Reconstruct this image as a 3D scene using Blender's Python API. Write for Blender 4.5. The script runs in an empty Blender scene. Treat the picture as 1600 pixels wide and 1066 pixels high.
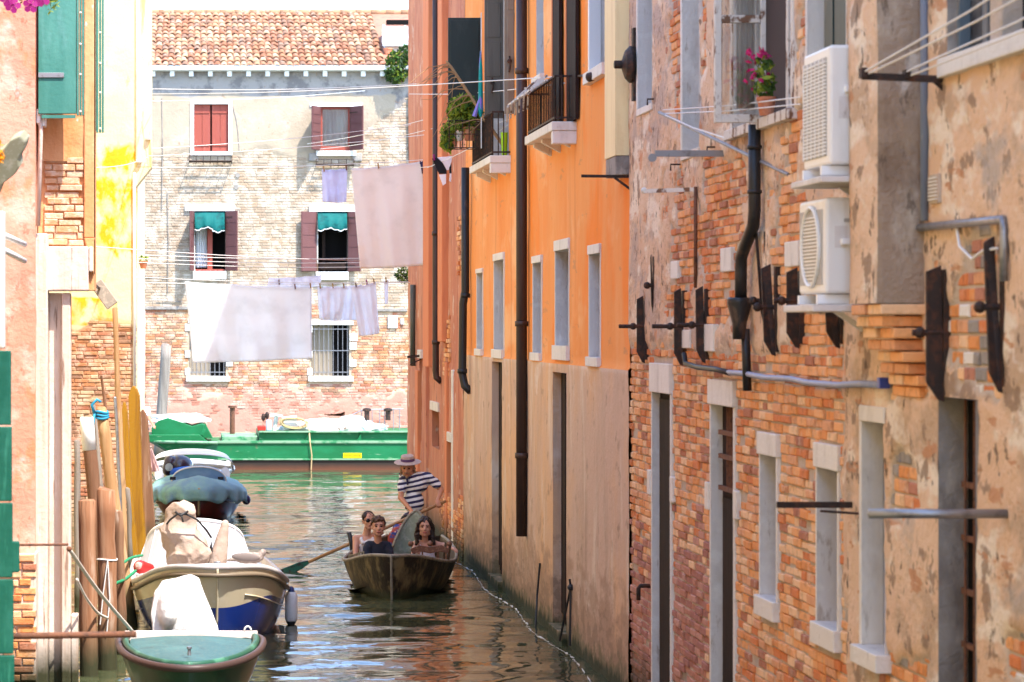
import bpy, math, random
import numpy as np
from mathutils import Vector, Matrix
R = math.radians
random.seed(7)
scene = bpy.context.scene
COL = scene.collection

# ------------------------------------------------------------------ camera, sky, sun, exposure
F, VX, VY, H = 4500.0, 295.0, 513.0, 3.2          # focal length in photo pixels, vanishing point, eye height
XR = 3.83                                          # canal face of the right-hand houses
cam_d = bpy.data.cameras.new('camera')
cam = bpy.data.objects.new('camera', cam_d); COL.objects.link(cam)
cam.location = (0, 0, H); cam.rotation_euler = (R(90), 0, 0)
cam_d.sensor_width = 36.0; cam_d.lens = 36.0*F/1600
cam_d.shift_x = (800-VX)/1600; cam_d.shift_y = -(533-VY)/1600
cam_d.clip_start = 0.5; cam_d.clip_end = 2000
cam_d.dof.use_dof = True; cam_d.dof.focus_distance = 36; cam_d.dof.aperture_fstop = 5.0
scene.camera = cam
world = bpy.data.worlds.new('World'); scene.world = world; world.use_nodes = True
wn = world.node_tree; bg = wn.nodes['Background']
sky = wn.nodes.new('ShaderNodeTexSky'); sky.sky_type = 'NISHITA'; sky.sun_disc = False
SUN = Vector((0.304, -0.38, 0.874)).normalized()
sky.sun_elevation = math.asin(SUN.z); sky.sun_rotation = math.atan2(SUN.x, SUN.y)
sky.dust_density = 0.4; sky.air_density = 0.85; sky.ozone_density = 1.0
wn.links.new(sky.outputs[0], bg.inputs[0]); bg.inputs[1].default_value = 0.15
sun_d = bpy.data.lights.new('sun', 'SUN'); sun_d.energy = 2.0; sun_d.angle = R(0.6); sun_d.color = (1.0, 0.94, 0.85)
sun = bpy.data.objects.new('sun', sun_d); COL.objects.link(sun)
sun.rotation_euler = SUN.to_track_quat('Z', 'Y').to_euler(); sun.location = (0, 0, 40)
vs = scene.view_settings
vs.view_transform = 'Standard'; vs.look = 'None'; vs.gamma = 1.0; vs.use_curve_mapping = False
vs.exposure = 2.55
try:
    scene.cycles.max_bounces = 10; scene.cycles.diffuse_bounces = 6
except Exception: pass

# ------------------------------------------------------------------ helpers
def P(x, y, Y): return ((x-VX)*Y/F, Y, H+(VY-y)*Y/F)          # a photo pixel at a chosen distance
def RY(x, X=XR): return F*X/(x-VX)                             # distance at which a plane X meets pixel column x
def ZZ(y, Y): return H+(VY-y)*Y/F
def C(h):
    h = h.lstrip('#'); r = [int(h[i:i+2], 16)/255 for i in (0, 2, 4)]
    return tuple(c/12.92 if c <= .04045 else ((c+.055)/1.055)**2.4 for c in r)

def hash2(i, j, seed):
    n = (i*374761393 + j*668265263 + seed*1442695041) & 0x7fffffff
    n = ((n ^ (n >> 13))*1274126177) & 0x7fffffff
    n = (n ^ (n >> 16)) & 0xffff
    return n/65535.0
def vnoise(u, v, seed=0):
    u = np.asarray(u, float); v = np.asarray(v, float)
    i = np.floor(u).astype(np.int64); j = np.floor(v).astype(np.int64)
    fu = u-i; fv = v-j
    fu = fu*fu*(3-2*fu); fv = fv*fv*(3-2*fv)
    a = hash2(i, j, seed); b = hash2(i+1, j, seed); c = hash2(i, j+1, seed); d = hash2(i+1, j+1, seed)
    return (a*(1-fu)+b*fu)*(1-fv)+(c*(1-fu)+d*fu)*fv
def fbm(u, v, seed=0, o=4):
    t = 0; a = .5; u = np.asarray(u, float); v = np.asarray(v, float)
    for k in range(o):
        t = t+a*vnoise(u, v, seed+k*17); u = u*2.03+3.1; v = v*2.03+1.7; a *= .5
    return t/(1-.5**o)
def sstep(a, b, x):
    t = np.clip((np.asarray(x, float)-a)/(b-a), 0, 1); return t*t*(3-2*t)

class MB:
    def __init__(s): s.v = []; s.f = []; s.m = []
    def add(s, vs_, fs, mi=0):
        o = len(s.v); s.v += [tuple(p) for p in vs_]
        for f in fs: s.f.append(tuple(i+o for i in f)); s.m.append(mi)
        return s
    def box(s, x0, x1, y0, y1, z0, z1, mi=0):
        if x0 > x1: x0, x1 = x1, x0
        if y0 > y1: y0, y1 = y1, y0
        if z0 > z1: z0, z1 = z1, z0
        return s.add([(x0,y0,z0),(x1,y0,z0),(x1,y1,z0),(x0,y1,z0),(x0,y0,z1),(x1,y0,z1),(x1,y1,z1),(x0,y1,z1)],
                     [(0,3,2,1),(4,5,6,7),(0,1,5,4),(1,2,6,5),(2,3,7,6),(3,0,4,7)], mi)
    def obox(s, c, ax, ay, az, mi=0):
        c = Vector(c); ax = Vector(ax); ay = Vector(ay); az = Vector(az)
        p = [c+ax*i+ay*j+az*k for k in (-1,1) for (i,j) in ((-1,-1),(1,-1),(1,1),(-1,1))]
        return s.add(p, [(0,3,2,1),(4,5,6,7),(0,1,5,4),(1,2,6,5),(2,3,7,6),(3,0,4,7)], mi)
    def bar(s, a, b, w, h=None, up=(0,0,1), mi=0):
        a = Vector(a); b = Vector(b); d = b-a; h = w if h is None else h
        t = d.normalized(); x = t.cross(Vector(up))
        if x.length < 1e-4: x = t.cross(Vector((1,0,0)))
        x.normalize(); z = x.cross(t)
        return s.obox((a+b)/2, x*w/2, d/2, z*h/2, mi)
    def tube(s, pts, r, n=8, mi=0, cap=True):
        pts = [Vector(p) for p in pts]; m = len(pts)
        rr = list(r) if isinstance(r, (list, tuple)) else [r]*m
        prev = None; V = []; Fc = []
        for i, p in enumerate(pts):
            t = (pts[min(i+1, m-1)]-pts[max(i-1, 0)])
            if t.length < 1e-9: t = Vector((0,0,1))
            t.normalize()
            if prev is None:
                x = t.cross(Vector((0,0,1)))
                if x.length < .05: x = t.cross(Vector((0,1,0)))
            else:
                x = prev-t*prev.dot(t)
            x.normalize(); y = t.cross(x); prev = x
            for k in range(n):
                a = 2*math.pi*k/n; V.append(p+(x*math.cos(a)+y*math.sin(a))*rr[i])
        for i in range(m-1):
            for k in range(n):
                k2 = (k+1) % n; Fc.append((i*n+k, i*n+k2, (i+1)*n+k2, (i+1)*n+k))
        if cap: Fc.append(tuple(range(n-1, -1, -1))); Fc.append(tuple((m-1)*n+k for k in range(n)))
        return s.add(V, Fc, mi)
    def lathe(s, prof, c=(0,0,0), ax=(0,0,1), n=16, mi=0, sx=1.0, sy=1.0):
        t = Vector(ax).normalized(); x = t.cross(Vector((0,0,1)))
        if x.length < .05: x = Vector((1,0,0))
        x.normalize(); y = t.cross(x); c = Vector(c); V = []; Fc = []
        for (r, h) in prof:
            for k in range(n):
                a = 2*math.pi*k/n; V.append(c+t*h+x*(math.cos(a)*r*sx)+y*(math.sin(a)*r*sy))
        for i in range(len(prof)-1):
            for k in range(n):
                k2 = (k+1) % n; Fc.append((i*n+k, i*n+k2, (i+1)*n+k2, (i+1)*n+k))
        Fc.append(tuple(range(n-1, -1, -1))); Fc.append(tuple((len(prof)-1)*n+k for k in range(n)))
        return s.add(V, Fc, mi)
    def ball(s, c, r, n=12, mi=0, rot=None):
        if not isinstance(r, (tuple, list)): r = (r, r, r)
        V = []; Fc = []; c = Vector(c); nr = max(5, n//2+1)
        for i in range(nr+1):
            th = math.pi*i/nr
            if i in (0, nr):
                p = Vector((0,0,r[2]*math.cos(th))); V.append(c+(rot @ p if rot else p)); continue
            for k in range(n):
                a = 2*math.pi*k/n
                p = Vector((r[0]*math.sin(th)*math.cos(a), r[1]*math.sin(th)*math.sin(a), r[2]*math.cos(th)))
                V.append(c+(rot @ p if rot else p))
        for k in range(n): Fc.append((0, 1+k, 1+(k+1) % n))
        for i in range(nr-2):
            for k in range(n):
                a = 1+i*n; Fc.append((a+k, a+n+k, a+n+(k+1) % n, a+(k+1) % n))
        b = 1+(nr-2)*n; last = len(V)-1
        for k in range(n): Fc.append((b+k, last, b+(k+1) % n))
        return s.add(V, Fc, mi)
    def caps(s, a, b, ra, rb, n=12, mi=0):
        a = Vector(a); b = Vector(b); d = b-a; L = d.length
        t = d.normalized() if L > 1e-6 else Vector((0,0,1))
        prof = []
        for k in range(5):
            th = math.pi/2*(1-k/4); prof.append((max(ra*math.cos(th), .0004), -ra*math.sin(th)))
        for k in range(5):
            th = math.pi/2*k/4; prof.append((max(rb*math.cos(th), .0004), L+rb*math.sin(th)))
        return s.lathe(prof, a, t, n, mi)
    def prism(s, poly, ext, mi=0):
        n = len(poly); e = Vector(ext); V = [Vector(p) for p in poly]; V += [p+e for p in V[:n]]
        Fc = [tuple(range(n-1, -1, -1)), tuple(range(n, 2*n))]+[(i, (i+1) % n, n+(i+1) % n, n+i) for i in range(n)]
        return s.add(V, Fc, mi)
    def grid(s, fn, nu, nv, mi=0, closeu=False):
        V = [fn(i/(nu if closeu else nu-1), j/(nv-1)) for j in range(nv) for i in range(nu)]; Fc = []
        for j in range(nv-1):
            for i in range(nu if closeu else nu-1):
                i2 = (i+1) % nu; Fc.append((j*nu+i, j*nu+i2, (j+1)*nu+i2, (j+1)*nu+i))
        return s.add(V, Fc, mi)
    def mesh(s, name, mats, smooth=False):
        me = bpy.data.meshes.new(name); me.from_pydata(s.v, [], s.f)
        for m in (mats if isinstance(mats, (list, tuple)) else [mats]): me.materials.append(m)
        if any(s.m): me.polygons.foreach_set('material_index', s.m)
        if smooth: me.polygons.foreach_set('use_smooth', [True]*len(s.f))
        me.update(); return me
    def build(s, name, mats, parent=None, smooth=False, bevel=0, recalc=True):
        me = s.mesh(name, mats, smooth)
        if recalc and len(s.f) < 60000:
            import bmesh
            b = bmesh.new(); b.from_mesh(me); bmesh.ops.recalc_face_normals(b, faces=b.faces); b.to_mesh(me); b.free()
        o = obj(name, me, parent)
        if bevel:
            m = o.modifiers.new('bevel', 'BEVEL'); m.width = bevel; m.segments = 2; m.limit_method = 'ANGLE'; m.angle_limit = R(40)
        return o
def obj(name, me, parent=None):
    o = bpy.data.objects.new(name, me); COL.objects.link(o)
    if parent is not None: adopt(o, parent)
    return o
def wloc(o):
    p = Vector(o.location)
    return p + wloc(o.parent) - Vector(o.get('_pl', (0,0,0))) if o.parent else p
def adopt(o, parent):
    o.parent = parent
    o.matrix_parent_inverse = PINV.get(parent.name, Matrix.Identity(4))
PINV = {}
def thing(name, label, cat, loc=(0,0,0), group=None):
    o = bpy.data.objects.new(name, None); COL.objects.link(o); o.location = loc; o.empty_display_size = .2
    PINV[o.name] = Matrix.Translation(-Vector(loc))
    return tag(o, label, cat, group)
def tag(o, label, cat, group=None):
    o['label'] = label; o['category'] = cat
    if group: o['group'] = group
    return o
def struct(o): o['kind'] = 'structure'; return o
def stuff(o): o['kind'] = 'stuff'; return o
def subd(o, n=1):
    m = o.modifiers.new('subsurf', 'SUBSURF'); m.levels = n; m.render_levels = n; return o
def solid(o, t):
    m = o.modifiers.new('solid', 'SOLIDIFY'); m.thickness = t; m.offset = 0; return o

# ------------------------------------------------------------------ materials
def mat(name, base, rough=.85, layers=(), bump=0., bs=25., bd=4., spec=.35, metal=0., coat=0., trans=0., attr=None, sub=0.):
    m = bpy.data.materials.new(name); m.use_nodes = True; nt = m.node_tree; N = nt.nodes; L = nt.links
    b = N['Principled BSDF']; g = N.new('ShaderNodeNewGeometry')
    b.inputs['Roughness'].default_value = rough; b.inputs['Metallic'].default_value = metal
    b.inputs['Specular IOR Level'].default_value = spec; b.inputs['Coat Weight'].default_value = coat
    if coat: b.inputs['Coat Roughness'].default_value = .08
    cur = None; base4 = (*base, 1)
    def noise(s, d, off=0.):
        mp = N.new('ShaderNodeMapping'); mp.inputs['Scale'].default_value = s if isinstance(s, (tuple, list)) else (s, s, s)
        mp.inputs['Location'].default_value = (off, off*.7, off*1.3)
        L.new(g.outputs['Position'], mp.inputs['Vector'])
        n = N.new('ShaderNodeTexNoise'); n.inputs['Scale'].default_value = 1; n.inputs['Detail'].default_value = d
        n.inputs['Roughness'].default_value = .62
        L.new(mp.outputs[0], n.inputs['Vector']); return n.outputs['Fac']
    def rng(src, lo, hi, a=1.):
        r = N.new('ShaderNodeMapRange'); r.inputs['From Min'].default_value = lo; r.inputs['From Max'].default_value = hi
        r.inputs['To Max'].default_value = a; r.clamp = True
        L.new(src, r.inputs['Value']); return r.outputs[0]
    def mix(fac, col):
        nonlocal cur
        x = N.new('ShaderNodeMix'); x.data_type = 'RGBA'
        if cur is None: x.inputs['A'].default_value = base4
        else: L.new(cur, x.inputs['A'])
        if isinstance(col, tuple): x.inputs['B'].default_value = (*col[:3], 1)
        else: L.new(col, x.inputs['B'])
        L.new(fac, x.inputs['Factor']); cur = x.outputs['Result']
    def mul(a, b_):
        k = N.new('ShaderNodeMath'); k.operation = 'MULTIPLY'; L.new(a, k.inputs[0]); L.new(b_, k.inputs[1]); return k.outputs[0]
    bumpsrc = None
    for i, l in enumerate(layers):
        if 'attr' in l:
            at = N.new('ShaderNodeAttribute'); at.attribute_name = l['attr']; f = rng(at.outputs['Fac'], l.get('lo', 0), l.get('hi', 1), l.get('a', 1))
            if 's' in l: f = mul(f, rng(noise(l['s'], l.get('d', 4), i*7.3+l.get('o', 0)), l.get('nlo', .3), l.get('nhi', .6)))
        elif 'z' in l:
            sp = N.new('ShaderNodeSeparateXYZ'); L.new(g.outputs['Position'], sp.inputs[0])
            ad = N.new('ShaderNodeMath'); ad.operation = 'MULTIPLY_ADD'; L.new(noise(l.get('s', (3, 3, 1.5)), 5, i*5.1), ad.inputs[0])
            ad.inputs[1].default_value = l.get('n', .3); L.new(sp.outputs['XYZ'.index(l.get('ax', 'Z'))], ad.inputs[2])
            z0, z1 = l['z']; n = l.get('n', .3)*.5
            f = rng(ad.outputs[0], z1+n, z0+n, l.get('a', 1)) if True else None
        elif 'rnd' in l:
            oi = N.new('ShaderNodeObjectInfo'); f = rng(oi.outputs['Random'], l.get('lo', 0), l.get('hi', 1), l.get('a', 1))
        else:
            f = rng(noise(l['s'], l.get('d', 4), i*7.3+l.get('o', 0)), l.get('lo', .45), l.get('hi', .6), l.get('a', 1))
        mix(f, l['c'])
    if attr:
        at = N.new('ShaderNodeAttribute'); at.attribute_name = attr
        x = N.new('ShaderNodeMix'); x.data_type = 'RGBA'; x.blend_type = 'MULTIPLY'; x.inputs['Factor'].default_value = 1
        if cur is None: x.inputs['A'].default_value = base4
        else: L.new(cur, x.inputs['A'])
        L.new(at.outputs['Color'], x.inputs['B']); cur = x.outputs['Result']
    if cur is None: b.inputs['Base Color'].default_value = base4
    else: L.new(cur, b.inputs['Base Color'])
    if bump:
        bn = N.new('ShaderNodeBump'); bn.inputs['Strength'].default_value = 1.0; bn.inputs['Distance'].default_value = bump
        L.new(noise(bs, bd, 3.3), bn.inputs['Height']); L.new(bn.outputs[0], b.inputs['Normal'])
    if trans:
        tr = N.new('ShaderNodeBsdfTranslucent'); mx = N.new('ShaderNodeMixShader'); mx.inputs[0].default_value = trans
        if cur is None: tr.inputs[0].default_value = base4
        else: L.new(cur, tr.inputs[0])
        L.new(b.outputs[0], mx.inputs[1]); L.new(tr.outputs[0], mx.inputs[2]); L.new(mx.outputs[0], N['Material Output'].inputs[0])
    return m
def dk(c, k): return tuple(x*k for x in c)
def mixc(a, b, t): return tuple(x*(1-t)+y*t for x, y in zip(a, b))

ALG = C('#33331c')
M = {}
M['stone'] = mat('istrian_stone', (.70,.66,.60), .75, [dict(c=(.46,.42,.37), s=(5,5,2), lo=.5, hi=.75, a=.7), dict(c=(.72,.70,.66), s=9, lo=.5, hi=.7, a=.6), dict(c=(.25,.21,.17), s=(25,25,6), lo=.62, hi=.75, a=.5)], bump=.006, bs=30)
M['jamb'] = mat('painted_jamb', (.64,.60,.57), .8, [dict(c=(.46,.42,.38), s=(4,4,1.2), lo=.5, hi=.75, a=.8), dict(c=(.74,.72,.68), s=7, lo=.52, hi=.66, a=.6), dict(c=(.30,.22,.16), s=(14,14,4), lo=.62, hi=.70, a=.6)], bump=.006, bs=30)
M['orange'] = mat('orange_plaster', (.80,.27,.055), .9, [
    dict(c=(.80,.31,.08), s=(.8,.45,.3), lo=.4, hi=.65), dict(c=(.82,.37,.13), s=(3,1.6,.35), lo=.48, hi=.72, a=.7), dict(c=(.88,.40,.15), s=(2.2,.9,1.6), lo=.58, hi=.74, a=.5),
    dict(c=(.74,.20,.025), s=(6,3,.45), lo=.55, hi=.75, a=.5), dict(c=(.55,.26,.11), s=(11,7,.9), lo=.64, hi=.78, a=.5), dict(c=(.50,.20,.06), s=(16,12,9), lo=.66, hi=.71, a=.6), dict(c=(.84,.48,.22), s=(1.2,.5,.9), lo=.56, hi=.66, a=.7), dict(c=(.86,.21,.005), s=(1.6,.55,.25), lo=.56, hi=.66, a=.8), dict(c=(.55,.18,.04), s=(2.5,1.4,.12), lo=.60, hi=.70, a=.5), dict(c=(.44,.22,.10), s=(3,1.2,5), lo=.63, hi=.68, a=.5), dict(c=(.34,.15,.06), s=(30,20,1.2), lo=.70, hi=.74, a=.6)], bump=.004, bs=18)
M['beige'] = mat('beige_render', (.57,.39,.285), .9, [
    dict(c=(.66,.39,.20), s=(.7,.4,.4), lo=.45, hi=.60, a=.85), dict(c=(.44,.31,.22), s=(3,1.6,.3), lo=.52, hi=.7, a=.7),
    dict(c=(.68,.55,.42), s=(4,2.5,.6), lo=.54, hi=.66, a=.7), dict(c=(.72,.62,.52), s=(1.5,.9,1.2), lo=.62, hi=.70, a=.6), dict(c=(.26,.165,.10), s=(6,3,.6), lo=.58, hi=.78, a=.55),
    dict(c=(.36,.22,.135), z=(.55,.95), n=2.4, s=(4,2.2,4), a=.75), dict(c=(.26,.165,.10), z=(.30,.42), n=2.4, s=(7,4,7), a=.65), dict(c=(.20,.14,.09), s=(5,3,4), lo=.60, hi=.70, a=.5), dict(c=(.16,.13,.065), z=(.14,.26), n=.9, s=(8,5,6), a=.8),
    dict(c=(.036,.042,.014), z=(.08,.16), n=.35, s=(9,6,4))], bump=.010, bs=14, bd=6)
M['red'] = mat('red_plaster', (.48,.175,.10), .9, [
    dict(c=(.58,.25,.14), s=(1.6,1.6,.5), lo=.42, hi=.62), dict(c=(.40,.12,.07), s=(4,4,.5), lo=.54, hi=.7, a=.8),
    dict(c=(.62,.42,.30), s=(7,7,.9), lo=.60, hi=.72, a=.7), dict(c=(.24,.10,.06), s=(12,9,2), lo=.60, hi=.66, a=.7), dict(c=(.66,.50,.40), s=(3,2,2), lo=.60, hi=.66, a=.7),
    dict(c=(.34,.17,.10), z=(.3,1.2), n=1.2, a=.8), dict(c=ALG, z=(.10,.45), n=.4)], bump=.010, bs=10, bd=6)
M['redlight'] = mat('orange_red_pier', (.66,.23,.10), .9, [dict(c=(.50,.15,.07), s=(6,6,.7), lo=.5, hi=.7, a=.8), dict(c=ALG, z=(.1,.5), n=.4)], bump=.006, bs=18)
M['plaster'] = mat('peeling_plaster', (.66,.43,.28), .92, [
    dict(c=(.72,.50,.33), s=(1.2,0.5,1.2), lo=.44, hi=.56), dict(c=(.48,.36,.29), s=(3,1.26,2.1), lo=.52, hi=.60, a=.85),
    dict(c=(.82,.69,.54), s=(4,1.68,3), lo=.54, hi=.60, a=.85), dict(c=(.26,.16,.11), s=(12,5.04,4.5), lo=.58, hi=.63, a=.75), dict(c=(.60,.27,.13), s=(6,2.52,4.5), lo=.60, hi=.64, a=.8), dict(c=(.10,.07,.05), s=(24,10.08,7.5), lo=.62, hi=.66, a=.8),
    dict(c=(.58,.46,.36), attr='mask', lo=.75, hi=.35), dict(c=(.42,.35,.28), attr='mask', lo=.5, hi=.3, s=6, a=.8), dict(c=ALG, z=(.10,.55), n=.5)], bump=.028, bs=18, bd=8)
TANL = [
    dict(c=(.74,.52,.355), s=(1.5,0.63,1.35), lo=.44, hi=.56), dict(c=(.50,.35,.23), s=(3,1.26,2.1), lo=.5, hi=.60, a=.85),
    dict(c=(.82,.71,.57), s=(3,1.26,2.7), lo=.54, hi=.61, a=.85), dict(c=(.26,.17,.11), s=(9,3.78,4.5), lo=.57, hi=.62, a=.8), dict(c=(.11,.075,.05), s=(20,8.4,7.5), lo=.62, hi=.66, a=.85), dict(c=(.52,.24,.11), s=(5,2.1,7.5), lo=.61, hi=.65, a=.8), dict(c=(.40,.36,.32), s=(2,0.84,1.8), lo=.60, hi=.68, a=.7)]
M['tan0'] = mat('rough_tan_plaster', (.72,.48,.31), .92, TANL, bump=.035, bs=16, bd=8)
M['tan'] = mat('tan_plaster', (.72,.48,.31), .92, TANL+[
    dict(c=(.52,.42,.33), attr='mask', lo=.75, hi=.35), dict(c=ALG, z=(.10,.55), n=.5)], bump=.030, bs=16, bd=8)
M['cement'] = mat('grey_cement', (.30,.27,.24), .92, [dict(c=(.18,.15,.13), s=(4,4,2), lo=.45, hi=.65), dict(c=(.42,.37,.31), s=(7,7,3), lo=.55, hi=.7, a=.8), dict(c=(.34,.20,.12), s=(9,9,6), lo=.6, hi=.68, a=.6)], bump=.02, bs=14, bd=6)
M['wood_dark'] = mat('dark_brown_wood', (.018,.010,.008), .8, [dict(c=(.032,.018,.013), s=(20,20,1.5), lo=.45, hi=.65), dict(c=(.20,.15,.11), s=(30,30,2), lo=.66, hi=.75, a=.25)], bump=.004, bs=(40,40,4), spec=.15)
M['black_shutter'] = mat('black_green_shutter', (.018,.024,.020), .55, [dict(c=(.035,.04,.035), s=(6,6,2), lo=.5, hi=.7)], bump=.002)
M['grey_shutter'] = mat('grey_brown_shutter', (.125,.105,.085), .6, [dict(c=(.09,.075,.06), s=(12,12,1.2), lo=.5, hi=.7)], bump=.003, bs=(40,40,5))
M['pale_shutter'] = mat('pale_olive_shutter', (.21,.175,.135), .6, [dict(c=(.15,.12,.09), s=(12,12,1.2), lo=.5, hi=.7)], bump=.003, bs=(40,40,5))
M['iron'] = mat('dark_rusty_iron', (.035,.024,.020), .65, [dict(c=(.10,.04,.022), s=18, lo=.48, hi=.68)], bump=.004, bs=60, metal=.3)
M['rust'] = mat('brown_rust', (.16,.065,.035), .8, [dict(c=(.07,.035,.025), s=22, lo=.5, hi=.65)], bump=.004, bs=60)
M['pipe_brown'] = mat('brown_pipe_paint', (.045,.024,.018), .45, [dict(c=(.09,.048,.034), s=(9,9,1), lo=.5, hi=.75, a=.7)], bump=.002)
M['pipe_black'] = mat('black_pipe_paint', (.016,.016,.018), .4, [dict(c=(.10,.06,.045), s=(8,8,3), lo=.58, hi=.7, a=.8)], bump=.003)
M['pipe_green'] = mat('green_grey_pipe', (.07,.085,.07), .5, [dict(c=(.13,.12,.10), s=(8,8,2), lo=.5, hi=.7)])
M['steel'] = mat('galvanised_steel', (.30,.31,.33), .4, [dict(c=(.18,.18,.19), s=(14,14,14), lo=.5, hi=.7)], metal=.7, bump=.001)
M['greymetal'] = mat('grey_painted_metal', (.25,.25,.27), .5, [dict(c=(.15,.13,.12), s=12, lo=.55, hi=.7)], metal=.2)
M['conduit'] = mat('blue_grey_conduit', (.26,.29,.42), .5, [dict(c=(.36,.36,.42), s=8, lo=.5, hi=.7)])
M['bluepipe'] = mat('slate_blue_pipe', (.17,.21,.30), .5, [dict(c=(.28,.30,.35), s=(9,9,3), lo=.5, hi=.7)])
M['cable'] = mat('black_cable', (.02,.02,.022), .5)
M['line'] = mat('white_clothesline', (.72,.70,.68), .6)
M['dark'] = mat('dark_interior', (.006,.005,.005), .9, spec=.1)
M['interior'] = mat('dim_room_wall', (.06,.045,.04), .9)
M['ac'] = mat('off_white_casing', (.74,.73,.70), .4, [dict(c=(.60,.56,.50), s=(4,4,1.5), lo=.55, hi=.75, a=.7), dict(c=(.45,.42,.38), s=(16,16,2), lo=.66, hi=.74, a=.5)], bump=.001)
M['ac_dark'] = mat('grille_grey', (.36,.35,.33), .5)
M['white'] = mat('white_paint', (.80,.80,.79), .45, [dict(c=(.66,.63,.58), s=(4,4,2), lo=.55, hi=.75, a=.7)])
M['peel'] = mat('peeling_white_wood', (.62,.58,.53), .7, [dict(c=(.16,.085,.05), s=(10,10,5), lo=.54, hi=.60), dict(c=(.40,.30,.22), s=20, lo=.6, hi=.7, a=.6)], bump=.006, bs=30)
def glassmat(name, col, rough=.05):
    m = mat(name, col, rough, spec=.8); return m
M['glass'] = glassmat('window_glass', (.05,.055,.06))
# clear pane
def clear(name):
    m = bpy.data.materials.new(name); m.use_nodes = True; nt = m.node_tree; N = nt.nodes
    gl = N.new('ShaderNodeBsdfGlossy'); gl.inputs['Roughness'].default_value = .03
    tr = N.new('ShaderNodeBsdfTransparent'); tr.inputs[0].default_value = (.9,.93,.92,1)
    fr = N.new('ShaderNodeFresnel'); fr.inputs[0].default_value = 1.6
    ad = N.new('ShaderNodeMath'); ad.operation = 'ADD'; ad.inputs[1].default_value = .12; nt.links.new(fr.outputs[0], ad.inputs[0])
    mx = N.new('ShaderNodeMixShader'); nt.links.new(ad.outputs[0], mx.inputs[0]); nt.links.new(tr.outputs[0], mx.inputs[1]); nt.links.new(gl.outputs[0], mx.inputs[2])
    nt.links.new(mx.outputs[0], N['Material Output'].inputs[0]); return m
M['pane'] = clear('clear_glass')
BR = [mat('brick_%d' % i, c, .9, [dict(c=dk(c, .62), s=14, lo=.5, hi=.68, a=.8), dict(c=mixc(c, (.62,.48,.38), .6), s=9, lo=.56, hi=.7, a=.7), dict(c=ALG, z=(.10,.5), n=.5)], bump=.006, bs=45)
      for i, c in enumerate([(.70,.28,.09), (.78,.37,.15), (.62,.20,.065), (.80,.50,.28), (.68,.33,.165), (.42,.165,.09)])]
BRP = [mat('weathered_brick_%d' % i, c, .9, [dict(c=dk(c, .6), s=14, lo=.5, hi=.68, a=.8), dict(c=ALG, z=(.10,.5), n=.5)], bump=.008, bs=45)
       for i, c in enumerate([(.46,.20,.13), (.52,.26,.19), (.38,.16,.12)])]
def lawn(): pass

# ------------------------------------------------------------------ wall machinery: height-field render + real bricks
def mapper(kind, base):
    if kind == 'R': return lambda u, v, h: (base-h, u, v)      # faces -X, u runs along Y
    if kind == 'L': return lambda u, v, h: (base+h, u, v)
    return lambda u, v, h: (u, base-h, v)                      # 'F' faces -Y, u runs along X
def cuts(a, b, res, extra):
    n = max(1, int(round((b-a)/res))); s = list(np.linspace(a, b, n+1))
    for e in extra:
        if a < e < b:
            k = int(np.argmin([abs(q-e) for q in s]))
            if abs(s[k]-e) < res*.45 and 0 < k < len(s)-1 and s[k] not in extra: s[k] = e
            elif e not in s: s.append(e)
    return sorted(set(s))
def hf_wall(name, kind, base, u0, u1, v0, v1, res, ops, hfun, mats, parent, maskfun=None, matfun=None):
    us = cuts(u0, u1, res, [e for o in ops for e in o[:2]]); vs_ = cuts(v0, v1, res, [e for o in ops for e in o[2:4]])
    U, V = np.meshgrid(us, vs_); Hh = hfun(U, V); mp = mapper(kind, base)
    n = len(us); verts = [mp(U[j, i], V[j, i], Hh[j, i]) for j in range(len(vs_)) for i in range(n)]
    uc = (np.array(us[:-1])+np.array(us[1:]))/2; vc = (np.array(vs_[:-1])+np.array(vs_[1:]))/2
    UC, VC = np.meshgrid(uc, vc); keep = np.ones(UC.shape, bool)
    for o in ops: keep &= ~((UC > o[0]) & (UC < o[1]) & (VC > o[2]) & (VC < o[3]))
    fs = []; mi = []
    mm = matfun(UC, VC) if matfun else None
    for j in range(len(vc)):
        for i in range(len(uc)):
            if keep[j, i]:
                q = (j*n+i, j*n+i+1, (j+1)*n+i+1, (j+1)*n+i)
                fs.append(q if kind != 'R' else q[::-1])
                mi.append(int(mm[j, i]) if mm is not None else 0)
    me = bpy.data.meshes.new(name); me.from_pydata(verts, [], fs)
    for m in mats: me.materials.append(m)
    if mm is not None: me.polygons.foreach_set('material_index', mi)
    me.polygons.foreach_set('use_smooth', [True]*len(fs))
    if maskfun is not None:
        a = me.attributes.new('mask', 'FLOAT', 'POINT'); a.data.foreach_set('value', np.asarray(maskfun(U, V), np.float32).ravel())
    me.update(); return obj(name, me, parent)
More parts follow.
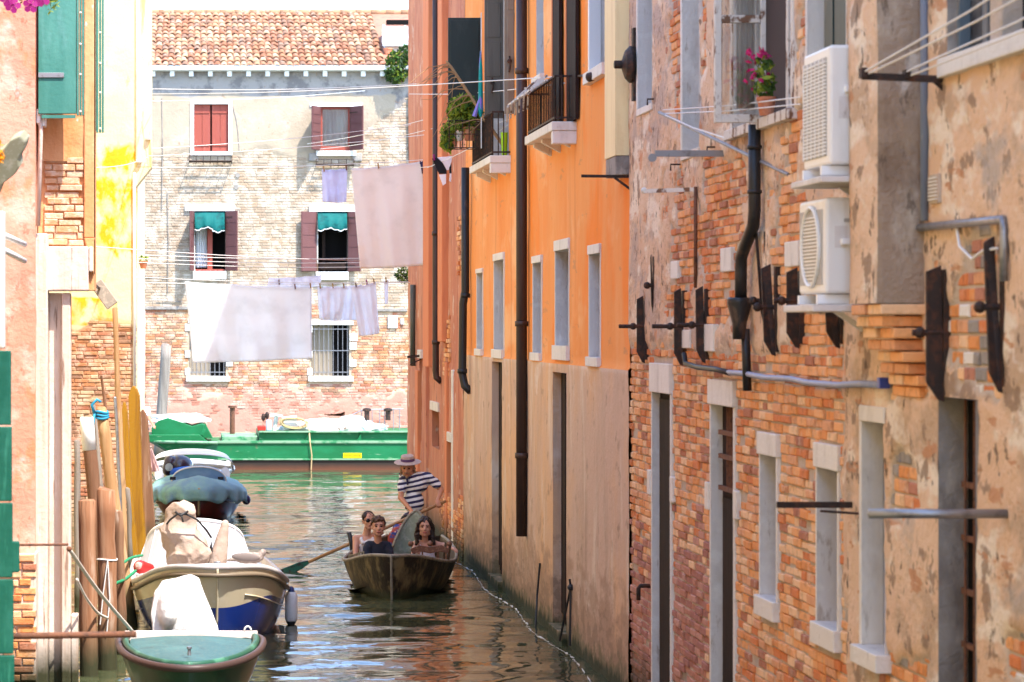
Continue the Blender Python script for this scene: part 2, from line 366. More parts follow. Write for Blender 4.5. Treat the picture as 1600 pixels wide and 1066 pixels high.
def brick_cells(u0, u1, v0, v1, L, hc, joint, ops, keepfun, rnd, jit=.004, miss=.01):
    out = []; k = 0; v = v0
    while v < v1:
        off = (k % 2)*L*.5+rnd.uniform(-.03, .03); u = u0-off
        while u < u1:
            l = L*rnd.choice((1, 1, 1, .55, .92)); a, b = max(u, u0), min(u+l-joint, u1); u += l
            if b-a < .04: continue
            za, zb = v+rnd.uniform(-jit, jit)*.6, v+hc-joint+rnd.uniform(-jit, jit)*.6
            for o in ops:
                if zb > o[2]-.004 and za < o[3]+.004:
                    if a >= o[0]-.004 and b <= o[1]+.004: a = b
                    elif a < o[0] < b: b = o[0]-.004 if (o[0]-a) >= (b-o[1]) else b; a = a if b <= o[0] else o[1]+.004
                    elif a < o[1] < b: a = o[1]+.004
            if b-a < .04 or rnd.random() < miss: continue
            if not keepfun((a+b)/2, (za+zb)/2): continue
            out.append((a, b, za, zb, rnd.uniform(-jit, jit)))
        v += hc; k += 1
    return out
def brick_unit(seed):
    r = random.Random(seed); b = MB(); c = .06
    j = lambda: r.uniform(-.04, .04)
    # unit block: u,w in -.5...5, depth axis: 0 front .. 1 back; chamfered front
    fr = [(-.5+c+j(), -.5+c*2+j()), (.5-c+j(), -.5+c*2+j()), (.5-c+j(), .5-c*2+j()), (-.5+c+j(), .5-c*2+j())]
    rim = [(-.5, -.5), (.5, -.5), (.5, .5), (-.5, .5)]
    return fr, rim, [r.uniform(-.08, .08) for _ in range(4)]
BU = [brick_unit(i) for i in range(10)]
def brick_geo(mp, cell, k, proud, depth=.09):
    a, b, za, zb, h = cell; fr, rim, dz = BU[k]; cu, cv, w, t = (a+b)/2, (za+zb)/2, b-a, zb-za
    V = [mp(cu+p[0]*w, cv+p[1]*t, h+proud+dz[i]*.012) for i, p in enumerate(fr)]
    V += [mp(cu+p[0]*w, cv+p[1]*t, h+proud-.007) for p in rim]+[mp(cu+p[0]*w, cv+p[1]*t, h+proud-depth) for p in rim]
    Fc = [(0,1,2,3)]+[(4+i, 4+(i+1) % 4, (i+1) % 4, i) for i in range(4)]+[(8+i, 8+(i+1) % 4, 4+(i+1) % 4, 4+i) for i in range(4)]
    return V, Fc
UNITM = {}
def brick_object(kind, base, cell, k, m, proud, parent, depth=.09):
    key = (kind, k, m.name)
    if key not in UNITM:
        mp = mapper(kind, 0); V, Fc = brick_geo(mp, (-.5, .5, -.5, .5, 0), k, 0, depth)
        me = bpy.data.meshes.new('brick'); me.from_pydata(V, [], [f if kind != 'R' else f[::-1] for f in Fc]); me.materials.append(m); UNITM[key] = me
    a, b, za, zb, h = cell; o = obj('brick', UNITM[key], parent)
    o.location = mapper(kind, base)((a+b)/2, (za+zb)/2, h+proud)
    o.scale = (1, b-a, zb-za) if kind in 'RL' else (b-a, 1, zb-za)
    return o
def brick_field(kind, base, cells, proud, mats, parent, rnd, nobj=0, score=None, pick=None, name='bricks'):
    if score and nobj: cells = sorted(cells, key=score)
    mp = mapper(kind, base); mb = MB()
    for i, c in enumerate(cells):
        mi = pick(c) if pick else rnd.randrange(len(mats)); k = rnd.randrange(10)
        if i < nobj: brick_object(kind, base, c, k, mats[mi], proud, parent)
        else:
            V, Fc = brick_geo(mp, c, k, proud)
            mb.add(V, Fc if kind != 'R' else [f[::-1] for f in Fc], mi)
    if mb.v: return stuff(mb.build(name, mats, parent, recalc=False))
def reveal(kind, base, o, depth, mats, parent, name='window', proud=.0, nofloor=False):
    """jambs, head and back of an opening: mats = (jamb, back)"""
    mp = mapper(kind, base); u0, u1, v0, v1 = o; mb = MB()
    def q(a, b, c, d, mi=0): mb.add([mp(*a), mp(*b), mp(*c), mp(*d)], [(0,1,2,3)], mi)
    p = proud; u0 += .003; u1 -= .003; v0 += .003; v1 -= .003
    q((u0,v0,p),(u0,v1,p),(u0,v1,-depth),(u0,v0,-depth)); q((u1,v0,p),(u1,v1,p),(u1,v1,-depth),(u1,v0,-depth))
    q((u0,v1,p),(u1,v1,p),(u1,v1,-depth),(u0,v1,-depth))
    if not nofloor: q((u0,v0,p),(u1,v0,p),(u1,v0,-depth),(u0,v0,-depth))
    q((u0,v0,-depth),(u1,v0,-depth),(u1,v1,-depth),(u0,v1,-depth), 1)
    return mb.build(name, list(mats), parent, recalc=False)
def wbox(mb, kind, base, u0, u1, v0, v1, h0, h1, mi=0):
    mp = mapper(kind, base); a = mp(u0, v0, h0); b = mp(u1, v1, h1)
    return mb.box(a[0], b[0], a[1], b[1], a[2], b[2], mi)
def blk(name, kind, base, u0, u1, v0, v1, h0, h1, m, parent, bevel=.006):
    return wbox(MB(), kind, base, u0, u1, v0, v1, h0, h1).build(name, m, parent, bevel=bevel)
def rop(xa, xb, ya, yb, X=XR):
    """opening on the right wall from pixels: (u0,u1,v0,v1)"""
    ya_, yb_ = RY(xb, X), RY(xa, X); ym = (ya_+yb_)/2
    return (ya_, yb_, ZZ(yb, ym), ZZ(ya, ym))
# ================================================================== THE SETTING: water
def make_water():
    m = bpy.data.materials.new('canal_water'); m.use_nodes = True; nt = m.node_tree; N = nt.nodes; L = nt.links
    b = N['Principled BSDF']; b.inputs['Roughness'].default_value = .04; b.inputs['IOR'].default_value = 1.45
    b.inputs['Base Color'].default_value = (.050,.058,.028,1); b.inputs['Specular IOR Level'].default_value = .9
    g = N.new('ShaderNodeNewGeometry')
    def no(s, d, off):
        mp = N.new('ShaderNodeMapping'); mp.inputs['Scale'].default_value = s; mp.inputs['Location'].default_value = (off, off, 0)
        mp.inputs['Rotation'].default_value = (0, 0, off*.02)
        L.new(g.outputs['Position'], mp.inputs[0]); n = N.new('ShaderNodeTexNoise'); n.inputs['Scale'].default_value = 1
        n.inputs['Detail'].default_value = d; n.inputs['Roughness'].default_value = .5; L.new(mp.outputs[0], n.inputs['Vector']); return n.outputs['Fac']
    def bump(src, dist, prev=None):
        bn = N.new('ShaderNodeBump'); bn.inputs['Strength'].default_value = 1; bn.inputs['Distance'].default_value = dist
        L.new(src, bn.inputs['Height'])
        if prev: L.new(prev, bn.inputs['Normal'])
        return bn.outputs[0]
    n3 = bump(no((6,11,1), 2, 5), .0022)
    L.new(n3, b.inputs['Normal'])
    # one sheet to the horizon, finely divided and rippled where it is seen
    xs = np.concatenate([[-300, -120, -50, -20, -8, -4], np.arange(-2.2, 5.5, .065), [7, 12, 25, 60, 130, 300]])
    ys = np.concatenate([[-60, -20, 0, 10, 16], np.arange(20, 46, .048), np.arange(46, 72, .07), [80, 100, 150, 250, 500]])
    Xg, Yg_ = np.meshgrid(xs, ys); Zg = np.zeros_like(Xg); rw = random.Random(12)
    wx = (fbm(Xg*.5, Yg_*.5, 201)-.5)*1.2; wy_ = (fbm(Xg*.5, Yg_*.5, 202)-.5)*1.2
    gust = .45+1.1*fbm(Xg*.35, Yg_*.22, 203)
    for k in range(30):
        lam = .22*(1.9/.22)**(k/29); th = rw.gauss(0, .34)+math.pi/2; kk = 2*math.pi/lam; ph = rw.uniform(0, 6.28)
        Zg += .0025*lam*np.sin(kk*(math.cos(th)*(Xg+wx)+math.sin(th)*(Yg_+wy_))+ph)
    Zg *= gust*sstep(-2.2, -1.8, Xg)*sstep(5.5, 5.0, Xg)*sstep(20, 21, Yg_)*sstep(72, 71, Yg_)
    nx = len(xs); V = np.stack([Xg, Yg_, Zg], -1).reshape(-1, 3)
    ii, jj = np.meshgrid(np.arange(nx-1), np.arange(len(ys)-1)); a_ = (jj*nx+ii).ravel(); Fq = np.stack([a_, a_+1, a_+nx+1, a_+nx], -1)
    me = bpy.data.meshes.new('canal_water'); me.from_pydata(V.tolist(), [], Fq.tolist()); me.materials.append(m); me.polygons.foreach_set('use_smooth', [True]*len(Fq)); me.update()
    o = obj('canal_water', me); struct(o)
    bd = mat('canal_mud', (.10,.085,.06), .9)
    mb = MB(); mb.add([(-300,-60,-2.2),(300,-60,-2.2),(300,500,-2.2),(-300,500,-2.2)], [(0,1,2,3)]); struct(mb.build('canal_bed', bd, recalc=False))
make_water()

# ================================================================== RIGHT SIDE
def body(parent, X0, X1, Y0, Y1, ztop, zlow, m, roofm, over=.28):
    """the mass of a house behind its canal wall, the wall above the detailed part, and a pitched roof"""
    mb = MB(); mb.box(X0+.4, X1, Y0, Y1, -2.2, ztop); mb.box(X0, X0+.4, Y0, Y1, zlow, ztop)
    mb.box(X0+.02, X0+.4, Y0, Y0+.05, -2.2, zlow); mb.box(X0+.02, X0+.4, Y1-.05, Y1-.002, -2.2, zlow)
    mb.box(X0+.03, X0+.4, Y0, Y1-.01, -2.2, -.3)
    mb.build('house_body', m, parent)
    xm = (X0+X1)/2; r = MB()
    r.prism([(X0-over, Y0, ztop), (X1+over, Y0, ztop), (X1+over, Y0, ztop+.12), (xm, Y0, ztop+1.3), (X0-over, Y0, ztop+.12)], (0, Y1-Y0-.004, 0))
    r.build('roof', roofm, parent)
M['roof'] = mat('terracotta_roof', (.42,.19,.11), .9, [dict(c=(.55,.30,.20), s=6, lo=.45, hi=.6)])
pxB = lambda u, v: (VX+F*XR/u, VY-F*(v-H)/u)

M['breastshade'] = mat('shaded_breast_render', (.36,.27,.20), .92, [dict(c=(.50,.42,.34), s=(2.5,2.5,1.6), lo=.5, hi=.62), dict(c=(.24,.17,.12), s=(4,4,2), lo=.48, hi=.62, a=.9), dict(c=(.62,.55,.48), s=(5,5,3), lo=.60, hi=.67, a=.8), dict(c=(.12,.085,.06), s=(16,16,6), lo=.62, hi=.68, a=.7)], bump=.04, bs=14, bd=8)  # weathered render; the breast's camera-side shade is put into its darker grey-brown
# ---------------- near tan plaster house (right edge of the picture)
hA = thing('plaster_house', 'tan peeling plaster house at the right edge with a chimney breast', 'house', (XR, 12, 0))
UA0, UA1 = 9.0, 16.68
doorA = (RY(1531), RY(1472), -.3, ZZ(622, 14.3))
winA = (12.30, RY(1486), 4.56, 6.1)
win3 = rop(1353, 1388, 660, 1015)
opsA = [doorA, winA, win3]
body(hA, XR, XR+7, UA0, UA1, 8.3, 6.2, M['tan0'], M['roof'])
mb = MB(); mb.box(XR, XR+7, -14, UA0-.002, -2.2, 8.3); mb.build('unseen_rear_wing', M['tan0'], hA)  # unseen stretch beside and behind the camera, added to cut blue sky fill
def maskA(u, v):
    x, y = pxB(u, v); n = (fbm(u*3.1, v*3.1, 5)-.5)
    m = np.ones_like(x, float)
    for (x0, x1, y0, y1, s) in ((1492,1562,372,610,34), (1392,1450,560,620,26), (1400,1440,720,800,16), (1565,1600,990,1066,22), (1380,1440,1040,1100,30), (1462,1474,640,720,10)):
        d = np.maximum(np.maximum(x0-x, x-x1), np.maximum(y0-y, y-y1)); m = np.minimum(m, sstep(-s*.3, s*.5, d+n*90))
    return m
def hA_f(u, v):
    m = maskA(u, v); return -.016+m*.034+(fbm(u*4, v*3, 8)-.5)*.035*m+(fbm(u*22, v*18, 9, 3)-.5)*.012
wallA = hf_wall('wall', 'R', XR, UA0, UA1, -.3, 6.2, .045, opsA, hA_f, [M['tan']], hA, maskA)
rr = random.Random(3)
cellsA = brick_cells(13.0, UA1, -.1, 5.4,   .20, .078, .014, opsA, lambda a, b: float(maskA(np.array([a]), np.array([b]))[0]) < .6, rr)
brick_field('R', XR, cellsA, -.004, BR[:5]+BRP[:1]+[M['stone'], M['cement']], wallA, rr, nobj=140, score=lambda c: c[0])
# tall barred doorway
d = reveal('R', XR, doorA, .13, (M['cement'], M['dark']), hA, 'doorway', .02)
mb = MB()
for k in range(9):
    z = .25+k*.27; mb.bar((XR+.10, doorA[0]+.02, z), (XR+.10, doorA[1]-.02, z), .018, .03)
for k in range(4): mb.tube([(XR+.09, doorA[0]+.08+k*.17, -.2), (XR+.09, doorA[0]+.08+k*.17, doorA[3])], .008, 6)
mb.build('grille', M['rust'], d)
# upper window with blue-grey shutters
w = reveal('R', XR, winA, .22, (M['cement'], M['dark']), hA, 'window', .02)
M['blueshut'] = mat('blue_grey_frame', (.10,.135,.16), .6, [dict(c=(.2,.16,.13), s=(12,12,3), lo=.55, hi=.7)], bump=.003)
for (xa, xb) in ((1496,1508), (1544,1552), (1572,1584)):
    blk('frame', 'R', XR, RY(xb, XR+.06), RY(xa, XR+.06), winA[2], winA[3], -.09, -.03, M['blueshut'], w)
mb = MB(); wbox(mb, 'R', XR, winA[0], winA[1]-.1, winA[2]+.02, winA[3], -.17, -.15); mb.build('pane', M['glass'], w)
blk('mullion', 'R', XR, RY(1572), RY(1553), winA[2], winA[3], -.08, .02, M['plaster'], w)
blk('sill', 'R', XR, winA[0]-.05, winA[1]+.05, winA[2]-.10, winA[2]-.004, -.1, .06, M['stone'], w)
# pale window in the plaster
w = reveal('R', XR, win3, .22, (M['jamb'], M['dark']), hA, 'window', .02)
blk('lintel', 'R', XR, win3[0]-.03, win3[1]+.03, win3[3], win3[3]+.09, -.12, .035, M['stone'], w)
blk('sill', 'R', XR, win3[0]-.04, win3[1]+.05, win3[2]-.10, win3[2], -.2, .08, M['stone'], w)
blk('frame', 'R', XR, win3[1]-.01, win3[1]+.045, win3[2], win3[3], -.1, .03, M['stone'], w)
# chimney breast with stepped brick corbel
bX = 3.57
mb = MB(); Y0, Y1 = 14.94, 15.56
def cb(s, t):
    z = 3.33+t*6.2; n = (float(fbm(s*6, z*3, 4))-.5)*.03
    k = s*4
    pts = [(XR+.03, Y0), (bX, Y0), (bX, Y1), (XR+.03, Y1), (XR+.03, Y0)]
    i = min(int(k), 3); f = k-i; a, b = pts[i], pts[i+1]
    return (a[0]+(b[0]-a[0])*f+n*(1 if 0 < s < 1 else 0), a[1]+(b[1]-a[1])*f+n*.5, z)
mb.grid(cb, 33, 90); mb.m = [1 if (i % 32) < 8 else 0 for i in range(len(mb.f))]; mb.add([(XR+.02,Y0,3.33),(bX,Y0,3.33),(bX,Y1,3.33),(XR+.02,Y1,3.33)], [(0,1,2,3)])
mb.build('chimney_breast', [M['tan0'], M['breastshade']], hA, smooth=True)
mb = MB()
for k in range(2):
    n = 5
for i in range(8):
    zt = 3.325-i*.062; xo = bX+.01+i*.032; rj = random.Random(i)
    for j in range(2):
        ya = Y0-.01+j*.31+(.06 if i % 2 else 0); yb = min(ya+.30, Y1+.02)
        c = MB(); c.box(xo+rj.uniform(-.01,.01), XR+.03, ya, yb-.012, zt-.054, zt); c.build('brick', [BR[1], BR[3], BR[4]][rj.randrange(3)], hA, bevel=.008)
# conduit, pipes, vent
mb = MB(); mb.tube([(XR-.035, 14.86, 6.3), (XR-.035, 14.86, ZZ(345, 14.86))], .022, 10); mb.build('conduit', M['bluepipe'], hA, smooth=True)
mb = MB(); yy = RY(1448), RY(1581)
mb.tube([(XR-.04, yy[0], ZZ(356, yy[0])), (XR-.04, yy[1], ZZ(343, yy[1])), (XR-.04, yy[1]-.01, ZZ(349, yy[1])-.02), (XR-.04, yy[1]-.01, ZZ(440, yy[1]))], .02, 8)
mb.build('water_pipe', M['steel'], hA, smooth=True)
v = MB(); yv = RY(1469); wbox(v, 'R', XR, yv-.09, yv+.09, ZZ(318, yv), ZZ(273, yv), 0, .035, 0)
for k in range(7): wbox(v, 'R', XR, yv-.075, yv+.075, ZZ(313, yv)+k*.018, ZZ(313, yv)+k*.018+.008, .035, .045, 1)
v.build('vent_grille', [M['plaster'], M['stone']], hA)
mb = MB(); mb.tube([(XR-.03, RY(1503), ZZ(345, RY(1503))), (XR-.05, RY(1515), ZZ(385, RY(1515))), (XR-.05, RY(1535), ZZ(405, RY(1535))), (XR-.05, RY(1552), ZZ(392, RY(1552))), (XR-.05, RY(1575), ZZ(388, RY(1575)))], .007, 6)
mb.build('loose_wire', M['line'], hA)
# projecting steel pipe and clothesline bar
Yp = RY(1578); z = ZZ(803, Yp); mb = MB(); mb.tube([(XR+.05, Yp, z), (XR-.66, Yp, z)], .022, 12)
pp = mb.build('projecting_pipe', M['steel'], hA, smooth=True)
Yb = RY(1480); zb = ZZ(122, Yb)
mb = MB(); mb.bar((XR+.04, Yb, zb-.01), (XR-.43, Yb, zb+.01), .03, .035); mb.box(XR-.44, XR-.41, Yb-.03, Yb+.03, zb, zb+.05)
mb.box(XR-.22, XR-.19, Yb-.03, Yb+.03, zb, zb+.04); mb.bar((XR+.02, Yb, zb-.09), (XR-.07, Yb, zb-.01), .02)
lb = mb.build('clothesline_bar', M['iron'], hA)
mb = MB()
for (xo, zo, xe, ze) in ((.42,.03,.30,.30), (.40,.02,.26,.22), (.21,.03,.10,.20), (.19,.01,.06,.14)):
    mb.tube([(XR-xo, Yb, zb+zo), (XR-(xo+xe)/2, 12.8, zb+(zo+ze)/2-.02), (XR-xe, 11.0, zb+ze)], .005, 6)
mb.build('clothesline', M['line'], lb)
# iron wall anchors
def anchor(parent, x, y0, y1, X=XR, w=.085, lean=0., bolt=.12, by=None, name='wall_anchor'):
    Y = RY(x, X-.04); z0, z1 = ZZ(y1, Y), ZZ(y0, Y); mb = MB(); l = lean*(z1-z0)
    w *= .85; pr = [(X-.02-w, Y+l, z1-.03), (X-.03, Y+l, z1), (X-.015, Y, z0), (X-.015-w*.35, Y, z0+.01), (X-.02-w, Y, z0+.10)]
    mb.prism([(p[0], p[1]-.012, p[2]) for p in pr], (0, .024, 0))
    mb.box(X-.022, X+.05, Y-.028, Y+.028, z0+.03, z1-.02)
    zb_ = (z0+z1)/2 if by is None else ZZ(by, Y)
    mb.tube([(X+.03, Y+l*.5, zb_), (X-.03-w-bolt, Y+l*.5, zb_)], .017, 8); mb.ball((X-.03-w-.02, Y+l*.5, zb_), .03, 8)
    return mb.build(name, M['iron'], parent, bevel=.003)
anchor(hA, 1467, 415, 628, w=.10, bolt=.06, by=520); anchor(hA, 1558, 368, 615, w=.07, bolt=.02, lean=.12, by=480)

# ---------------- brick house with the two tall doors
hB = thing('brick_house', 'weathered orange brick house with peeling pink plaster, two tall doors and iron wall anchors', 'house', (XR, 21, 0))
UB0, UB1 = UA1+.004, 24.97
door1 = (RY(1049), RY(1021), -.3, ZZ(614, 23.3)); door2 = (RY(1148), RY(1113), -.3, ZZ(634, 20.6))
w1 = rop(1190, 1215, 712, 935); w2 = rop(1279, 1311, 733, 978)
wa = (RY(1022), RY(1001), ZZ(165, 24.0), 6.3); wb = (RY(1096), RY(1071), ZZ(235, 21.9), 6.3)
wc = (RY(1242), RY(1150), ZZ(188, 19.2), 6.0); wd = (UB0+.02, RY(1268), ZZ(80, 17), 6.0)
opsB = [door1, door2, w1, w2, wa, wb, wc, wd]
body(hB, XR, XR+7, UB0, UB1, 8.0, 6.3, M['plaster'], M['roof'])
def maskB(u, v):
    x, y = pxB(u, v); n = (fbm(u*2.6, v*2.6, 21)-.5); n2 = (fbm(u*7, v*7, 22)-.5)
    m = sstep(14, -14, y-538+n*60+n2*26)
    for (x0, x1, y0, y1, s) in ((1046,1092,300,500,12), (1094,1152,248,505,12), (1204,1254,300,470,12), (1228,1262,170,290,10), (1052,1068,-50,330,6), (1090,1100,-50,210,5), (1252,1272,-50,90,6), (1240,1332,480,545,12), (1160,1170,470,560,6)):
        d = np.maximum(np.maximum(x0-x, x-x1), np.maximum(y0-y, y-y1)); m = np.minimum(m, sstep(-s*.4, s*.6, d+n*44+n2*34))
    m = np.maximum(m, sstep(-6, 8, x-1316+n2*16)*sstep(1000, 900, y))
    return m
def hB_f(u, v):
    m = maskB(u, v); return -.014+m*.030+(fbm(u*4, v*3, 31)-.5)*.03*m+(fbm(u*20, v*20, 32, 3)-.5)*.008
wallB = hf_wall('wall', 'R', XR, UB0, UB1, -.3, 6.3, .04, opsB, hB_f, [M['plaster']], hB, maskB)
stB = []   # bricks keep clear of the stone trim
def trim(parent, kind, base, o, mats, lint=(.16,.035,.05), sill=(.14,.05,.05), jw=.03):
    u0, u1, v0, v1 = o
    if lint: blk('lintel', kind, base, u0-lint[1], u1+lint[1], v1, v1+lint[0], -.12, lint[2]-.02, mats, parent)
    if sill: blk('sill', kind, base, u0-sill[1], u1+sill[1], v0-sill[0], v0, -.22, sill[2], mats, parent)
    if jw:
        blk('frame', kind, base, u1, u1+jw, v0, v1, -.10, .012, mats, parent, .003); blk('frame', kind, base, u0-jw, u0, v0, v1, -.10, .012, mats, parent, .003)
for (nm, o, dep, back) in (('doorway', door1, .055, M['wood_dark']), ('doorway', door2, .075, M['wood_dark'])):
    d = reveal('R', XR, o, dep, (M['jamb'], back), hB, nm, .012)
    L_ = ZZ(568, 23.3)-o[3] if o is door1 else ZZ(594, 20.6)-o[3]
    trim(d, 'R', XR, o, M['stone'], lint=(L_, .05, .05), sill=None, jw=.05)
    zc = ZZ(757, 23.3) if o is door1 else ZZ(780, 20.6)
    for (ua, ub) in ((o[0]-.17, o[0]-.052), (o[1]+.052, o[1]+.19)):
        blk('stone_block', 'R', XR, ua, ub, zc-.11, zc+.09, -.08, .025, M['stone'], d)
        stB.append((ua, ub, zc-.11, zc+.09))
    stB.append((o[0]-.055, o[1]+.055, o[3], o[3]+L_)); stB.append((o[0]-.053, o[1]+.053, -.5, o[3]))
    if o is door1:
        dl = MB(); wbox(dl, 'R', XR, o[0]+.004, o[1]-.12, .0, o[3]-.05, -.05, -.03); dl.build('door_leaf', M['wood_dark'], d)
        g = MB()
        for k in range(26): g.bar((XR+.06, o[0]+.03, .9+k*.075), (XR+.02, o[0]+.09, .9+k*.075+.02), .012)
        g.build('hinge_teeth', M['rust'], d)
        st = MB(); st.tube([(XR+.05, o[0]+.02, -.2), (XR+.05, o[0]+.02, o[3])], .02, 8); st.build('door_post', M['rust'], d)
    else:
        g = MB(); zt, zb_ = o[3], ZZ(775, 20.2)
        for k in range(7): g.tube([(XR+.04, o[0]+.03+k*.075, zb_), (XR+.04, o[0]+.03+k*.075, zt)], .009, 6)
        for z in (zb_+.02, zb_+.25, zt-.2): g.bar((XR+.035, o[0], z), (XR+.035, o[1]-.1, z), .02, .035)
        g.build('grille', M['rust'], d)
        dl = MB(); wbox(dl, 'R', XR, o[0]+.004, o[1]-.14, .55, zb_-.05, -.07, -.05); wbox(dl, 'R', XR, o[0]+.004, o[1]-.1, -.2, .5, -.07, -.02); dl.build('door_leaf', M['wood_dark'], d)
for o in (w1, w2):
    w = reveal('R', XR, o, .24, (M['jamb'], M['dark']), hB, 'window', .012)
    trim(w, 'R', XR, o, M['stone'], lint=(.15, .05, .045), sill=(.13, .05, .045), jw=.035)
    stB += [(o[0]-.052, o[1]+.052, o[3], o[3]+.15), (o[0]-.052, o[1]+.052, o[2]-.13, o[2]), (o[0]-.037, o[1]+.037, o[2], o[3])]
for o, dd in ((wa, .16), (wb, .2)):
    w = reveal('R', XR, o, dd, (M['jamb'], M['dark']), hB, 'window', .02)
    blk('frame', 'R', XR, o[1], o[1]+.06, o[2], o[3], -.1, .03, M['stone'], w)
    blk('sill', 'R', XR, o[0]-.03, o[1]+.06, o[2]-.06, o[2], -.15, .03, M['stone'], w)
# window with the casement that stands open towards the canal
w = reveal('R', XR, wc, .2, (M['jamb'], M['interior']), hB, 'window', .02)
blk('sill', 'R', XR, wc[0]-.1, wc[1]+.1, wc[2]-.07, wc[2], -.2, .07, M['peel'], w)
blk('frame', 'R', XR, wc[0]-.07, wc[0], wc[2], wc[3], -.15, .03, M['peel'], w); blk('frame', 'R', XR, wc[1], wc[1]+.09, wc[2], wc[3], -.15, .03, M['peel'], w)
blk('frame', 'R', XR, wc[0]+.36, wc[0]+.43, wc[2], wc[3], -.1, -.03, M['peel'], w)
Yc = RY(1197); x0, x1 = P(1116,0,Yc)[0], P(1196,0,Yc)[0]; z0, z1 = ZZ(192, Yc), 5.95
cs = MB(); t = .022
cs.box(x0, x0+.045, Yc-t, Yc+t, z0, z1); cs.box(x1-.035, x1, Yc-t, Yc+t, z0, z1); cs.box(x0+.045, x1-.035, Yc-t+.002, Yc+t-.002, z0, z0+.055)
cs.box(x0+.045, x1-.035, Yc-t+.002, Yc+t-.002, ZZ(36, Yc), ZZ(24, Yc))
ca = cs.build('casement', M['peel'], w, bevel=.004)
pn = MB(); pn.box(x0+.04, x1-.03, Yc-.003, Yc+.003, z0+.05, z1); pn.build('pane', M['pane'], ca)
cu = MB(); cu.grid(lambda a, b: (x0+.16+a*.12+.0*b, Yc+.06+.012*math.sin(a*22), z0+.1+b*1.1), 20, 4); solid(cu.build('curtain', mat('white_curtain', (.7,.66,.6), .9, trans=.4), w, smooth=True), .003)
# dark green shutter above the air conditioners
w = reveal('R', XR, wd, .12, (M['stone'], M['dark']), hB, 'window', .02)
sh = MB(); M['deepgreen'] = mat('deep_green_shutter', (.012,.035,.034), .5, [dict(c=(.06,.07,.06), s=(9,9,4), lo=.58, hi=.7)])
for k in range(3): wbox(sh, 'R', XR, wd[0]+.02+k*.25, wd[0]+.25+k*.25, wd[2], wd[3], -.06, -.02-.006*(k % 2))
sh.build('shutter', M['deepgreen'], w)
blk('frame', 'R', XR, wd[1], wd[1]+.05, wd[2], wd[3], -.1, .03, M['jamb'], w)
rb = random.Random(11)
kB = lambda a, b: float(maskB(np.array([a]), np.array([b]))[0]) < .75
cellsB = brick_cells(UB0, UB1, -.1, 6.2, .25, .064, .011, opsB+stB, kB, rb, jit=.011, miss=.025)
def visB(c):
    x, y = pxB((c[0]+c[1])/2, (c[2]+c[3])/2)
    if not (0 < y < 1066) or (x > 1238 and y < 480): return 99+c[0]
    return c[0]
def pickB(c):
    x, y = pxB((c[0]+c[1])/2, (c[2]+c[3])/2)
    if x < 1105 and y > 850+rb.uniform(-60, 60): return 6+rb.randrange(3)
    return rb.choice((0, 1, 1, 3, 3, 4, 4, 2, 5)) if x > 1150 or y > 560 else rb.choice((0, 2, 2, 4, 5, 1))
brick_field('R', XR, cellsB, .0, BR+BRP, wallB, rb, nobj=300, score=visB, pick=pickB)
# white stone plugs in the brickwork
for (x, y, w_, h_) in ((1058,422,.16,.14), (1139,406,.2,.17), (1242,397,.2,.16), (1075,530,.2,.14), (1110,528,.25,.2)):
    Y = RY(x); blk('stone_block', 'R', XR, Y-w_, Y+w_, ZZ(y, Y)-h_/2, ZZ(y, Y)+h_/2, -.05, .026, M['stone'], hB)
for a in ((1003,462,568,.0,.075,.14,510), (1017,397,495,.1,.02,.0,None), (1062,450,572,0,.075,.16,510), (1097,447,568,.05,.075,.13,508), (1206,412,557,.16,.085,.05,480), (1190,357,512,.3,.03,.02,470), (1243,418,545,0,.09,.07,470), (1306,478,545,.1,.09,.02,482)):
    anchor(hB, a[0], a[1], a[2], lean=a[3], w=a[4], bolt=a[5], by=a[6])
# big round anchor plate
Y = 24.55; z = ZZ(101, Y); mb = MB(); mb.box(XR-.05, XR+.02, Y-.05, Y+.05, z-.31, z+.31)
mb.lathe([(.02,.0),(.155,.0),(.16,.02),(.12,.06),(.05,.085),(.035,.09),(.035,.15),(.03,.155)], (XR-.05, Y, z), (-1,0,0), 20)
mb.build('round_anchor', M['iron'], hB, smooth=False, bevel=.003)
# black rain pipe with hopper
def wp(x, y, off): Y = RY(x, XR-off); return (XR-off, Y, ZZ(y, Y))
mb = MB(); a = wp(1179,195,.07); yq = a[1]
pts = [(XR-.07, yq, a[2]), (XR-.07, yq, ZZ(330, yq)), (XR-.07, yq+.04, ZZ(352, yq)), (XR-.08, yq+.28, ZZ(385, yq+.2)), (XR-.09, yq+.36, ZZ(402, yq+.3)), (XR-.09, yq+.37, ZZ(425, yq+.3)), (XR-.09, yq+.37, ZZ(470, yq+.37))]
mb.tube(pts, .042, 14); zt = ZZ(468, yq+.37); hp = (XR-.10, yq+.37, zt)
mb.lathe([(.045,-.27),(.05,-.16),(.085,-.03),(.085,.0),(.075,.012),(.05,.012)], hp, (0,0,1), 16)
mb.tube([(XR-.06, yq+.37, zt-.2), (XR-.05, yq+.35, zt-.62)], .03, 10)
for y in (230, 300): mb.lathe([(.05,-.012),(.05,.012)], (XR-.07, yq, ZZ(y, yq)), (0,0,1), 14)
mb.build('rain_pipe', M['pipe_black'], hB, smooth=True)
mb = MB(); a = RY(1089, XR-.02); mb.tube([(XR-.03, a, ZZ(292, a)), (XR-.03, a, ZZ(450, a))], .014, 8); mb.build('thin_pipe', M['rust'], hB, smooth=True)
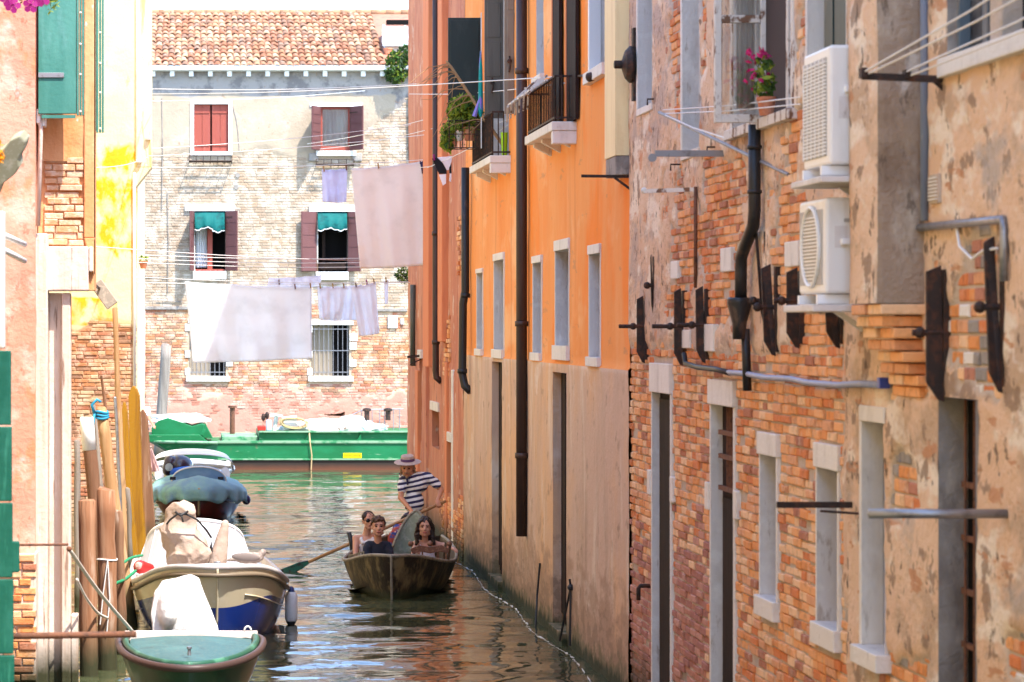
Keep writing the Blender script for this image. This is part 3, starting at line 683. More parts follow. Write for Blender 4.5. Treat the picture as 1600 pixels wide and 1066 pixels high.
# grey-blue cable duct
mb = MB(); mb.tube([wp(1069,553,.05), wp(1071,568,.05), wp(1090,574,.05), wp(1118,577,.05), wp(1140,583,.05)], .02, 8, 0)
mb.tube([wp(1138,582,.05), wp(1165,584,.05), wp(1195,590,.05), wp(1235,592,.05), wp(1262,598,.05), wp(1310,602,.05), wp(1340,600,.05), wp(1376,601,.05)], .019, 8, 1)
mb.build('cable_duct', [M['cable'], M['conduit']], hB, smooth=True)
c = wp(1377,600,.05); mb = MB(); mb.box(c[0]-.02, c[0]+.04, c[1]-.04, c[1]+.02, c[2]-.025, c[2]+.035); mb.build('duct_clip', mat('blue_plastic', (.03,.06,.30), .4), hB, bevel=.004)
# projecting brown bar, drying arms, brackets
Yp = RY(1336); z = ZZ(789, Yp); mb = MB(); mb.bar((XR+.05, Yp, z), (XR-.45, Yp, z), .03, .035); mb.tube([(XR-.2, Yp-.01, z-.035), (XR+.02, Yp-.2, z-.04)], .008, 6); mb.build('projecting_bar', M['iron'], hB)
Yp = RY(1133); z = ZZ(240, Yp); mb = MB(); mb.bar((XR+.05, Yp, z), (XR-.5, Yp, z), .03, .045); mb.lathe([(.03,-.01),(.03,.01)], (XR-.52, Yp, z-.03), (0,1,0), 10); mb.build('drying_arm', M['greymetal'], hB)
a = P(1030,176,22.4); b = wp(1232,273,0); mb = MB(); mb.tube([a, b], .013, 8); mb.build('drying_arm', M['greymetal'], hB)
mb = MB()
for (xa, ya, xb, yb) in ((1032,178,1250,163), (1036,172,1250,152), (1035,178,1130,215)):
    mb.tube([P(xa, ya, 22.4), P((xa+xb)/2, (ya+yb)/2+3, 20), P(xb, yb, 17.2)], .0045, 6)
mb.build('clothesline', M['line'], hB)
Yp = RY(1090); z = ZZ(296, Yp); mb = MB(); mb.bar((XR, Yp, z), (XR-.34, Yp+.4, z+.005), .03, .03); mb.ball((XR-.34, Yp+.4, z+.01), .025, 8); mb.build('drying_arm', M['peel'], hB)
c = wp(1008,925,.03); mb = MB(); mb.tube([(XR+.03, c[1], c[2]+.05), (XR-.07, c[1], c[2]+.05), (XR-.085, c[1], c[2]+.03), (XR-.085, c[1], c[2]-.07)], .018, 8); mb.build('wall_hook', M['iron'], hB, smooth=True)
for (x, y) in ((1025,155), (1062,257), (1120,230)):
    c = wp(x, y, 0); mb = MB(); mb.tube([(XR+.02, c[1], c[2]), (XR-.07, c[1], c[2]), (XR-.07, c[1], c[2]-.05)], .008, 6); mb.build('shutter_hook', M['iron'], hB)
# air conditioners
def aircon(label, Y0, Y1, z0, z1, X0, round_fan):
    t = thing('air_conditioner', label, 'air conditioner', ((X0+XR)/2, (Y0+Y1)/2, z0))
    mb = MB(); mb.box(X0, XR-.04, Y0, Y1, z0, z1); mb.build('casing', M['ac'], t, bevel=.018)
    h = z1-z0; g = MB(); g.box(X0-.004, X0+.02, Y0+.07, Y1-.03, z0+.05, z1-.06); g.build('fan_opening', M['ac_dark'], t)
    s = MB(); n = int((h-.13)/.02); cz, cy, rad = (z0+z1)/2, (Y0+Y1)/2-.0, h*.42
    for k in range(n):
        z = z0+.06+k*.02
        if round_fan:
            q = rad*rad-(z-cz)**2
            if q <= 0: continue
            q = math.sqrt(q); s.box(X0-.012, X0-.002, max(cy-q, Y0+.07), min(cy+q, Y1-.02), z, z+.008)
        else: s.box(X0-.012, X0-.002, Y0+.07, Y1-.03, z, z+.009)
    if round_fan: s.tube([(X0-.010, cy+rad*math.cos(k/24*2*math.pi), cz+rad*math.sin(k/24*2*math.pi)) for k in range(25)], .012, 6)
    if not round_fan:
        for y in np.linspace(Y0+.1, Y1-.06, 6): s.box(X0-.016, X0-.012, y, y+.006, z0+.05, z1-.06)
    s.build('grille', M['ac'], t)
    mb = MB(); mb.box(X0+.10, X0+.24, Y0-.006, Y0+.01, z1-.135, z1-.115); mb.build('vent_slot', M['ac_dark'], t)
    mb = MB(); mb.box(X0+.08, X0+.26, Y0-.03, Y0+.01, z1-.26, z1-.225); mb.prism([(X0+.14,Y0-.02,z1-.26),(X0+.24,Y0-.02,z1-.26),(X0+.24,Y0-.02,z1-.36)], (0,.03,0)); mb.build('valve_cover', M['white'], t, bevel=.006)
    mb = MB(); mb.box(X0+.05, X0+.12, Y0-.002, Y0+.01, z0+.25, z0+.37); mb.build('rating_plate', M['jamb'], t)
    for y in (Y0+.08, Y1-.12): mb = MB(); mb.bar((XR+.02, y, z0-.03), (X0-.03, y, z0-.03), .04, .05); mb.bar((XR+.02, y, z0-.22), (X0+.12, y, z0-.05), .03); mb.build('bracket', M['white'], t)
    mb = MB(); mb.box(X0-.06, XR-.02, Y0-.06, Y1+.06, z0-.10, z0-.065) if not round_fan else mb.box(X0-.08, XR-.02, Y0-.04, Y1+.05, z0-.10, z0-.06)
    mb.build('drip_shelf', M['jamb'], t, bevel=.006)
    mb = MB(); mb.tube([(X0+.22, Y0-.02, z1-.3), (X0+.25, Y0-.05, z0+.15), (XR+.0, Y0-.04, z0+.05)], .014, 8); mb.build('hose', M['white'], t, smooth=True)
aircon('upper air conditioner with ribbed grille on the brick wall', 15.64, 16.30, 4.09, 4.74, 3.48, False)
aircon('lower air conditioner with round fan on a grey shelf', 15.74, 16.42, 3.39, 3.915, 3.48, True)
# pot of pink flowers on the sill
def leafcloud(mb, c, r, n, size, rnd, mi=(0,), up=.3, flat=False):
    for _ in range(n):
        while True:
            p = Vector((rnd.uniform(-1,1), rnd.uniform(-1,1), rnd.uniform(-1,1)))
            if p.length < 1: break
        p = Vector((p.x*r[0], p.y*r[1], p.z*r[2]))+Vector(c); s = size*rnd.uniform(.6, 1.4)
        a = Vector((rnd.gauss(0,1), rnd.gauss(0,1), rnd.gauss(up,1))).normalized(); b = a.cross(Vector((rnd.gauss(0,1), rnd.gauss(0,1), rnd.gauss(0,1)))).normalized()
        mb.add([p-a*s, p+b*s*.38, p+a*s, p-b*s*.38], [(0,1,2,3)], rnd.choice(mi))
def leafmat(name, c): return mat(name, c, .55, [dict(c=dk(c, .55), s=20, lo=.45, hi=.65)], trans=.35, spec=.3)
M['leaf'] = leafmat('green_leaf', (.07,.15,.025)); M['leaf2'] = leafmat('yellow_green_leaf', (.30,.38,.04)); M['leaf3'] = leafmat('dark_leaf', (.035,.07,.02))
M['pinkfl'] = mat('pink_petal', (.62,.03,.18), .6, trans=.3); M['purplefl'] = mat('magenta_petal', (.30,.008,.17), .6, trans=.2)
M['terra'] = mat('terracotta', (.48,.17,.085), .85, [dict(c=(.60,.30,.18), s=9, lo=.5, hi=.7)])
Yf = RY(1212); c = P(1212, 150, Yf); cx = XR-.06
t = thing('flower_pot', 'small pot of pink and red flowers on the peeling window sill', 'flower pot', (cx, Yf, wc[2]))
mb = MB(); mb.lathe([(.045,0),(.06,.10),(.066,.10),(.066,.12),(.05,.12)], (cx, Yf, wc[2]+.002), (0,0,1), 16); mb.build('pot', M['terra'], t, smooth=False)
rf = random.Random(5); mb = MB(); leafcloud(mb, (cx-.02, Yf, wc[2]+.24), (.075,.09,.16), 150, .03, rf, (0, 1)); mb.build('leaves', [M['leaf'], M['leaf2']], t, recalc=False)
mb = MB()
for _ in range(26):
    p = Vector((cx-.03+rf.uniform(-.10,.06), Yf+rf.uniform(-.1,.1), wc[2]+.2+rf.uniform(-.06,.24)))
    leafcloud(mb, p, (.016,.016,.016), 7, .022, rf)
mb.build('blossoms', M['pinkfl'], t, recalc=False)
# ---------------- orange house
hC = thing('orange_house', 'bright orange plastered house with beige base, narrow windows and two balconies', 'house', (XR, 32, 0))
UC0, UC1 = 24.975, RY(727)
zs = 2.845
wC = [rop(746,755,427,545), rop(773,788,407,546), rop(834,847,411,551), rop(869,890,391,540), rop(922,939,397,558)]
dC = [(RY(787), RY(771), -.3, zs-.06), (RY(888), RY(867), -.3, zs-.1)]
wtop = (RY(950), RY(923), ZZ(104, 26.7), 7.0); wmid = (RY(849), RY(838), ZZ(120, 31.5), 7.4)
dbal = (34.45, 36.75, 5.27, 7.7)
opsC = wC+dC+[wtop, wmid, dbal]
body(hC, XR, XR+7, UC0, UC1, 8.1, 7.8, M['orange'], M['roof'])
def hC_f(u, v): return (fbm(u*1.5, v*1.0, 41)-.5)*.03+(fbm(u*9, v*9, 42, 3)-.5)*.008+sstep(zs+.012, zs-.012, v)*.018
hf_wall('wall', 'R', XR, UC0, UC1, -.3, 7.8, .07, opsC+[(UC0-1, UC0-.9, zs-.012, zs+.012)], hC_f, [M['orange'], M['beige']], hC, None, lambda U, V: (V < zs).astype(int))
for i, o in enumerate(wC):
    w = reveal('R', XR, o, (.24, .24, .22, .15, .24)[i], (M['jamb'], M['dark']), hC, 'window', .0)
    trim(w, 'R', XR, o, M['stone'], lint=((.06,.09,.08,.11,.09)[i], .03, .045), sill=((.09,.11,.09,.15,.09)[i], .03, .045), jw=.03)
    if i == 3: blk('shutter', 'R', XR, o[0], o[0]+.1, o[2], o[3], -.10, -.04, M['wood_dark'], w)
for o in dC:
    d = reveal('R', XR, o, .09, (M['beige'], M['wood_dark']), hC, 'doorway', .02, nofloor=True)
    dl = MB(); n = 6; w_ = (o[1]-o[0])/n
    for k in range(n): c = MB(); wbox(c, 'R', XR, o[0]+k*w_+.004, o[0]+(k+1)*w_-.004, .18+.05*(k % 2), o[3], -.085, -.06-.006*(k % 2)); c.build('plank', M['wood_dark'], d)
    blk('step', 'R', XR, o[0]-.02, o[1]+.02, -.3, .12, -.09, .07, M['beige'], d)
w = reveal('R', XR, wtop, .14, (M['jamb'], M['dark']), hC, 'window', .0)
blk('sill', 'R', XR, wtop[0]-.06, wtop[1]+.06, wtop[2]-.11, wtop[2], -.14, .07, M['stone'], w)
blk('shutter', 'R', XR, wtop[0], wtop[0]+.22, wtop[2]+.03, wtop[3], -.05, -.01, M['grey_shutter'], w); blk('frame', 'R', XR, wtop[1]-.01, wtop[1]+.05, wtop[2], wtop[3], -.1, .02, M['white'], w)
w = reveal('R', XR, wmid, .16, (M['jamb'], M['dark']), hC, 'window', .0)
blk('sill', 'R', XR, wmid[0]-.06, wmid[1]+.06, wmid[2]-.1, wmid[2], -.14, .05, M['stone'], w)
# brown leaves of the balcony door
for (xa, xb) in ((868, 878), (890, 904)):
    Ya, Yb = RY(xb, XR-.02), RY(xa, XR-.02); s = MB(); wbox(s, 'R', XR, Ya, Yb, 5.25, 7.6, .018, .05); s.build('shutter', M['wood_dark'], hC)
    blk('frame', 'R', XR, Yb, Yb+.05, 5.25, 7.6, .016, .06, M['redlight'], hC)
# balconies
def balcony(parent, Y0, Y1, X0, zt, zb, rail, solid_end=True):
    b = MB(); b.box(X0, XR+.05, Y0, Y1, zt-.09, zt); b.box(X0+.01, XR+.05, Y0+.01, Y0+.14, zb, zt-.091)
    sl = b.build('balcony_slab', M['stone'], parent, bevel=.008)
    for y in (Y0+.45, (Y0+Y1)/2+.1, Y1-.35):
        c = MB(); c.prism([(XR+.02, y, zt-.092), (X0+.06, y, zt-.092), (X0+.06, y, zt-.13), (XR+.02, y, zb-.02)], (0, .1, 0)); c.build('corbel', M['stone'], sl)
    r = MB(); zr = zt+rail; n = int((Y1-Y0)/.14)
    for k in range(n+1):
        y = Y0+.04+(Y1-Y0-.08)*k/n; r.tube([(X0+.04, y, zt), (X0+.04, y, zr)], .008, 5)
    for k in range(3):
        x = X0+.04+(XR-X0-.05)*k/3
        for y in (Y0+.04, Y1-.04): r.tube([(x, y, zt), (x, y, zr)], .008, 5)
    for z in (zr, zt+.04): r.bar((X0+.04, Y0+.03, z), (X0+.04, Y1-.03, z), .025, .02); r.bar((X0+.04, Y0+.04, z), (XR+.02, Y0+.04, z), .025, .02); r.bar((X0+.04, Y1-.04, z), (XR+.02, Y1-.04, z), .025, .02)
    r.build('railing', M['iron'], sl)
    return sl
b1 = balcony(hC, 28.4, 30.7, 3.58, 5.24, 5.02, .45)
b2 = balcony(hC, 34.3, 36.8, 3.586, 5.26, 5.05, .52)
# balcony door and its shutters
w = reveal('R', XR, dbal, .3, (M['jamb'], M['dark']), hC, 'balcony_door', .0)
def leafy(name, xa, xb, ya, yb, Y, m, panels=3, parent=hC, th=.035):
    a, b = P(xa, yb, Y), P(xb, ya, Y); s = MB(); s.box(a[0], b[0], Y-th/2, Y+th/2, a[2], b[2]); o = s.build(name, m, parent, bevel=.004)
    hgt = (b[2]-a[2])/panels
    for k in range(panels):
        c = MB(); c.box(a[0]+.03, b[0]-.03, Y-th/2-.009, Y-th/2+.004, a[2]+k*hgt+.03, a[2]+(k+1)*hgt-.03); c.build('panel', m, o, bevel=.006)
    return o
leafy('shutter', 700, 752, 28, 192, 36.85, M['black_shutter'], 1)
s = leafy('shutter', 757, 786, -60, 185, 35.3, M['grey_shutter'], 4); leafy('shutter', 788, 807, -60, 178, 33.9, M['pale_shutter'], 3)
for (x, y, Y) in ((769,133,35.27), (796,100,33.87)):
    c = P(x, y, Y); mb = MB(); mb.tube([(c[0], c[1], c[2]+.09), (c[0]+.01, c[1]-.03, c[2]), (c[0]-.005, c[1]-.02, c[2]-.1)], .012, 6); mb.ball((c[0], c[1]-.02, c[2]+.03), (.03,.015,.03), 8); mb.build('shutter_latch', M['iron'], hC)
# rain pipes
def rpipe(parent, pts, r, m, collars=(), name='rain_pipe'):
    mb = MB(); mb.tube(pts, r, 14)
    for (p) in collars: mb.lathe([(r*1.22,-.03),(r*1.22,.03)], p, (0,0,1), 14)
    return mb.build(name, m, parent, smooth=True)
Y = RY(815, XR-.08)
rpipe(hC, [(XR-.08, Y, 8.0), (XR-.08, Y, ZZ(838, Y))], .062, M['pipe_brown'], [(XR-.08, Y, ZZ(712, Y)), (XR-.08, Y, ZZ(506, Y)), (XR-.08, Y, 6.1)])
# pale yellow flue at the end of the orange house
M['paleyellow'] = mat('pale_yellow_plaster', (.84,.68,.38), .9, [dict(c=(.72,.54,.28), s=(8,8,1.2), lo=.5, hi=.7, a=.7)], bump=.004)
mb = MB(); mb.box(XR-.13, XR+.02, UC0+.01, UC0+.65, 4.7, 8.0); mb.build('flue', M['paleyellow'], hC)
mb = MB(); mb.box(XR-.125, XR+.02, UC0+.012, UC0+.62, 4.53, 4.698); mb.build('flue_base', M['cement'], hC, bevel=.01)
Y = 25.02; z = ZZ(276, Y); mb = MB(); mb.bar((XR+.03, Y, z), (XR-.42, Y, z+.005), .02, .025); mb.bar((XR+.02, Y, z-.12), (XR-.13, Y, z-.01), .02); mb.build('iron_bracket', M['iron'], hC)
# wall lamp / siren under the sill
c = P(925,121,26.9); mb = MB(); mb.lathe([(.02,0),(.045,.02),(.045,.05),(.03,.12),(.012,.2)], (XR-.10, 26.95, c[2]), (.6,-.8,.12), 12); mb.build('wall_siren', M['iron'], hC, smooth=True)
c = RY(890); mb = MB(); mb.bar((XR-.02, RY(907), ZZ(118, 28.1)), (XR-.02, RY(918), ZZ(117, 27.6)), .02); mb.build('iron_peg', M['iron'], hC)
# slatted rack on the nearer balcony
t = thing('drying_rack', 'weathered grey slatted rack folded over the nearer balcony railing', 'rack', (3.5, 29.5, 5.55))
def rackp(s, q): return Vector((3.42+.16*q, 28.75+s*2.1, 5.58+.10*q-.0*s+.03*math.sin(s*3)))
for k in range(7):
    mb = MB(); a = rackp(0.02, k/6); b = rackp(.98, k/6); mb.bar(a, b, .018, .02); mb.build('slat', M['peel'], t)
for k in range(6):
    mb = MB(); s = .04+k*.18; a = rackp(s, 0)+Vector((-.02,0,-.03)); b = rackp(s, 1)+Vector((.01,0,.05)); mb.bar(a, b, .02, .02); mb.bar(a, a+Vector((.02,.25,-.14)), .016); mb.build('rack_leg', M['peel'], t)
# things on the farther balcony
t = thing('planter_basket', 'iron basket of clay pots with a feathery green fern on the farther balcony', 'plant', (3.5, 35.7, 5.5))
for (x, y, r, m, nm) in ((734,208,.085,M['terra'],'pot'), (716,212,.06,M['stone'],'pot'), (709,222,.05,M['terra'],'pot')):
    c = P(x, y, 35.6); mb = MB(); mb.lathe([(r*.7,-r*1.1),(r*.98,r*.5),(r*1.08,r*.5),(r*1.08,r*.85),(r*.8,r*.85)], c, (0,0,1), 16); mb.build(nm, m, t)
mb = MB(); c0, c1 = P(700,232,35.6), P(752,190,35.6)
for z in (c0[2], (c0[2]+c1[2])/2, c1[2]): mb.tube([(c0[0], 35.45, z), (c1[0], 35.45, z), (c1[0], 35.75, z), (c0[0], 35.75, z), (c0[0], 35.45, z)], .006, 5)
for k in range(6): x = c0[0]+(c1[0]-c0[0])*k/5; mb.tube([(x, 35.45, c1[2]), (x, 35.45, c0[2]), (x, 35.75, c0[2]), (x, 35.75, c1[2])], .006, 5)
mb.build('basket', M['iron'], t)
rf = random.Random(9); mb = MB()
for k in range(46):
    base = Vector(P(rf.uniform(704,745), 200, 35.6)); d_ = Vector((rf.uniform(-.32,.12), rf.uniform(-.25,.15), rf.uniform(.05,.36)))
    for q in range(11):
        s = q/10; p = base+d_*s+Vector((0,0,-.28*s*s*rf.uniform(.6,1.2)))
        for e in (-1, 1): mb.add([p, p+Vector((e*.035*(1.1-s), .02, -.012)), p+Vector((e*.045*(1.1-s), .0, -.028)), p+Vector((0,0,-.012))], [(0,1,2,3)], rf.choice((0,1,1)))
leafcloud(mb, P(726,172,35.6), (.22,.17,.19), 800, .05, rf, (0,1,1,1)); leafcloud(mb, P(700,215,35.6), (.10,.1,.19), 320, .045, rf, (0,1,1,1))
mb.build('fern', [M['leaf'], M['leaf2']], t, recalc=False)
M['straw'] = mat('dry_straw', (.42,.24,.11), .8, trans=.2)
t = thing('dried_palm', 'dried brown palm branch with drooping fronds leaning on the farther balcony', 'palm branch', P(775,222,35.2))
mb = MB(); mb.tube([P(786,227,35.1), P(760,190,35.3), P(735,150,35.5), P(705,105,35.6), P(697,95,35.6)], [.022,.022,.02,.018,.01], 8); mb.build('stem', M['straw'], t, smooth=True)
mb = MB()
for k in range(18):
    s = rf.uniform(.25, 1); a = Vector(P(786-89*s, 227-132*s, 35.1+.5*s)); d_ = Vector((rf.uniform(-.55,-.05), rf.uniform(-.2,.2), rf.uniform(-.02,.18)))
    pts = [a+d_*q+Vector((0,0,-.45*q*q*rf.uniform(.5,1))) for q in (0,.25,.5,.75,1)]; mb.tube(pts, [.007,.006,.005,.004,.0015], 4)
mb.build('fronds', M['straw'], t, recalc=False)
t = thing('folded_parasol', 'thin folded teal and violet parasol standing in the farther balcony door', 'parasol', P(752,190,34.9))
mb = MB(); mb.lathe([(.012,0),(.035,.08),(.028,.3),(.022,.6),(.008,.8)], P(751,183,34.9), (0,0,1), 8); mb.build('canopy', mat('teal_cloth', (.0,.26,.24), .7, [dict(c=(.20,.14,.50), s=(9,9,5), lo=.55, hi=.65)]), t)
mb = MB(); mb.tube([P(752,232,34.9), P(752,20,34.9)], .006, 6); mb.tube([P(741,182,34.9), P(751,150,34.9)], [.03,.012], 6, 1); mb.build('pole', [M['line'], mat('violet_cloth', (.25,.2,.55), .7)], t)
Yl = 34.5; a = P(788,243,Yl); t = MB()
t.lathe([(.032,0),(.042,.27),(.046,.27),(.046,.282),(.034,.282)], (a[0], Yl, 5.262), (0,0,1), 18)
tag(t.build('tall_pot', mat('lime_plastic', (.30,.60,.01), .35), smooth=False), 'tall lime green pot on the corner of the farther balcony', 'pot')

# ---------------- red house at the far end of the right side
hD = thing('red_house', 'old brick-red plastered house at the far corner of the canal', 'house', (XR, 45, 0))
UD0, UD1 = UC1+.004, 50.2
oD = [rop(674,686,-200,62), rop(677,688,642,700), rop(700,709,690,770), (RY(661), RY(657), ZZ(690,47.3), ZZ(560,47.3))]
body(hD, XR, XR+7, UD0, UD1, 12.0, 9.4, M['red'], M['roof'])
def hD_f(u, v): return (fbm(u*2, v*.8, 51)-.5)*.05+(fbm(u*8, v*5, 52, 3)-.5)*.02+sstep(2.75, 2.65, v+(fbm(u*3, u*0, 3)-.5)*.5)*.02
hf_wall('wall', 'R', XR, UD0, UD1, -.3, 9.4, .08, oD, hD_f, [M['red']], hD)
w = reveal('R', XR, oD[0], .2, (M['jamb'], M['dark']), hD, 'window', .02); blk('sill', 'R', XR, oD[0][0]-.1, oD[0][1]+.1, oD[0][2]-.1, oD[0][2], -.2, .06, M['stone'], w)
for o in oD[1:]:
    w = reveal('R', XR, o, .12, (M['red'], M['wood_dark']), hD, 'slot_window', .02)
    blk('lintel', 'R', XR, o[0]-.08, o[1]+.08, o[3], o[3]+.14, -.1, .05, M['stone'], w)
def pier(xa, xb, z0, z1, m, deep=1.2):
    Y = RY(xb); X0 = P(xa, 0, Y)[0]; mb = MB(); mb.box(X0, XR+.05, Y, Y+deep, z0, z1); return mb.build('pier', m, hD, bevel=.012)
pier(669, 683, 2.6, 11.9, M['redlight'], 1.0); pier(690, 701, 3.0, 11.9, M['redlight'], .7); pier(652, 658, -.3, 2.5, M['redlight'], .5); pier(665, 672, -.3, 2.6, M['red'], .5)
pier(697, 703, -.3, 2.7, M['redlight'], .3); pier(707, 711, -.3, 2.6, M['stone'], .25)
Y = RY(684, XR-.07); rpipe(hD, [(XR-.10, Y, 11.5), (XR-.10, Y, ZZ(580, Y)), (XR-.09, Y, ZZ(590, Y)), (XR-.02, Y-.03, ZZ(596, Y))], .05, M['pipe_brown'], [(XR-.1, Y, ZZ(365, Y)), (XR-.1, Y, ZZ(535, Y))])
Y = RY(727, XR-.08); rpipe(hD, [(XR-.08, Y, ZZ(262, Y)), (XR-.08, Y, ZZ(455, Y)), (XR-.11, Y, ZZ(475, Y)), (XR-.12, Y, ZZ(585, Y)), (XR-.09, Y-.03, ZZ(603, Y)), (XR-.02, Y-.1, ZZ(611, Y))], .055, M['pipe_black'], [(XR-.08, Y, ZZ(462, Y)), (XR-.12, Y, ZZ(580, Y))])
Y = RY(645, XR-.06); rpipe(hD, [(XR-.06, Y, ZZ(445, Y)), (XR-.06, Y, ZZ(572, Y))], .045, M['pipe_green'])
mb = MB(); Y = RY(660); mb.bar((XR, Y, ZZ(556, Y)), (XR-.25, Y, ZZ(558, Y)), .04); mb.bar((XR, Y, ZZ(560, Y)), (XR-.2, Y, ZZ(570, Y)), .02); mb.build('iron_bracket', M['iron'], hD)
rd = random.Random(31); cD = brick_cells(UD0, RY(690), -.05, .95, .25, .066, .012, oD, lambda a, b: b < .45+.6*float(fbm(a*2.2, .5, 77)) , rd, jit=.008)
brick_field('R', XR, cD, .035, BR, hD, rd)
for (x0, y0, h_) in ((700,540,.9), (722,385,.8)):
    Y = RY(x0); cc = brick_cells(Y-.5, Y+.5, ZZ(y0, Y)-h_/2, ZZ(y0, Y)+h_/2, .25, .07, .012, oD, lambda a, b: rd.random() < .75, rd, jit=.008); brick_field('R', XR, cc, .03, BR, hD, rd)
# plants on the far corner
for (x, y, r, lab, n) in ((630,430,.15,'small green bush clinging to the red corner beside the laundry', 260),):
    t = thing('wall_plant', lab, 'plant', P(x, y, 50.4)); mb = MB(); leafcloud(mb, P(x, y, 50.4), (r, .12, r*1.1), n, .035, rf, (0,1,2)); mb.build('leaves', [M['leaf'], M['leaf2'], M['leaf3']], t, recalc=False)
    mb = MB(); a = Vector(P(x, y, 50.4)); mb.tube([(XR-.02, 50.1, a.z-.1), a, a+Vector((-.05,0,.06))], [.012,.01,.004], 5); mb.build('stem', M['wood_dark'], t)
# foam line and mooring ropes along the right wall
M['foam'] = mat('water_foam', (.62,.60,.55), .8)
mb = MB(); rf = random.Random(2); y = 24.0
while y < 39.5:
    l = rf.uniform(.12, .5); w_ = rf.choice((.004, .008, .014, .022)); xo = XR-.16-.05*math.sin(y*1.3)-rf.uniform(0,.03); xe = XR-.16-.05*math.sin((y+l)*1.3)-rf.uniform(0,.03)
    pts = []; n = 6
    for k in range(n+1): s = k/n; pts.append((xo+(xe-xo)*s+rf.uniform(-.008,.008), y+l*s, .018+w_*.12*math.sin(math.pi*s)))
    mb.tube(pts, [max(.002, w_*.5*math.sin(math.pi*k/n)) for k in range(n+1)], 6); y += l*rf.uniform(.8, 1.5)
stuff(tag(mb.build('foam', M['foam'], recalc=False), 'thin broken line of white foam along the orange house at the waterline', 'foam'))
mb = MB(); Y = RY(848); mb.tube([(XR-.03, Y, ZZ(880, Y)), (XR-.06, Y, ZZ(930, Y)), (XR-.10, Y-.2, .02), (XR-.12, Y-.25, -.2)], .012, 6); mb.build('mooring_rope', M['cable'], hC)
mb = MB(); Y = RY(898); a = (XR-.04, Y, ZZ(918, Y)); mb.ball(a, .035, 8); mb.tube([a, (XR-.05, Y-.02, .05)], .012, 6); mb.tube([a, (XR-.09, Y+.45, .05)], .012, 6); mb.tube([a, (XR-.05, Y, ZZ(905, Y))], .012, 6); mb.build('mooring_rope', M['cable'], hC)
# ================================================================== FAR HOUSE across the side canal
YF = 71.0
fx = lambda x: (x-VX)*YF/F
fz = lambda y: H+(VY-y)*YF/F
hE = thing('far_house', 'cream brick house with red tiled roof facing down the canal', 'house', (2.5, YF, 0))
def fop(xa, xb, ya, yb): return (fx(xa), fx(xb), fz(yb), fz(ya))
W1, W2, W3, W4 = fop(303,357,163,237), fop(501,547,167,236), fop(303,352,330,424), fop(495,543,331,425)
G1, G2 = fop(297,353,505,588), fop(488,546,508,588)
opsE = [W1, W2, W3, W4, G1, G2]
EX0, EX1 = fx(195), fx(672)
M['cream'] = mat('cream_facade', (.38,.30,.215), .92, [
    dict(c=(.42,.335,.245), s=(.9,.9,.9), lo=.42, hi=.6), dict(c=(.50,.40,.31), s=(2.5,2.5,2), lo=.54, hi=.72, a=.7),
    dict(c=(.33,.30,.275), attr='grey', lo=.3, hi=.7), dict(c=(.20,.18,.17), attr='grey', lo=.3, hi=.7, s=3, nlo=.5, nhi=.62),
    dict(c=(.55,.40,.28), attr='low', lo=.2, hi=.8, a=.9), dict(c=(.50,.25,.18), attr='pink', lo=.3, hi=.7, a=.95), dict(c=(.30,.17,.10), s=(7,7,5), lo=.64, hi=.70, a=.6), dict(c=ALG, z=(.1,.5), n=.5)], bump=.012, bs=14, bd=6)
def pe(u, v): return VX+u*F/YF, VY-(v-H)*F/YF
def plE(u, v):
    x, y = pe(u, v); n = fbm(u*1.6, v*1.6, 61)-.5; n2 = fbm(u*5, v*5, 62)-.5
    m = sstep(6, -6, y-240+n*40+n2*14)                                     # smooth render on the top storey
    m = np.where(x > 570, np.minimum(m, sstep(6, -6, y-(150+(640-x)*.6)+n*60)), m)
    pk = sstep(-8, 10, y-612+n*70+n2*20)*(.38+.5*sstep(-.05,.12,n2))
    return np.maximum(m, pk)
def hE_f(u, v):
    m = plE(u, v); return -.007-.010*sstep(-4, 4, pe(u, v)[1]-480)+m*.030+(fbm(u*3, v*3, 63)-.5)*.02*m+(fbm(u*14, v*14, 64, 3)-.5)*.006
wallE = hf_wall('wall', 'F', YF, EX0, EX1, -.3, fz(112), .07, opsE, hE_f, [M['cream']], hE, plE)
me = wallE.data; co = np.empty(len(me.vertices)*3, np.float32); me.vertices.foreach_get('co', co); co = co.reshape(-1, 3)
xx, yy = pe(co[:, 0], co[:, 2]); nz = fbm(co[:, 0]*2, co[:, 2]*2, 66)-.5
for nm, val in (('grey', np.maximum(sstep(5, -5, yy-150+nz*20), sstep(4, -8, np.abs(xx-632)-(22-np.abs(yy-190)*.2)))), ('low', sstep(-4, 4, yy-480+nz*10)), ('pink', sstep(-8, 10, yy-612+nz*70))):
    a = me.attributes.new(nm, 'FLOAT', 'POINT'); a.data.foreach_set('value', val.astype(np.float32))
bE = [mat('pale_brick_%d' % i, c, .92, [dict(c=dk(c, .7), s=8, lo=.55, hi=.7, a=.7), dict(c=mixc(c, (.7,.62,.52), .5), s=3, lo=.45, hi=.6)], bump=.004, bs=30) for i, c in enumerate([(.36,.275,.195), (.40,.31,.23), (.33,.24,.165), (.38,.265,.175)])]
bL = [mat('old_brick_%d' % i, c, .92, [dict(c=dk(c, .6), s=8, lo=.52, hi=.7, a=.8), dict(c=mixc(c, (.68,.52,.40), .6), s=3, lo=.48, hi=.62)], bump=.008, bs=30) for i, c in enumerate([(.45,.20,.09), (.49,.28,.15), (.40,.155,.085), (.51,.35,.215), (.33,.18,.11)])]
re_ = random.Random(17)
def keepE(a, b): return float(plE(np.array([a]), np.array([b]))[0]) < .7
cE = brick_cells(fx(205), fx(655), .2, fz(155), .25, .068, .009, [(o[0]-.05, o[1]+.05, o[2]-.18, o[3]+.16) for o in opsE], keepE, re_, jit=.005, miss=.003)
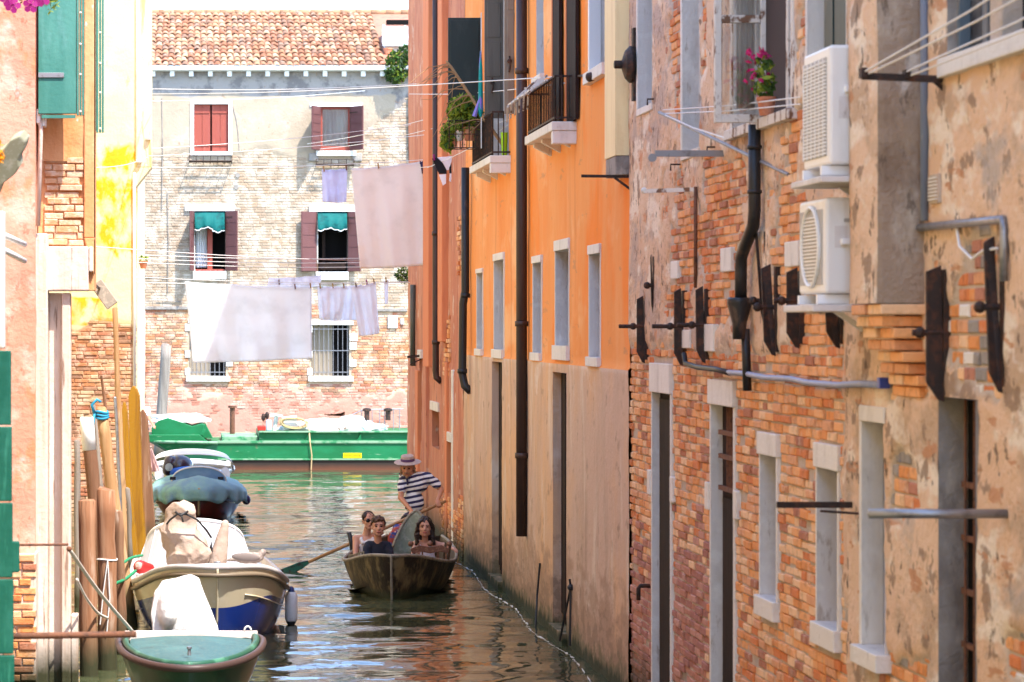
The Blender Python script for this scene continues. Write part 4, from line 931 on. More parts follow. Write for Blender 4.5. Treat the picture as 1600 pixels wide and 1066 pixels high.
def pickE(c):
    y = pe(0, c[2])[1]+re_.uniform(-5, 5); return re_.randrange(4) if y < 482 else (9+re_.randrange(3) if y > 606+re_.uniform(-25,25) else 4+re_.randrange(5))
bK = [mat('pink_washed_brick_%d' % i, c, .92, [dict(c=dk(c, .7), s=8, lo=.55, hi=.7, a=.7), dict(c=mixc(c, (.6,.45,.36), .6), s=3, lo=.48, hi=.6)], bump=.008, bs=30) for i, c in enumerate([(.48,.22,.155), (.52,.28,.20), (.42,.18,.12)])]
brick_field('F', YF, cE, .004, bE+bL+bK, wallE, re_, pick=pickE)
mb = MB(); mb.box(EX0, EX1, YF+.45, YF+10, -2.2, fz(112)); mb.box(EX0, EX1, YF+.05, YF+.44, -2.2, -.3); mb.build('house_body', M['cream'], hE)
# side walls of the facade slab
mb = MB(); mb.box(EX0-.02, EX0+.1, YF+.03, YF+.44, -.3, fz(112)); mb.box(EX1-.1, EX1+.02, YF+.03, YF+.44, -.3, fz(112)); mb.build('house_flank', M['cream'], hE)
# ledge of rubble under the first floor
for (xa_, xb_, yy_) in ((214, 300, 484), (585, 636, 487)): mb = MB(); mb.box(fx(xa_), fx(xb_), YF-.05, YF+.05, fz(yy_), fz(yy_-5)); mb.build('string_course', M['cement'], hE, bevel=.01)
# windows
M['redshut'] = mat('salmon_red_shutter', (.30,.065,.042), .65, [dict(c=(.30,.07,.05), s=(9,9,1), lo=.5, hi=.7), dict(c=(.5,.2,.14), s=(20,20,2), lo=.6, hi=.72, a=.6)], bump=.003)
M['maroon'] = mat('maroon_shutter', (.13,.05,.047), .65, [dict(c=(.14,.055,.055), s=(9,9,1.5), lo=.5, hi=.7)], bump=.003)
M['curtain'] = mat('grey_white_curtain', (.80,.82,.85), .9, [dict(c=(.90,.91,.92), s=(14,3,2), lo=.45, hi=.6)], trans=.2)
M['awning'] = mat('teal_awning', (.0,.15,.14), .75, [dict(c=(.0,.09,.09), s=(6,6,9), lo=.5, hi=.65)], trans=.3)
def shutter(parent, xa, xb, o, side, m, angle):
    """leaf hinged at the opening edge, swung out by angle from the wall"""
    Lw = abs(fx(xb)-fx(xa))/max(.25, abs(math.cos(R(angle)))); hx = o[0] if side < 0 else o[1]
    z0, z1 = o[2]+.01, o[3]; d_ = Vector((side*math.cos(R(angle)), -math.sin(R(angle)), 0)); n_ = Vector((d_.y, -d_.x, 0)); base = Vector((hx+side*.012, YF-.03, (z0+z1)/2))
    s = MB(); s.obox(base+d_*Lw/2, d_*Lw/2, n_*.016, Vector((0,0,(z1-z0)/2))); so = s.build('shutter', m, parent, bevel=.004)
    for k in range(5):
        c = MB(); z = z0+(z1-z0)*(k+.5)/5
        for e in (-1, 1): c.obox(base+d_*Lw/2+n_*.018*e+Vector((0,0,z-(z0+z1)/2)), d_*(Lw/2-.025), n_*.006, Vector((0,0,(z1-z0)/10-.012)))
        c.build('panel', m, so)
    for z in (z0+.15, z1-.15):
        c = MB(); c.obox(base+d_*Lw*.3+Vector((0,0,z-(z0+z1)/2))+n_*.026, d_*Lw*.3, n_*.004, Vector((0,0,.012))); c.build('hinge', M['iron'], so)
# W1: closed shutters in a white stone frame
w = reveal('F', YF, W1, .12, (M['stone'], M['dark']), hE, 'window', .03)
for (xa, xb, tilt) in ((303,328.5,.02), (331,357,-.02)):
    s = MB(); u0, u1 = fx(xa), fx(xb); s.box(u0, u1, YF+.04, YF+.07, W1[2]+.01, W1[3]); so = s.build('shutter', M['redshut'], w)
    for k in range(2):
        c = MB(); c.box(u0+(u1-u0)*k/2+.008, u0+(u1-u0)*(k+1)/2-.008, YF+.028, YF+.04, W1[2]+.02, W1[3]-.01); c.build('plank', M['redshut'], so)
    for z in (W1[2]+.16, W1[3]-.2): c = MB(); c.box(u0+.02, u1-.02, YF+.012, YF+.028, z-.02, z+.02); c.build('batten', M['redshut'], so)
for (a, b, c_, d_) in ((W1[0]-.09, W1[0], W1[2]-.09, W1[3]+.09), (W1[1], W1[1]+.09, W1[2]-.09, W1[3]+.09), (W1[0]+.001, W1[1]-.001, W1[3], W1[3]+.09), (W1[0]+.001, W1[1]-.001, W1[2]-.09, W1[2])):
    blk('frame', 'F', YF, a, b, c_, d_, -.1, .05, M['white'], w, .005)
# W2: curtained
w = reveal('F', YF, W2, .3, (M['interior'], M['interior']), hE, 'window', .02)
mb = MB(); mb.grid(lambda a, b: (W2[0]+.05+a*(W2[1]-W2[0]-.1), YF+.11+.012*math.sin(a*40+b*2), W2[2]+.12+b*(W2[3]-W2[2]-.16)), 60, 4); mb.build('curtain', M['curtain'], w, smooth=True, recalc=False)
for (a, b, c_, d_) in ((W2[0], W2[0]+.05, W2[2], W2[3]), (W2[1]-.05, W2[1], W2[2], W2[3]), (W2[0]+.05, W2[1]-.05, W2[3]-.06, W2[3]), (W2[0]+.05, W2[1]-.05, W2[2], W2[2]+.12)):
    blk('frame', 'F', YF, a, b, c_, d_, -.14, -.05, M['redshut'], w, .004)
mb = MB(); mb.box(W2[0]+.05, W2[1]-.05, YF+.075, YF+.08, W2[2]+.12, W2[3]-.06); mb.build('pane', M['pane'], w)
blk('lintel', 'F', YF, fx(484), fx(566), W2[3], W2[3]+.09, -.1, .05, M['white'], w); blk('sill', 'F', YF, fx(494), fx(556), W2[2]-.13, W2[2], -.2, .10, M['stone'], w)
shutter(w, 487, 501, W2, -1, M['maroon'], 62); shutter(w, 547, 565, W2, 1, M['maroon'], 55)
for (x, y) in ((490,247), (558,247)): c = MB(); c.box(fx(x)-.12, fx(x)+.12, YF-.07, YF+.05, fz(y)-.09, fz(y)+.12); c.build('bracket_stone', M['cement'], w, bevel=.03)
# W3, W4 with teal awnings
for (o, la, lb_, ra_, rb_, an, (lx0, lx1)) in ((W3, 296, 303, 352, 370, (80, 38), (289, 366)), (W4, 470, 494, 543, 562, (18, 30), (483, 560))):
    w = reveal('F', YF, o, .42, (M['interior'], M['dark']), hE, 'window', .02)
    shutter(w, la, lb_, o, -1, M['maroon'], an[0]); shutter(w, ra_, rb_, o, 1, M['maroon'], an[1])
    blk('lintel', 'F', YF, fx(lx0), fx(lx1), o[3], o[3]+.16, -.1, .06, M['white'], w)
    blk('sill', 'F', YF, o[0]-.02, o[1]+.02, o[2]-.2, o[2], -.2, .10, M['white'], w)
    blk('frame', 'F', YF, o[0], o[0]+.03, o[2], o[3], -.1, .01, M['peel'], w)
    if o is W3:
        blk('mullion', 'F', YF, fx(324), fx(332), o[2], o[3], -.2, -.12, M['redshut'], w)
        mb = MB(); mb.grid(lambda a, b: (o[0]+.05+a*.32*(1-.35*b*(1-b)*2), YF+.26+.025*math.sin(a*30), o[2]+.1+b*(o[3]-o[2]-.2)), 40, 8); mb.build('curtain', M['curtain'], w, smooth=True, recalc=False)
        blk('rail', 'F', YF, o[0]+.03, o[1], o[2]+.0, o[2]+.05, -.1, -.02, M['redshut'], w)
    else:
        blk('mullion', 'F', YF, fx(504), fx(509), o[2], o[3], -.33, -.25, M['wood_dark'], w)
        mb = MB(); mb.box(fx(499), fx(540), YF+.02, YF+.08, o[2]+.06, o[2]+.22); mb.build('planter', M['wood_dark'], w)
    def aw(a, b, o=o):
        z = o[3]-.02-(.40+.03*math.sin(a*9+1)+(.025*abs(math.sin(a*14)) if b < .01 else 0))*(1-b)*(1.12 if (o is W3 and a > .6) else 1)
        return (o[0]+.02+a*(o[1]-o[0]-.04), YF-.02-.14*math.sin((1-b)*1.6)-.02*math.sin(a*20)*(1-b), z)
    mb = MB(); mb.grid(aw, 60, 14); an_ = solid(mb.build('awning', M['awning'], w, smooth=True, recalc=False), .006)
    mb = MB(); mb.tube([Vector(aw(k/59, 0))+Vector((0,-.006,-.01)) for k in range(60)], .012, 5); mb.build('trim', M['line'], an_)
# barred ground windows
for o in (G1, G2):
    w = reveal('F', YF, o, .3, (M['stone'], M['dark']), hE, 'barred_window', .02)
    mb = MB(); n = 8
    for k in range(n): x = o[0]+.05+(o[1]-o[0]-.1)*k/(n-1); mb.tube([(x, YF+.02, o[2]), (x, YF+.02, o[3])], .0075, 6)
    for k in range(3): z = o[2]+.1+(o[3]-o[2]-.2)*k/2; mb.bar((o[0], YF+.012, z), (o[1], YF+.012, z), .018, .018)
    mb.build('bars', M['greymetal'], w)
    mb = MB(); mb.grid(lambda a, b: (o[0]+a*(o[1]-o[0])*.55, YF+.25+.015*math.sin(a*30), o[2]+b*(o[3]-o[2])), 30, 3); mb.build('curtain', mat('beige_curtain', (.30,.25,.19), .9), w, recalc=False)
    blk('sill', 'F', YF, o[0]-.1, o[1]+.1, o[2]-.13, o[2], -.2, .07, M['stone'], w); blk('lintel', 'F', YF, o[0]-.05, o[1]+.1, o[3], o[3]+.1, -.1, .04, M['stone'], w)
    rs = random.Random(4)
    for k in range(6):
        z = o[2]+.02+k*(o[3]-o[2])/6; s = rs.choice((-1, 1)); u = o[0]-.13 if s < 0 else o[1]
        blk('stone_block', 'F', YF, u, u+.13+rs.uniform(0, .08)*(1 if s > 0 else 0), z, z+.18, -.05, .025, M['stone'], w, .012)
# eaves: gutter, corbels, roof
ze = fz(112); mb = MB(); mb.box(EX0, EX1, YF-.24, YF+.2, ze+.0, ze+.09); mb.box(EX0, EX1, YF-.30, YF-.242, ze+.02, ze+.13); mb.build('eaves_gutter', M['white'], hE, bevel=.01)
x = fx(206)
while x < fx(640): c = MB(); c.box(x, x+.11, YF-.18, YF+.05, ze-.13, ze-.002); c.build('corbel', M['white'], hE); x += .47
rz0, rdep, rrise = ze+.10, 5.2, 1.90
mb = MB(); mb.add([(EX0, YF-.28, rz0-.02), (EX1, YF-.28, rz0-.02), (EX1, YF+rdep, rz0+rrise), (EX0, YF+rdep, rz0+rrise), (EX1, YF+2*rdep, rz0), (EX0, YF+2*rdep, rz0)], [(0,1,2,3), (3,2,4,5)])
M['tilebed'] = mat('tile_channel', (.34,.15,.095), .9, [dict(c=(.20,.10,.07), s=7, lo=.5, hi=.7)])
roof = mb.build('roof', M['tilebed'], hE, recalc=False)
TM = [mat('tile_%d' % i, c, .9, [dict(c=dk(c, .7), s=9, lo=.5, hi=.7, a=.7), dict(c=mixc(c, (.5,.40,.32), .6), s=5, lo=.54, hi=.66), dict(c=(.08,.06,.045), s=11, lo=.60, hi=.66, a=.7)]) for i, c in enumerate([(.29,.135,.07), (.36,.20,.11), (.25,.10,.052), (.39,.25,.15), (.21,.115,.075)])]
slope = math.atan2(rrise, rdep+.28); ncol = int((fx(604)-fx(206))/.162); nrow = 14; step = math.hypot(rrise, rdep+.28)/nrow
def tile_geo():
    b = MB(); n = 6
    V = []
    for (l, r) in ((0, .088), (step*1.14, .070)):
        for k in range(n+1):
            a = math.pi*k/n; V.append((r*math.cos(a), l, r*.85*math.sin(a)))
    for k in range(n+1):
        a = math.pi*k/n; V.append((.072*math.cos(a), 0, .072*.8*math.sin(a)-.0))
    o = n+1; Fc = [(k, k+1, o+k+1, o+k) for k in range(n)]+[(k+1, k, 2*o+k, 2*o+k+1) for k in range(n)]
    return V, Fc
TV, TF = tile_geo(); TMESH = []
for m in TM:
    me = bpy.data.meshes.new('roof_tile'); me.from_pydata(TV, [], TF); me.materials.append(m); me.polygons.foreach_set('use_smooth', [True]*len(TF)); TMESH.append(me)
rest = MB(); cnt = 0; rt = random.Random(8)
Rm = Matrix.Rotation(slope, 3, 'X')
for r_ in range(nrow):
    for c_ in range(ncol+1):
        x = fx(206)+c_*.162+rt.uniform(-.012,.012); s = r_*step+rt.uniform(-.02,.02); k = rt.randrange(5)
        p = Vector((x, YF-.29+s*math.cos(slope), rz0-.01+s*math.sin(slope)+rt.uniform(0,.012))); yaw = Matrix.Rotation(rt.uniform(-.05,.05), 3, 'Z'); tl = Matrix.Rotation(slope-.05, 3, 'X')
        if fx(235) < x and cnt < 300:
            o = obj('roof_tile', TMESH[k], roof); o.location = p; o.rotation_euler = (yaw @ tl).to_euler(); cnt += 1
        else: rest.add([p+(yaw @ tl) @ Vector(v) for v in TV], TF, k)
stuff(rest.build('roof_tiles', TM, roof, smooth=True, recalc=False))
mb = MB(); x = EX0
while x < EX1: mb.tube([(x, YF+rdep, rz0+rrise+.02), (x+.44, YF+rdep, rz0+rrise+.03)], [.10,.085], 10); x += .4
mb.build('ridge_tiles', TM[1], hE, smooth=True)
# roof dormer / glazed terrace at the right
mb = MB(); c0, c1 = P(600,112,72.5), P(660,72,72.5); mb.box(c0[0], c1[0], 72.2, 75.5, c0[2]-.3, c1[2]); mb.build('dormer_wall', M['jamb'], hE)
a = P(598,72,72.0); b = P(660,44,73.6); mb = MB(); mb.prism([(a[0], 72.0, a[2]), (a[0]+.12, 73.6, b[2]), (a[0]+.12, 73.6, b[2]+.06), (a[0], 72.0, a[2]+.06)], (1.3, 0, 0)); dr = mb.build('dormer_glazing', mat('pale_blue_glazing', (.50,.60,.62), .2, spec=.8), hE)
mb = MB(); mb.box(a[0]+.2, a[0]+1.3, 73.5, 73.7, b[2]+.09, b[2]+.2); mb.build('dormer_vent', M['dark'], dr)
for k in range(3):
    mb = MB(); x_ = a[0]+.01+k*.55; mb.bar((x_, 72.0, a[2]+.07), (x_+.12, 73.6, b[2]+.07), .05, .03); mb.build('glazing_bar', M['white'], dr)
rl = random.Random(14)
t = thing('roof_plant', 'bushy green plant hanging over the eaves beside the red house', 'plant', P(622,112,71.2)); mb = MB(); leafcloud(mb, P(619,106,70.75), (.30,.2,.45), 900, .06, rl, (0,0,1,2,2)); leafcloud(mb, P(634,94,70.8), (.25,.2,.42), 500, .06, rl, (0,2,2)); mb.build('leaves', [M['leaf'], M['leaf2'], M['leaf3']], t, recalc=False)
mb = MB(); c = P(624,118,71); mb.lathe([(.12,-.16),(.17,.06),(.15,.06)], c, (0,0,1), 12); mb.build('pot', M['terra'], t)
t = P(606,80,72.0); mb = MB(); mb.lathe([(.08,-.12),(.11,.04),(.12,.04),(.12,.07),(.09,.07)], t, (0,0,1), 12); tag(mb.build('clay_pot', M['terra']), 'empty clay pot standing under the roof glazing', 'pot')
# iron flower racks under the upper windows, wires, pipes
def rack(o, z, dep, n):
    mb = MB(); x0, x1 = o[0]-.12, o[1]+.08
    for zz in (z, z-.12): mb.tube([(x0, YF, zz), (x0, YF-dep, zz), (x1, YF-dep, zz), (x1, YF, zz)], .010, 5)
    for k in range(n): x_ = x0+(x1-x0)*k/(n-1); mb.tube([(x_, YF-dep, z), (x_, YF-dep, z-.13), (x_, YF, z-.16)], .009, 5)
    for k in range(3): y_ = YF-dep*(k+.5)/3; mb.tube([(x0, y_, z-.13), (x1, y_, z-.13)], .016, 5)
    mb.build('flower_rack', M['iron'], hE)
rack(W1, fz(245), .34, 7); rack(W2, fz(250), .28, 6)
for pts_ in ([(253,153),(254,240),(253,330)], [(262,300),(263,380),(262,460)], [(223,300),(223,322)], [(215,300),(215,320)], [(362,160),(370,190),(374,236)], [(215,430),(262,433)], [(245,470),(285,472)]):
    mb = MB(); mb.tube([(fx(x_), YF-.03, fz(y_)) for x_, y_ in pts_], .011, 5); mb.build('wall_cable', M['cement'], hE)
for (x, ya, yb, r, m) in ((641,150,250,.05,'pipe_green'), (219,488,625,.04,'white'), (225,486,610,.025,'white')): mb = MB(); mb.tube([(fx(x), YF-.06, fz(ya)), (fx(x), YF-.06, fz(yb))], r, 8); mb.build('rain_pipe', M[m], hE, smooth=True)
mb = MB(); mb.box(fx(606), fx(621), YF-.05, YF+.02, fz(513), fz(493)); mb.box(fx(626), fx(631), YF-.04, YF+.02, fz(507), fz(498)); mb.build('meter_box', M['white'], hE, bevel=.01)
for (x, y) in ((371,274), (369,292)): c = MB(); c.lathe([(.03,0),(.06,.0),(.06,.03),(.03,.03)], (fx(x), YF-.0, fz(y)), (0,-1,0), 12); c.build('vent_ring', M['cement'], hE)
# antenna on the ridge
c = P(333,28,YF+rdep); t = MB(); t.tube([c, (c[0], c[1], c[2]+1.1)], .012, 6); t.tube([(c[0]-.6, c[1], c[2]+.35), (c[0]+.05, c[1], c[2]+.42)], .008, 5)
for k in range(4): t.tube([(c[0]-.1-k*.14, c[1]-.2, c[2]+.40-k*.012), (c[0]-.1-k*.14, c[1]+.2, c[2]+.40-k*.012)], .006, 5)
tag(t.build('roof_antenna', M['greymetal']), 'thin aerial standing on the ridge of the tiled roof', 'antenna')
# pot hanging on the yellow house, seen against the far house
cY = P(224,412,52); t = thing('hanging_pot', 'small clay pot of yellow-green leaves hanging on the yellow house corner', 'flower pot', cY)
mb = MB(); mb.lathe([(.05,-.09),(.075,.02),(.085,.02),(.085,.045),(.06,.045)], cY, (0,0,1), 12); mb.build('pot', M['terra'], t); mb = MB(); leafcloud(mb, (cY[0], 52, cY[2]+.09), (.12,.08,.06), 60, .03, rl, (0,1,1)); mb.build('leaves', [M['leaf'], M['leaf2']], t, recalc=False)
mb = MB(); mb.bar((-.95, 52, cY[2]), (cY[0], 52, cY[2]), .012); mb.build('bracket', M['iron'], t)

# ================================================================== YELLOW HOUSE (left, facing the camera)
YY = 50.0; gx = lambda x: (x-VX)*YY/F
gz = lambda y: H+(VY-y)*YY/F
hY = thing('yellow_house', 'faded yellow plastered house with bare brick base behind the mooring poles', 'house', (-2, YY, 0))
M['yellow'] = mat('faded_yellow_plaster', (.72,.60,.34), .92, [
    dict(c=(.76,.37,.010), attr='yel', lo=.35, hi=.55, s=(2.2,2.2,1.6), nlo=.40, nhi=.50), dict(c=(.72,.62,.42), s=(2.2,2.2,1.2), lo=.5, hi=.66, a=.8), dict(c=(.66,.40,.06), s=(5,5,2), lo=.62, hi=.72, a=.5),
    dict(c=(.35,.24,.15), s=14, lo=.68, hi=.74, a=.7), dict(c=(.55,.33,.20), attr='low', lo=.3, hi=.7), dict(c=ALG, z=(.1,.5), n=.5)], bump=.008, bs=16, bd=6)
def py(u, v): return VX+u*F/YY, VY-(v-H)*F/YY
def lowY(u, v):
    x, y = py(u, v); n = fbm(u*2.5, v*2.5, 81)-.5; return sstep(-5, 5, y-506+n*36)
def hY_f(u, v): return .03*(1-lowY(u, v))-.012+(fbm(u*3, v*3, 82)-.5)*.03
wy = hf_wall('wall', 'F', YY, -4.0, -.905, -.3, 9.4, .06, [], hY_f, [M['yellow']], hY)
me = wy.data; co = np.empty(len(me.vertices)*3, np.float32); me.vertices.foreach_get('co', co); co = co.reshape(-1, 3); xx, yy = py(co[:, 0], co[:, 2]); nz = fbm(co[:, 0]*2, co[:, 2]*2, 86)-.5
yel = sstep(90, 0, np.abs(yy-315)+nz*90-(40))+sstep(30, 10, np.abs(yy-487)+nz*16)*sstep(190, 175, xx)
for nm, val in (('yel', np.clip(yel, 0, 1)), ('low', lowY(co[:, 0], co[:, 2]))): a = me.attributes.new(nm, 'FLOAT', 'POINT'); a.data.foreach_set('value', val.astype(np.float32))
ry = random.Random(23); cy = brick_cells(-3.2, -.905, -.05, gz(500), .25, .068, .012, [], lambda a, b: float(lowY(np.array([a]), np.array([b]))[0]) > .4, ry, jit=.01)
brick_field('F', YY, cy, .006, bL, wy, ry)
mb = MB(); mb.box(-4, -.93, YY+.04, YY+9, -2.2, 11.5); mb.box(-.93, -.905, YY+.002, YY+9, -.3, 11.5); mb.box(-4, -.905, YY+.01, YY+.5, 9.4, 11.5); mb.build('house_body', M['paleyellow'], hY)
mb = MB(); mb.box(gx(213)-.01, gx(237), YY-.06, YY+.8, gz(262), 11.5); mb.build('corner_pier', mat('pale_lemon_plaster', (.74,.62,.40), .9, [dict(c=(.72,.52,.10), s=(6,6,.8), lo=.52, hi=.62, a=.8), dict(c=(.4,.3,.18), s=12, lo=.66, hi=.72, a=.5)], bump=.006), hY, bevel=.015)
mb = MB(); mb.prism([(gx(213)-.01, YY-.058, gz(262)), (gx(236), YY-.058, gz(262)), (gx(213)-.01, YY-.058, gz(292))], (0, .8, 0)); mb.build('pier_corbel', M['paleyellow'], hY)
mb = MB(); mb.prism([(-4, YY-.3, 11.5), (-.5, YY-.3, 11.5), (-.5, YY-.3, 11.6), (-2.2, YY-.3, 12.6), (-4, YY-.3, 11.9)], (0, 9, 0)); mb.build('roof', M['roof'], hY)
mb = MB(); mb.tube([(gx(232), YY-.1, gz(215)), (gx(232), YY-.09, gz(218))], .05, 8); mb.ball((gx(218), YY-.1, gz(252)), (.06,.05,.045), 10); mb.build('cable_insulator', M['white'], hY)

mb = MB(); mb.tube([(gx(210), YY-.05, gz(270)), (gx(210), YY-.05, gz(610))], .025, 8); mb.build('thin_pipe', M['white'], hY, smooth=True)

# ================================================================== LEFT: pink house with its pier
hL = thing('pink_house', 'salmon pink plastered house on the left with green shutters and a stone pier', 'house', (-1.3, 22, 0))
M['pink'] = mat('salmon_plaster', (.60,.27,.175), .92, [dict(c=(.66,.34,.24), s=(1.5,1.5,.8), lo=.42, hi=.6), dict(c=(.60,.24,.11), s=(3,3,1.4), lo=.54, hi=.62, a=.8), dict(c=(.70,.48,.38), s=(2,2,2), lo=.56, hi=.64, a=.7), dict(c=(.34,.14,.08), s=(10,10,6), lo=.62, hi=.67, a=.6), dict(c=(.50,.46,.44), s=(4,4,4), lo=.66, hi=.72, a=.6), dict(c=(.42,.26,.18), z=(.9,1.25), n=.9, a=.85), dict(c=ALG, z=(.1,.5), n=.5)], bump=.010, bs=18, bd=6)
M['apricot'] = mat('orange_apricot_plaster', (.68,.30,.12), .92, [dict(c=(.74,.38,.18), s=(3,3,.8), lo=.42, hi=.6), dict(c=(.60,.22,.07), s=(6,6,1), lo=.55, hi=.7, a=.8), dict(c=(.76,.60,.48), s=(9,9,5), lo=.66, hi=.70)], bump=.008, bs=18)
M['palestone'] = mat('pale_pinkish_stone', (.64,.50,.41), .85, [dict(c=(.70,.58,.50), s=(6,6,.6), lo=.45, hi=.6), dict(c=(.56,.38,.27), s=(14,14,.7), lo=.56, hi=.7, a=.8), dict(c=(.20,.11,.07), s=(16,16,.8), lo=.61, hi=.65, a=.8), dict(c=ALG, z=(.1,.45), n=.4)], bump=.008, bs=16, bd=6)
YP = 26.0; lx = lambda x: (x-VX)*YP/F
lz = lambda y: H+(VY-y)*YP/F
XL = -1.34
def hL_f(u, v): return (fbm(u*1.5, v*1.5, 91)-.5)*.04+(fbm(u*8, v*8, 92, 3)-.5)*.012
hf_wall('wall', 'F', YP-.5, -4.5, lx(60), -.3, 7.0, .05, [], hL_f, [M['pink']], hL)
mb = MB(); mb.box(-8, lx(58), YP-.44, YP+.6, -2.2, 8.4); mb.box(-8, -3.0, 20.3, YP-.46, -2.2, 8.38); mb.box(-4.5, lx(60), YP-.49, YP-.2, 7.0, 8.4); mb.build('house_body', M['pink'], hL)
mb = MB(); mb.box(-8, XL, -14, 20.3, -2.2, 8.4); mb.build('unseen_near_wing', mat('peach_plaster', (.80,.58,.30), .92, [dict(c=(.82,.66,.40), s=(1.5,1.2,1.2), lo=.45, hi=.6), dict(c=(.60,.36,.20), s=(3,2,2), lo=.56, hi=.66, a=.7), dict(c=(.30,.19,.12), s=(8,5,6), lo=.63, hi=.69, a=.6), dict(c=ALG, z=(.1,.5), n=.5)], bump=.02, bs=16, bd=7), hL)  # out-of-view wing, stretched and coloured to bounce warm light onto the right walls
mb = MB(); mb.prism([(-8, -14, 8.4), (XL+.3, -14, 8.4), (XL+.3, -14, 8.5), (-5, -14, 9.6)], (0, 34.5, 0)); mb.build('roof', M['roof'], hL)
mb = MB(); mb.box(-8, -2.15, YP+.62, YY-.4, -2.2, 9.2); mb.build('unseen_rear_wing', M['paleyellow'], hL)  # unseen wing behind the pier, added to bounce warm sunlight across the canal
# the pier that faces the camera: orange render above, bare brick, stone block
pxa, pxb = lx(66), lx(147)
mb = MB(); mb.box(XL-.02, pxb, YP+.02, YP+.62, lz(455)+.01, 8.3); mb.build('pier_core', M['apricot'], hL)
def pf(u, v): return .012+(fbm(u*4, v*4, 95)-.5)*.02
hf_wall('pier_render', 'F', YP, pxa, pxb-.09, lz(252), 7.0, .04, [], pf, [M['apricot']], hL)
mb = MB(); mb.box(pxb-.09, pxb, YP-.03, YP+.3, lz(372), 7.0); mb.prism([(pxb-.09, YP-.028, lz(372)), (pxb, YP-.028, lz(372)), (pxb, YP-.028, lz(430))], (0,.3,0)); mb.build('pier_edge', M['apricot'], hL, bevel=.01)
rp = random.Random(41); cp = brick_cells(pxa+.02, pxb-.095, lz(384), lz(254), .21, .062, .010, [], lambda a, b: True, rp, jit=.012)
BP = [mat('apricot_brick_%d' % i, c, .9, [dict(c=mixc(c, (.72,.55,.40), .7), s=12, lo=.45, hi=.62)], bump=.01, bs=30) for i, c in enumerate([(.62,.34,.18), (.66,.42,.26), (.60,.30,.15)])]
brick_field('F', YP, cp, .012, BP, hL, rp, nobj=60, score=lambda c: c[2])
blk('corbel_stone', 'F', YP, lx(72), lx(139), lz(455), lz(386), -.2, .16, M['palestone'], hL, .012); blk('corbel_stone', 'F', YP, lx(139)+.004, lx(146), lz(425), lz(386), -.2, .12, M['palestone'], hL, .01)
blk('stone_post', 'F', YP, lx(54), lx(76), -.4, lz(366), -.1, .20, M['palestone'], hL, .012); blk('stone_post', 'F', YP, lx(97), lx(111), -.4, lz(458), -.1, .10, M['palestone'], hL, .012)
blk('stone_slab', 'F', YP, lx(76)+.003, lx(97)-.003, -.4, lz(458), -.15, -.0, M['palestone'], hL, .006); blk('stone_post', 'F', YP, lx(111)+.003, lx(122), -.4, lz(960), -.15, .05, M['palestone'], hL, .01)
mb = MB(); mb.tube([(lx(62), YP-.24, lz(355)), (lx(66), YP-.24, lz(205)), (lx(63), YP-.24, lz(180))], .02, 8); mb.build('thin_pipe', M['palestone'], hL, smooth=True)
blk('shutter_hook', 'F', YP, lx(59), lx(66), lz(196), lz(174), 0, .26, M['white'], hL, .01); blk('shutter_hook', 'F', YP, lx(67), lx(73), lz(200), lz(180), 0, .24, M['white'], hL, .01)
# bare brick base beside the post
cb_ = brick_cells(XL-.33, lx(62), -.05, lz(860), .2, .07, .012, [], lambda a, b: True, rp, jit=.012); brick_field('F', YP-.62, cb_, .0, BR, hL, rp, nobj=60, score=lambda c: -c[3], name='bricks')
mb = MB(); mb.box(XL-.35, lx(62), YP-.60, YP-.1, -.4, lz(858)); mb.build('base_block', M['palestone'], hL)
# green shutters
M['green'] = mat('sea_green_shutter', (.045,.19,.15), .5, [dict(c=(.075,.25,.20), s=(5,5,1), lo=.45, hi=.65), dict(c=(.13,.30,.27), s=(8,8,1.5), lo=.6, hi=.75, a=.5)], bump=.003)
def gshut(xa, xb, yb, Y, side):
    a = P(xa, yb, Y); b = P(xb, 0, Y); s = MB(); s.box(a[0], b[0]-side, Y-.02, Y+.02, a[2], 6.9); o = s.build('shutter', M['green'], hL, bevel=.004)
    for k in range(3): c = MB(); c.box(b[0]-side+k*side/3+.002, b[0]-side+(k+1)*side/3-.004, Y-.03+.012*(k % 2), Y+.025, a[2]-.015, 6.9); c.build('stile', M['green'], o, bevel=.003)
    for z in (a[2]+.02, a[2]+.35, a[2]+.62, a[2]+.9): c = MB(); c.ball((b[0]-side*.5, Y-.034, z), .010, 6); c.build('stud', M['white'], o)
    return o, a, b
o, a, b = gshut(60, 132, 178, YP-.28, .07)
c = MB(); z = ZZ(118, YP-.28); c.box(a[0], a[0]+.23, YP-.28-.034, YP-.28-.018, z-.022, z+.022); c.build('hinge', M['greymetal'], o, bevel=.003); c = MB(); c.box(a[0]+.03, b[0]-.08, YP-.30, YP-.27, a[2]-.04, a[2]-.012); c.build('rail', M['green'], o)
gshut(147, 163, 205, YP+.4, .075)
# iron rods and the near green post
mb = MB(); Y = 17.2; mb.tube([(XL-.1, Y, ZZ(996, Y)), (P(213,0,Y)[0], Y, ZZ(991, Y))], .02, 10); mb.build('iron_rod', M['rust'], hL, smooth=True)
mb = MB(); Y = 20.2; mb.tube([(XL-.1, Y, ZZ(852, Y)), (P(107,0,Y)[0], Y, ZZ(851, Y))], .009, 8); mb.ball(P(108,858,Y), .02, 8); mb.build('iron_rod', M['rust'], hL, smooth=True)
M['brightgreen'] = mat('bright_green_door', (.0,.085,.055), .5, [dict(c=(.03,.20,.14), s=(30,30,3), lo=.55, hi=.7, a=.7), dict(c=(.01,.12,.085), s=(4,4,2), lo=.5, hi=.66)], bump=.003)
mb = MB(); Y = 17.0
for k in range(5): zt = ZZ(548, Y)-k*.45; c = MB(); c.box(XL-.06, P(17+k*1.2,0,Y)[0], Y, Y+.05, zt-.44, zt); c.build('door_board', M['brightgreen'], hL, bevel=.006)
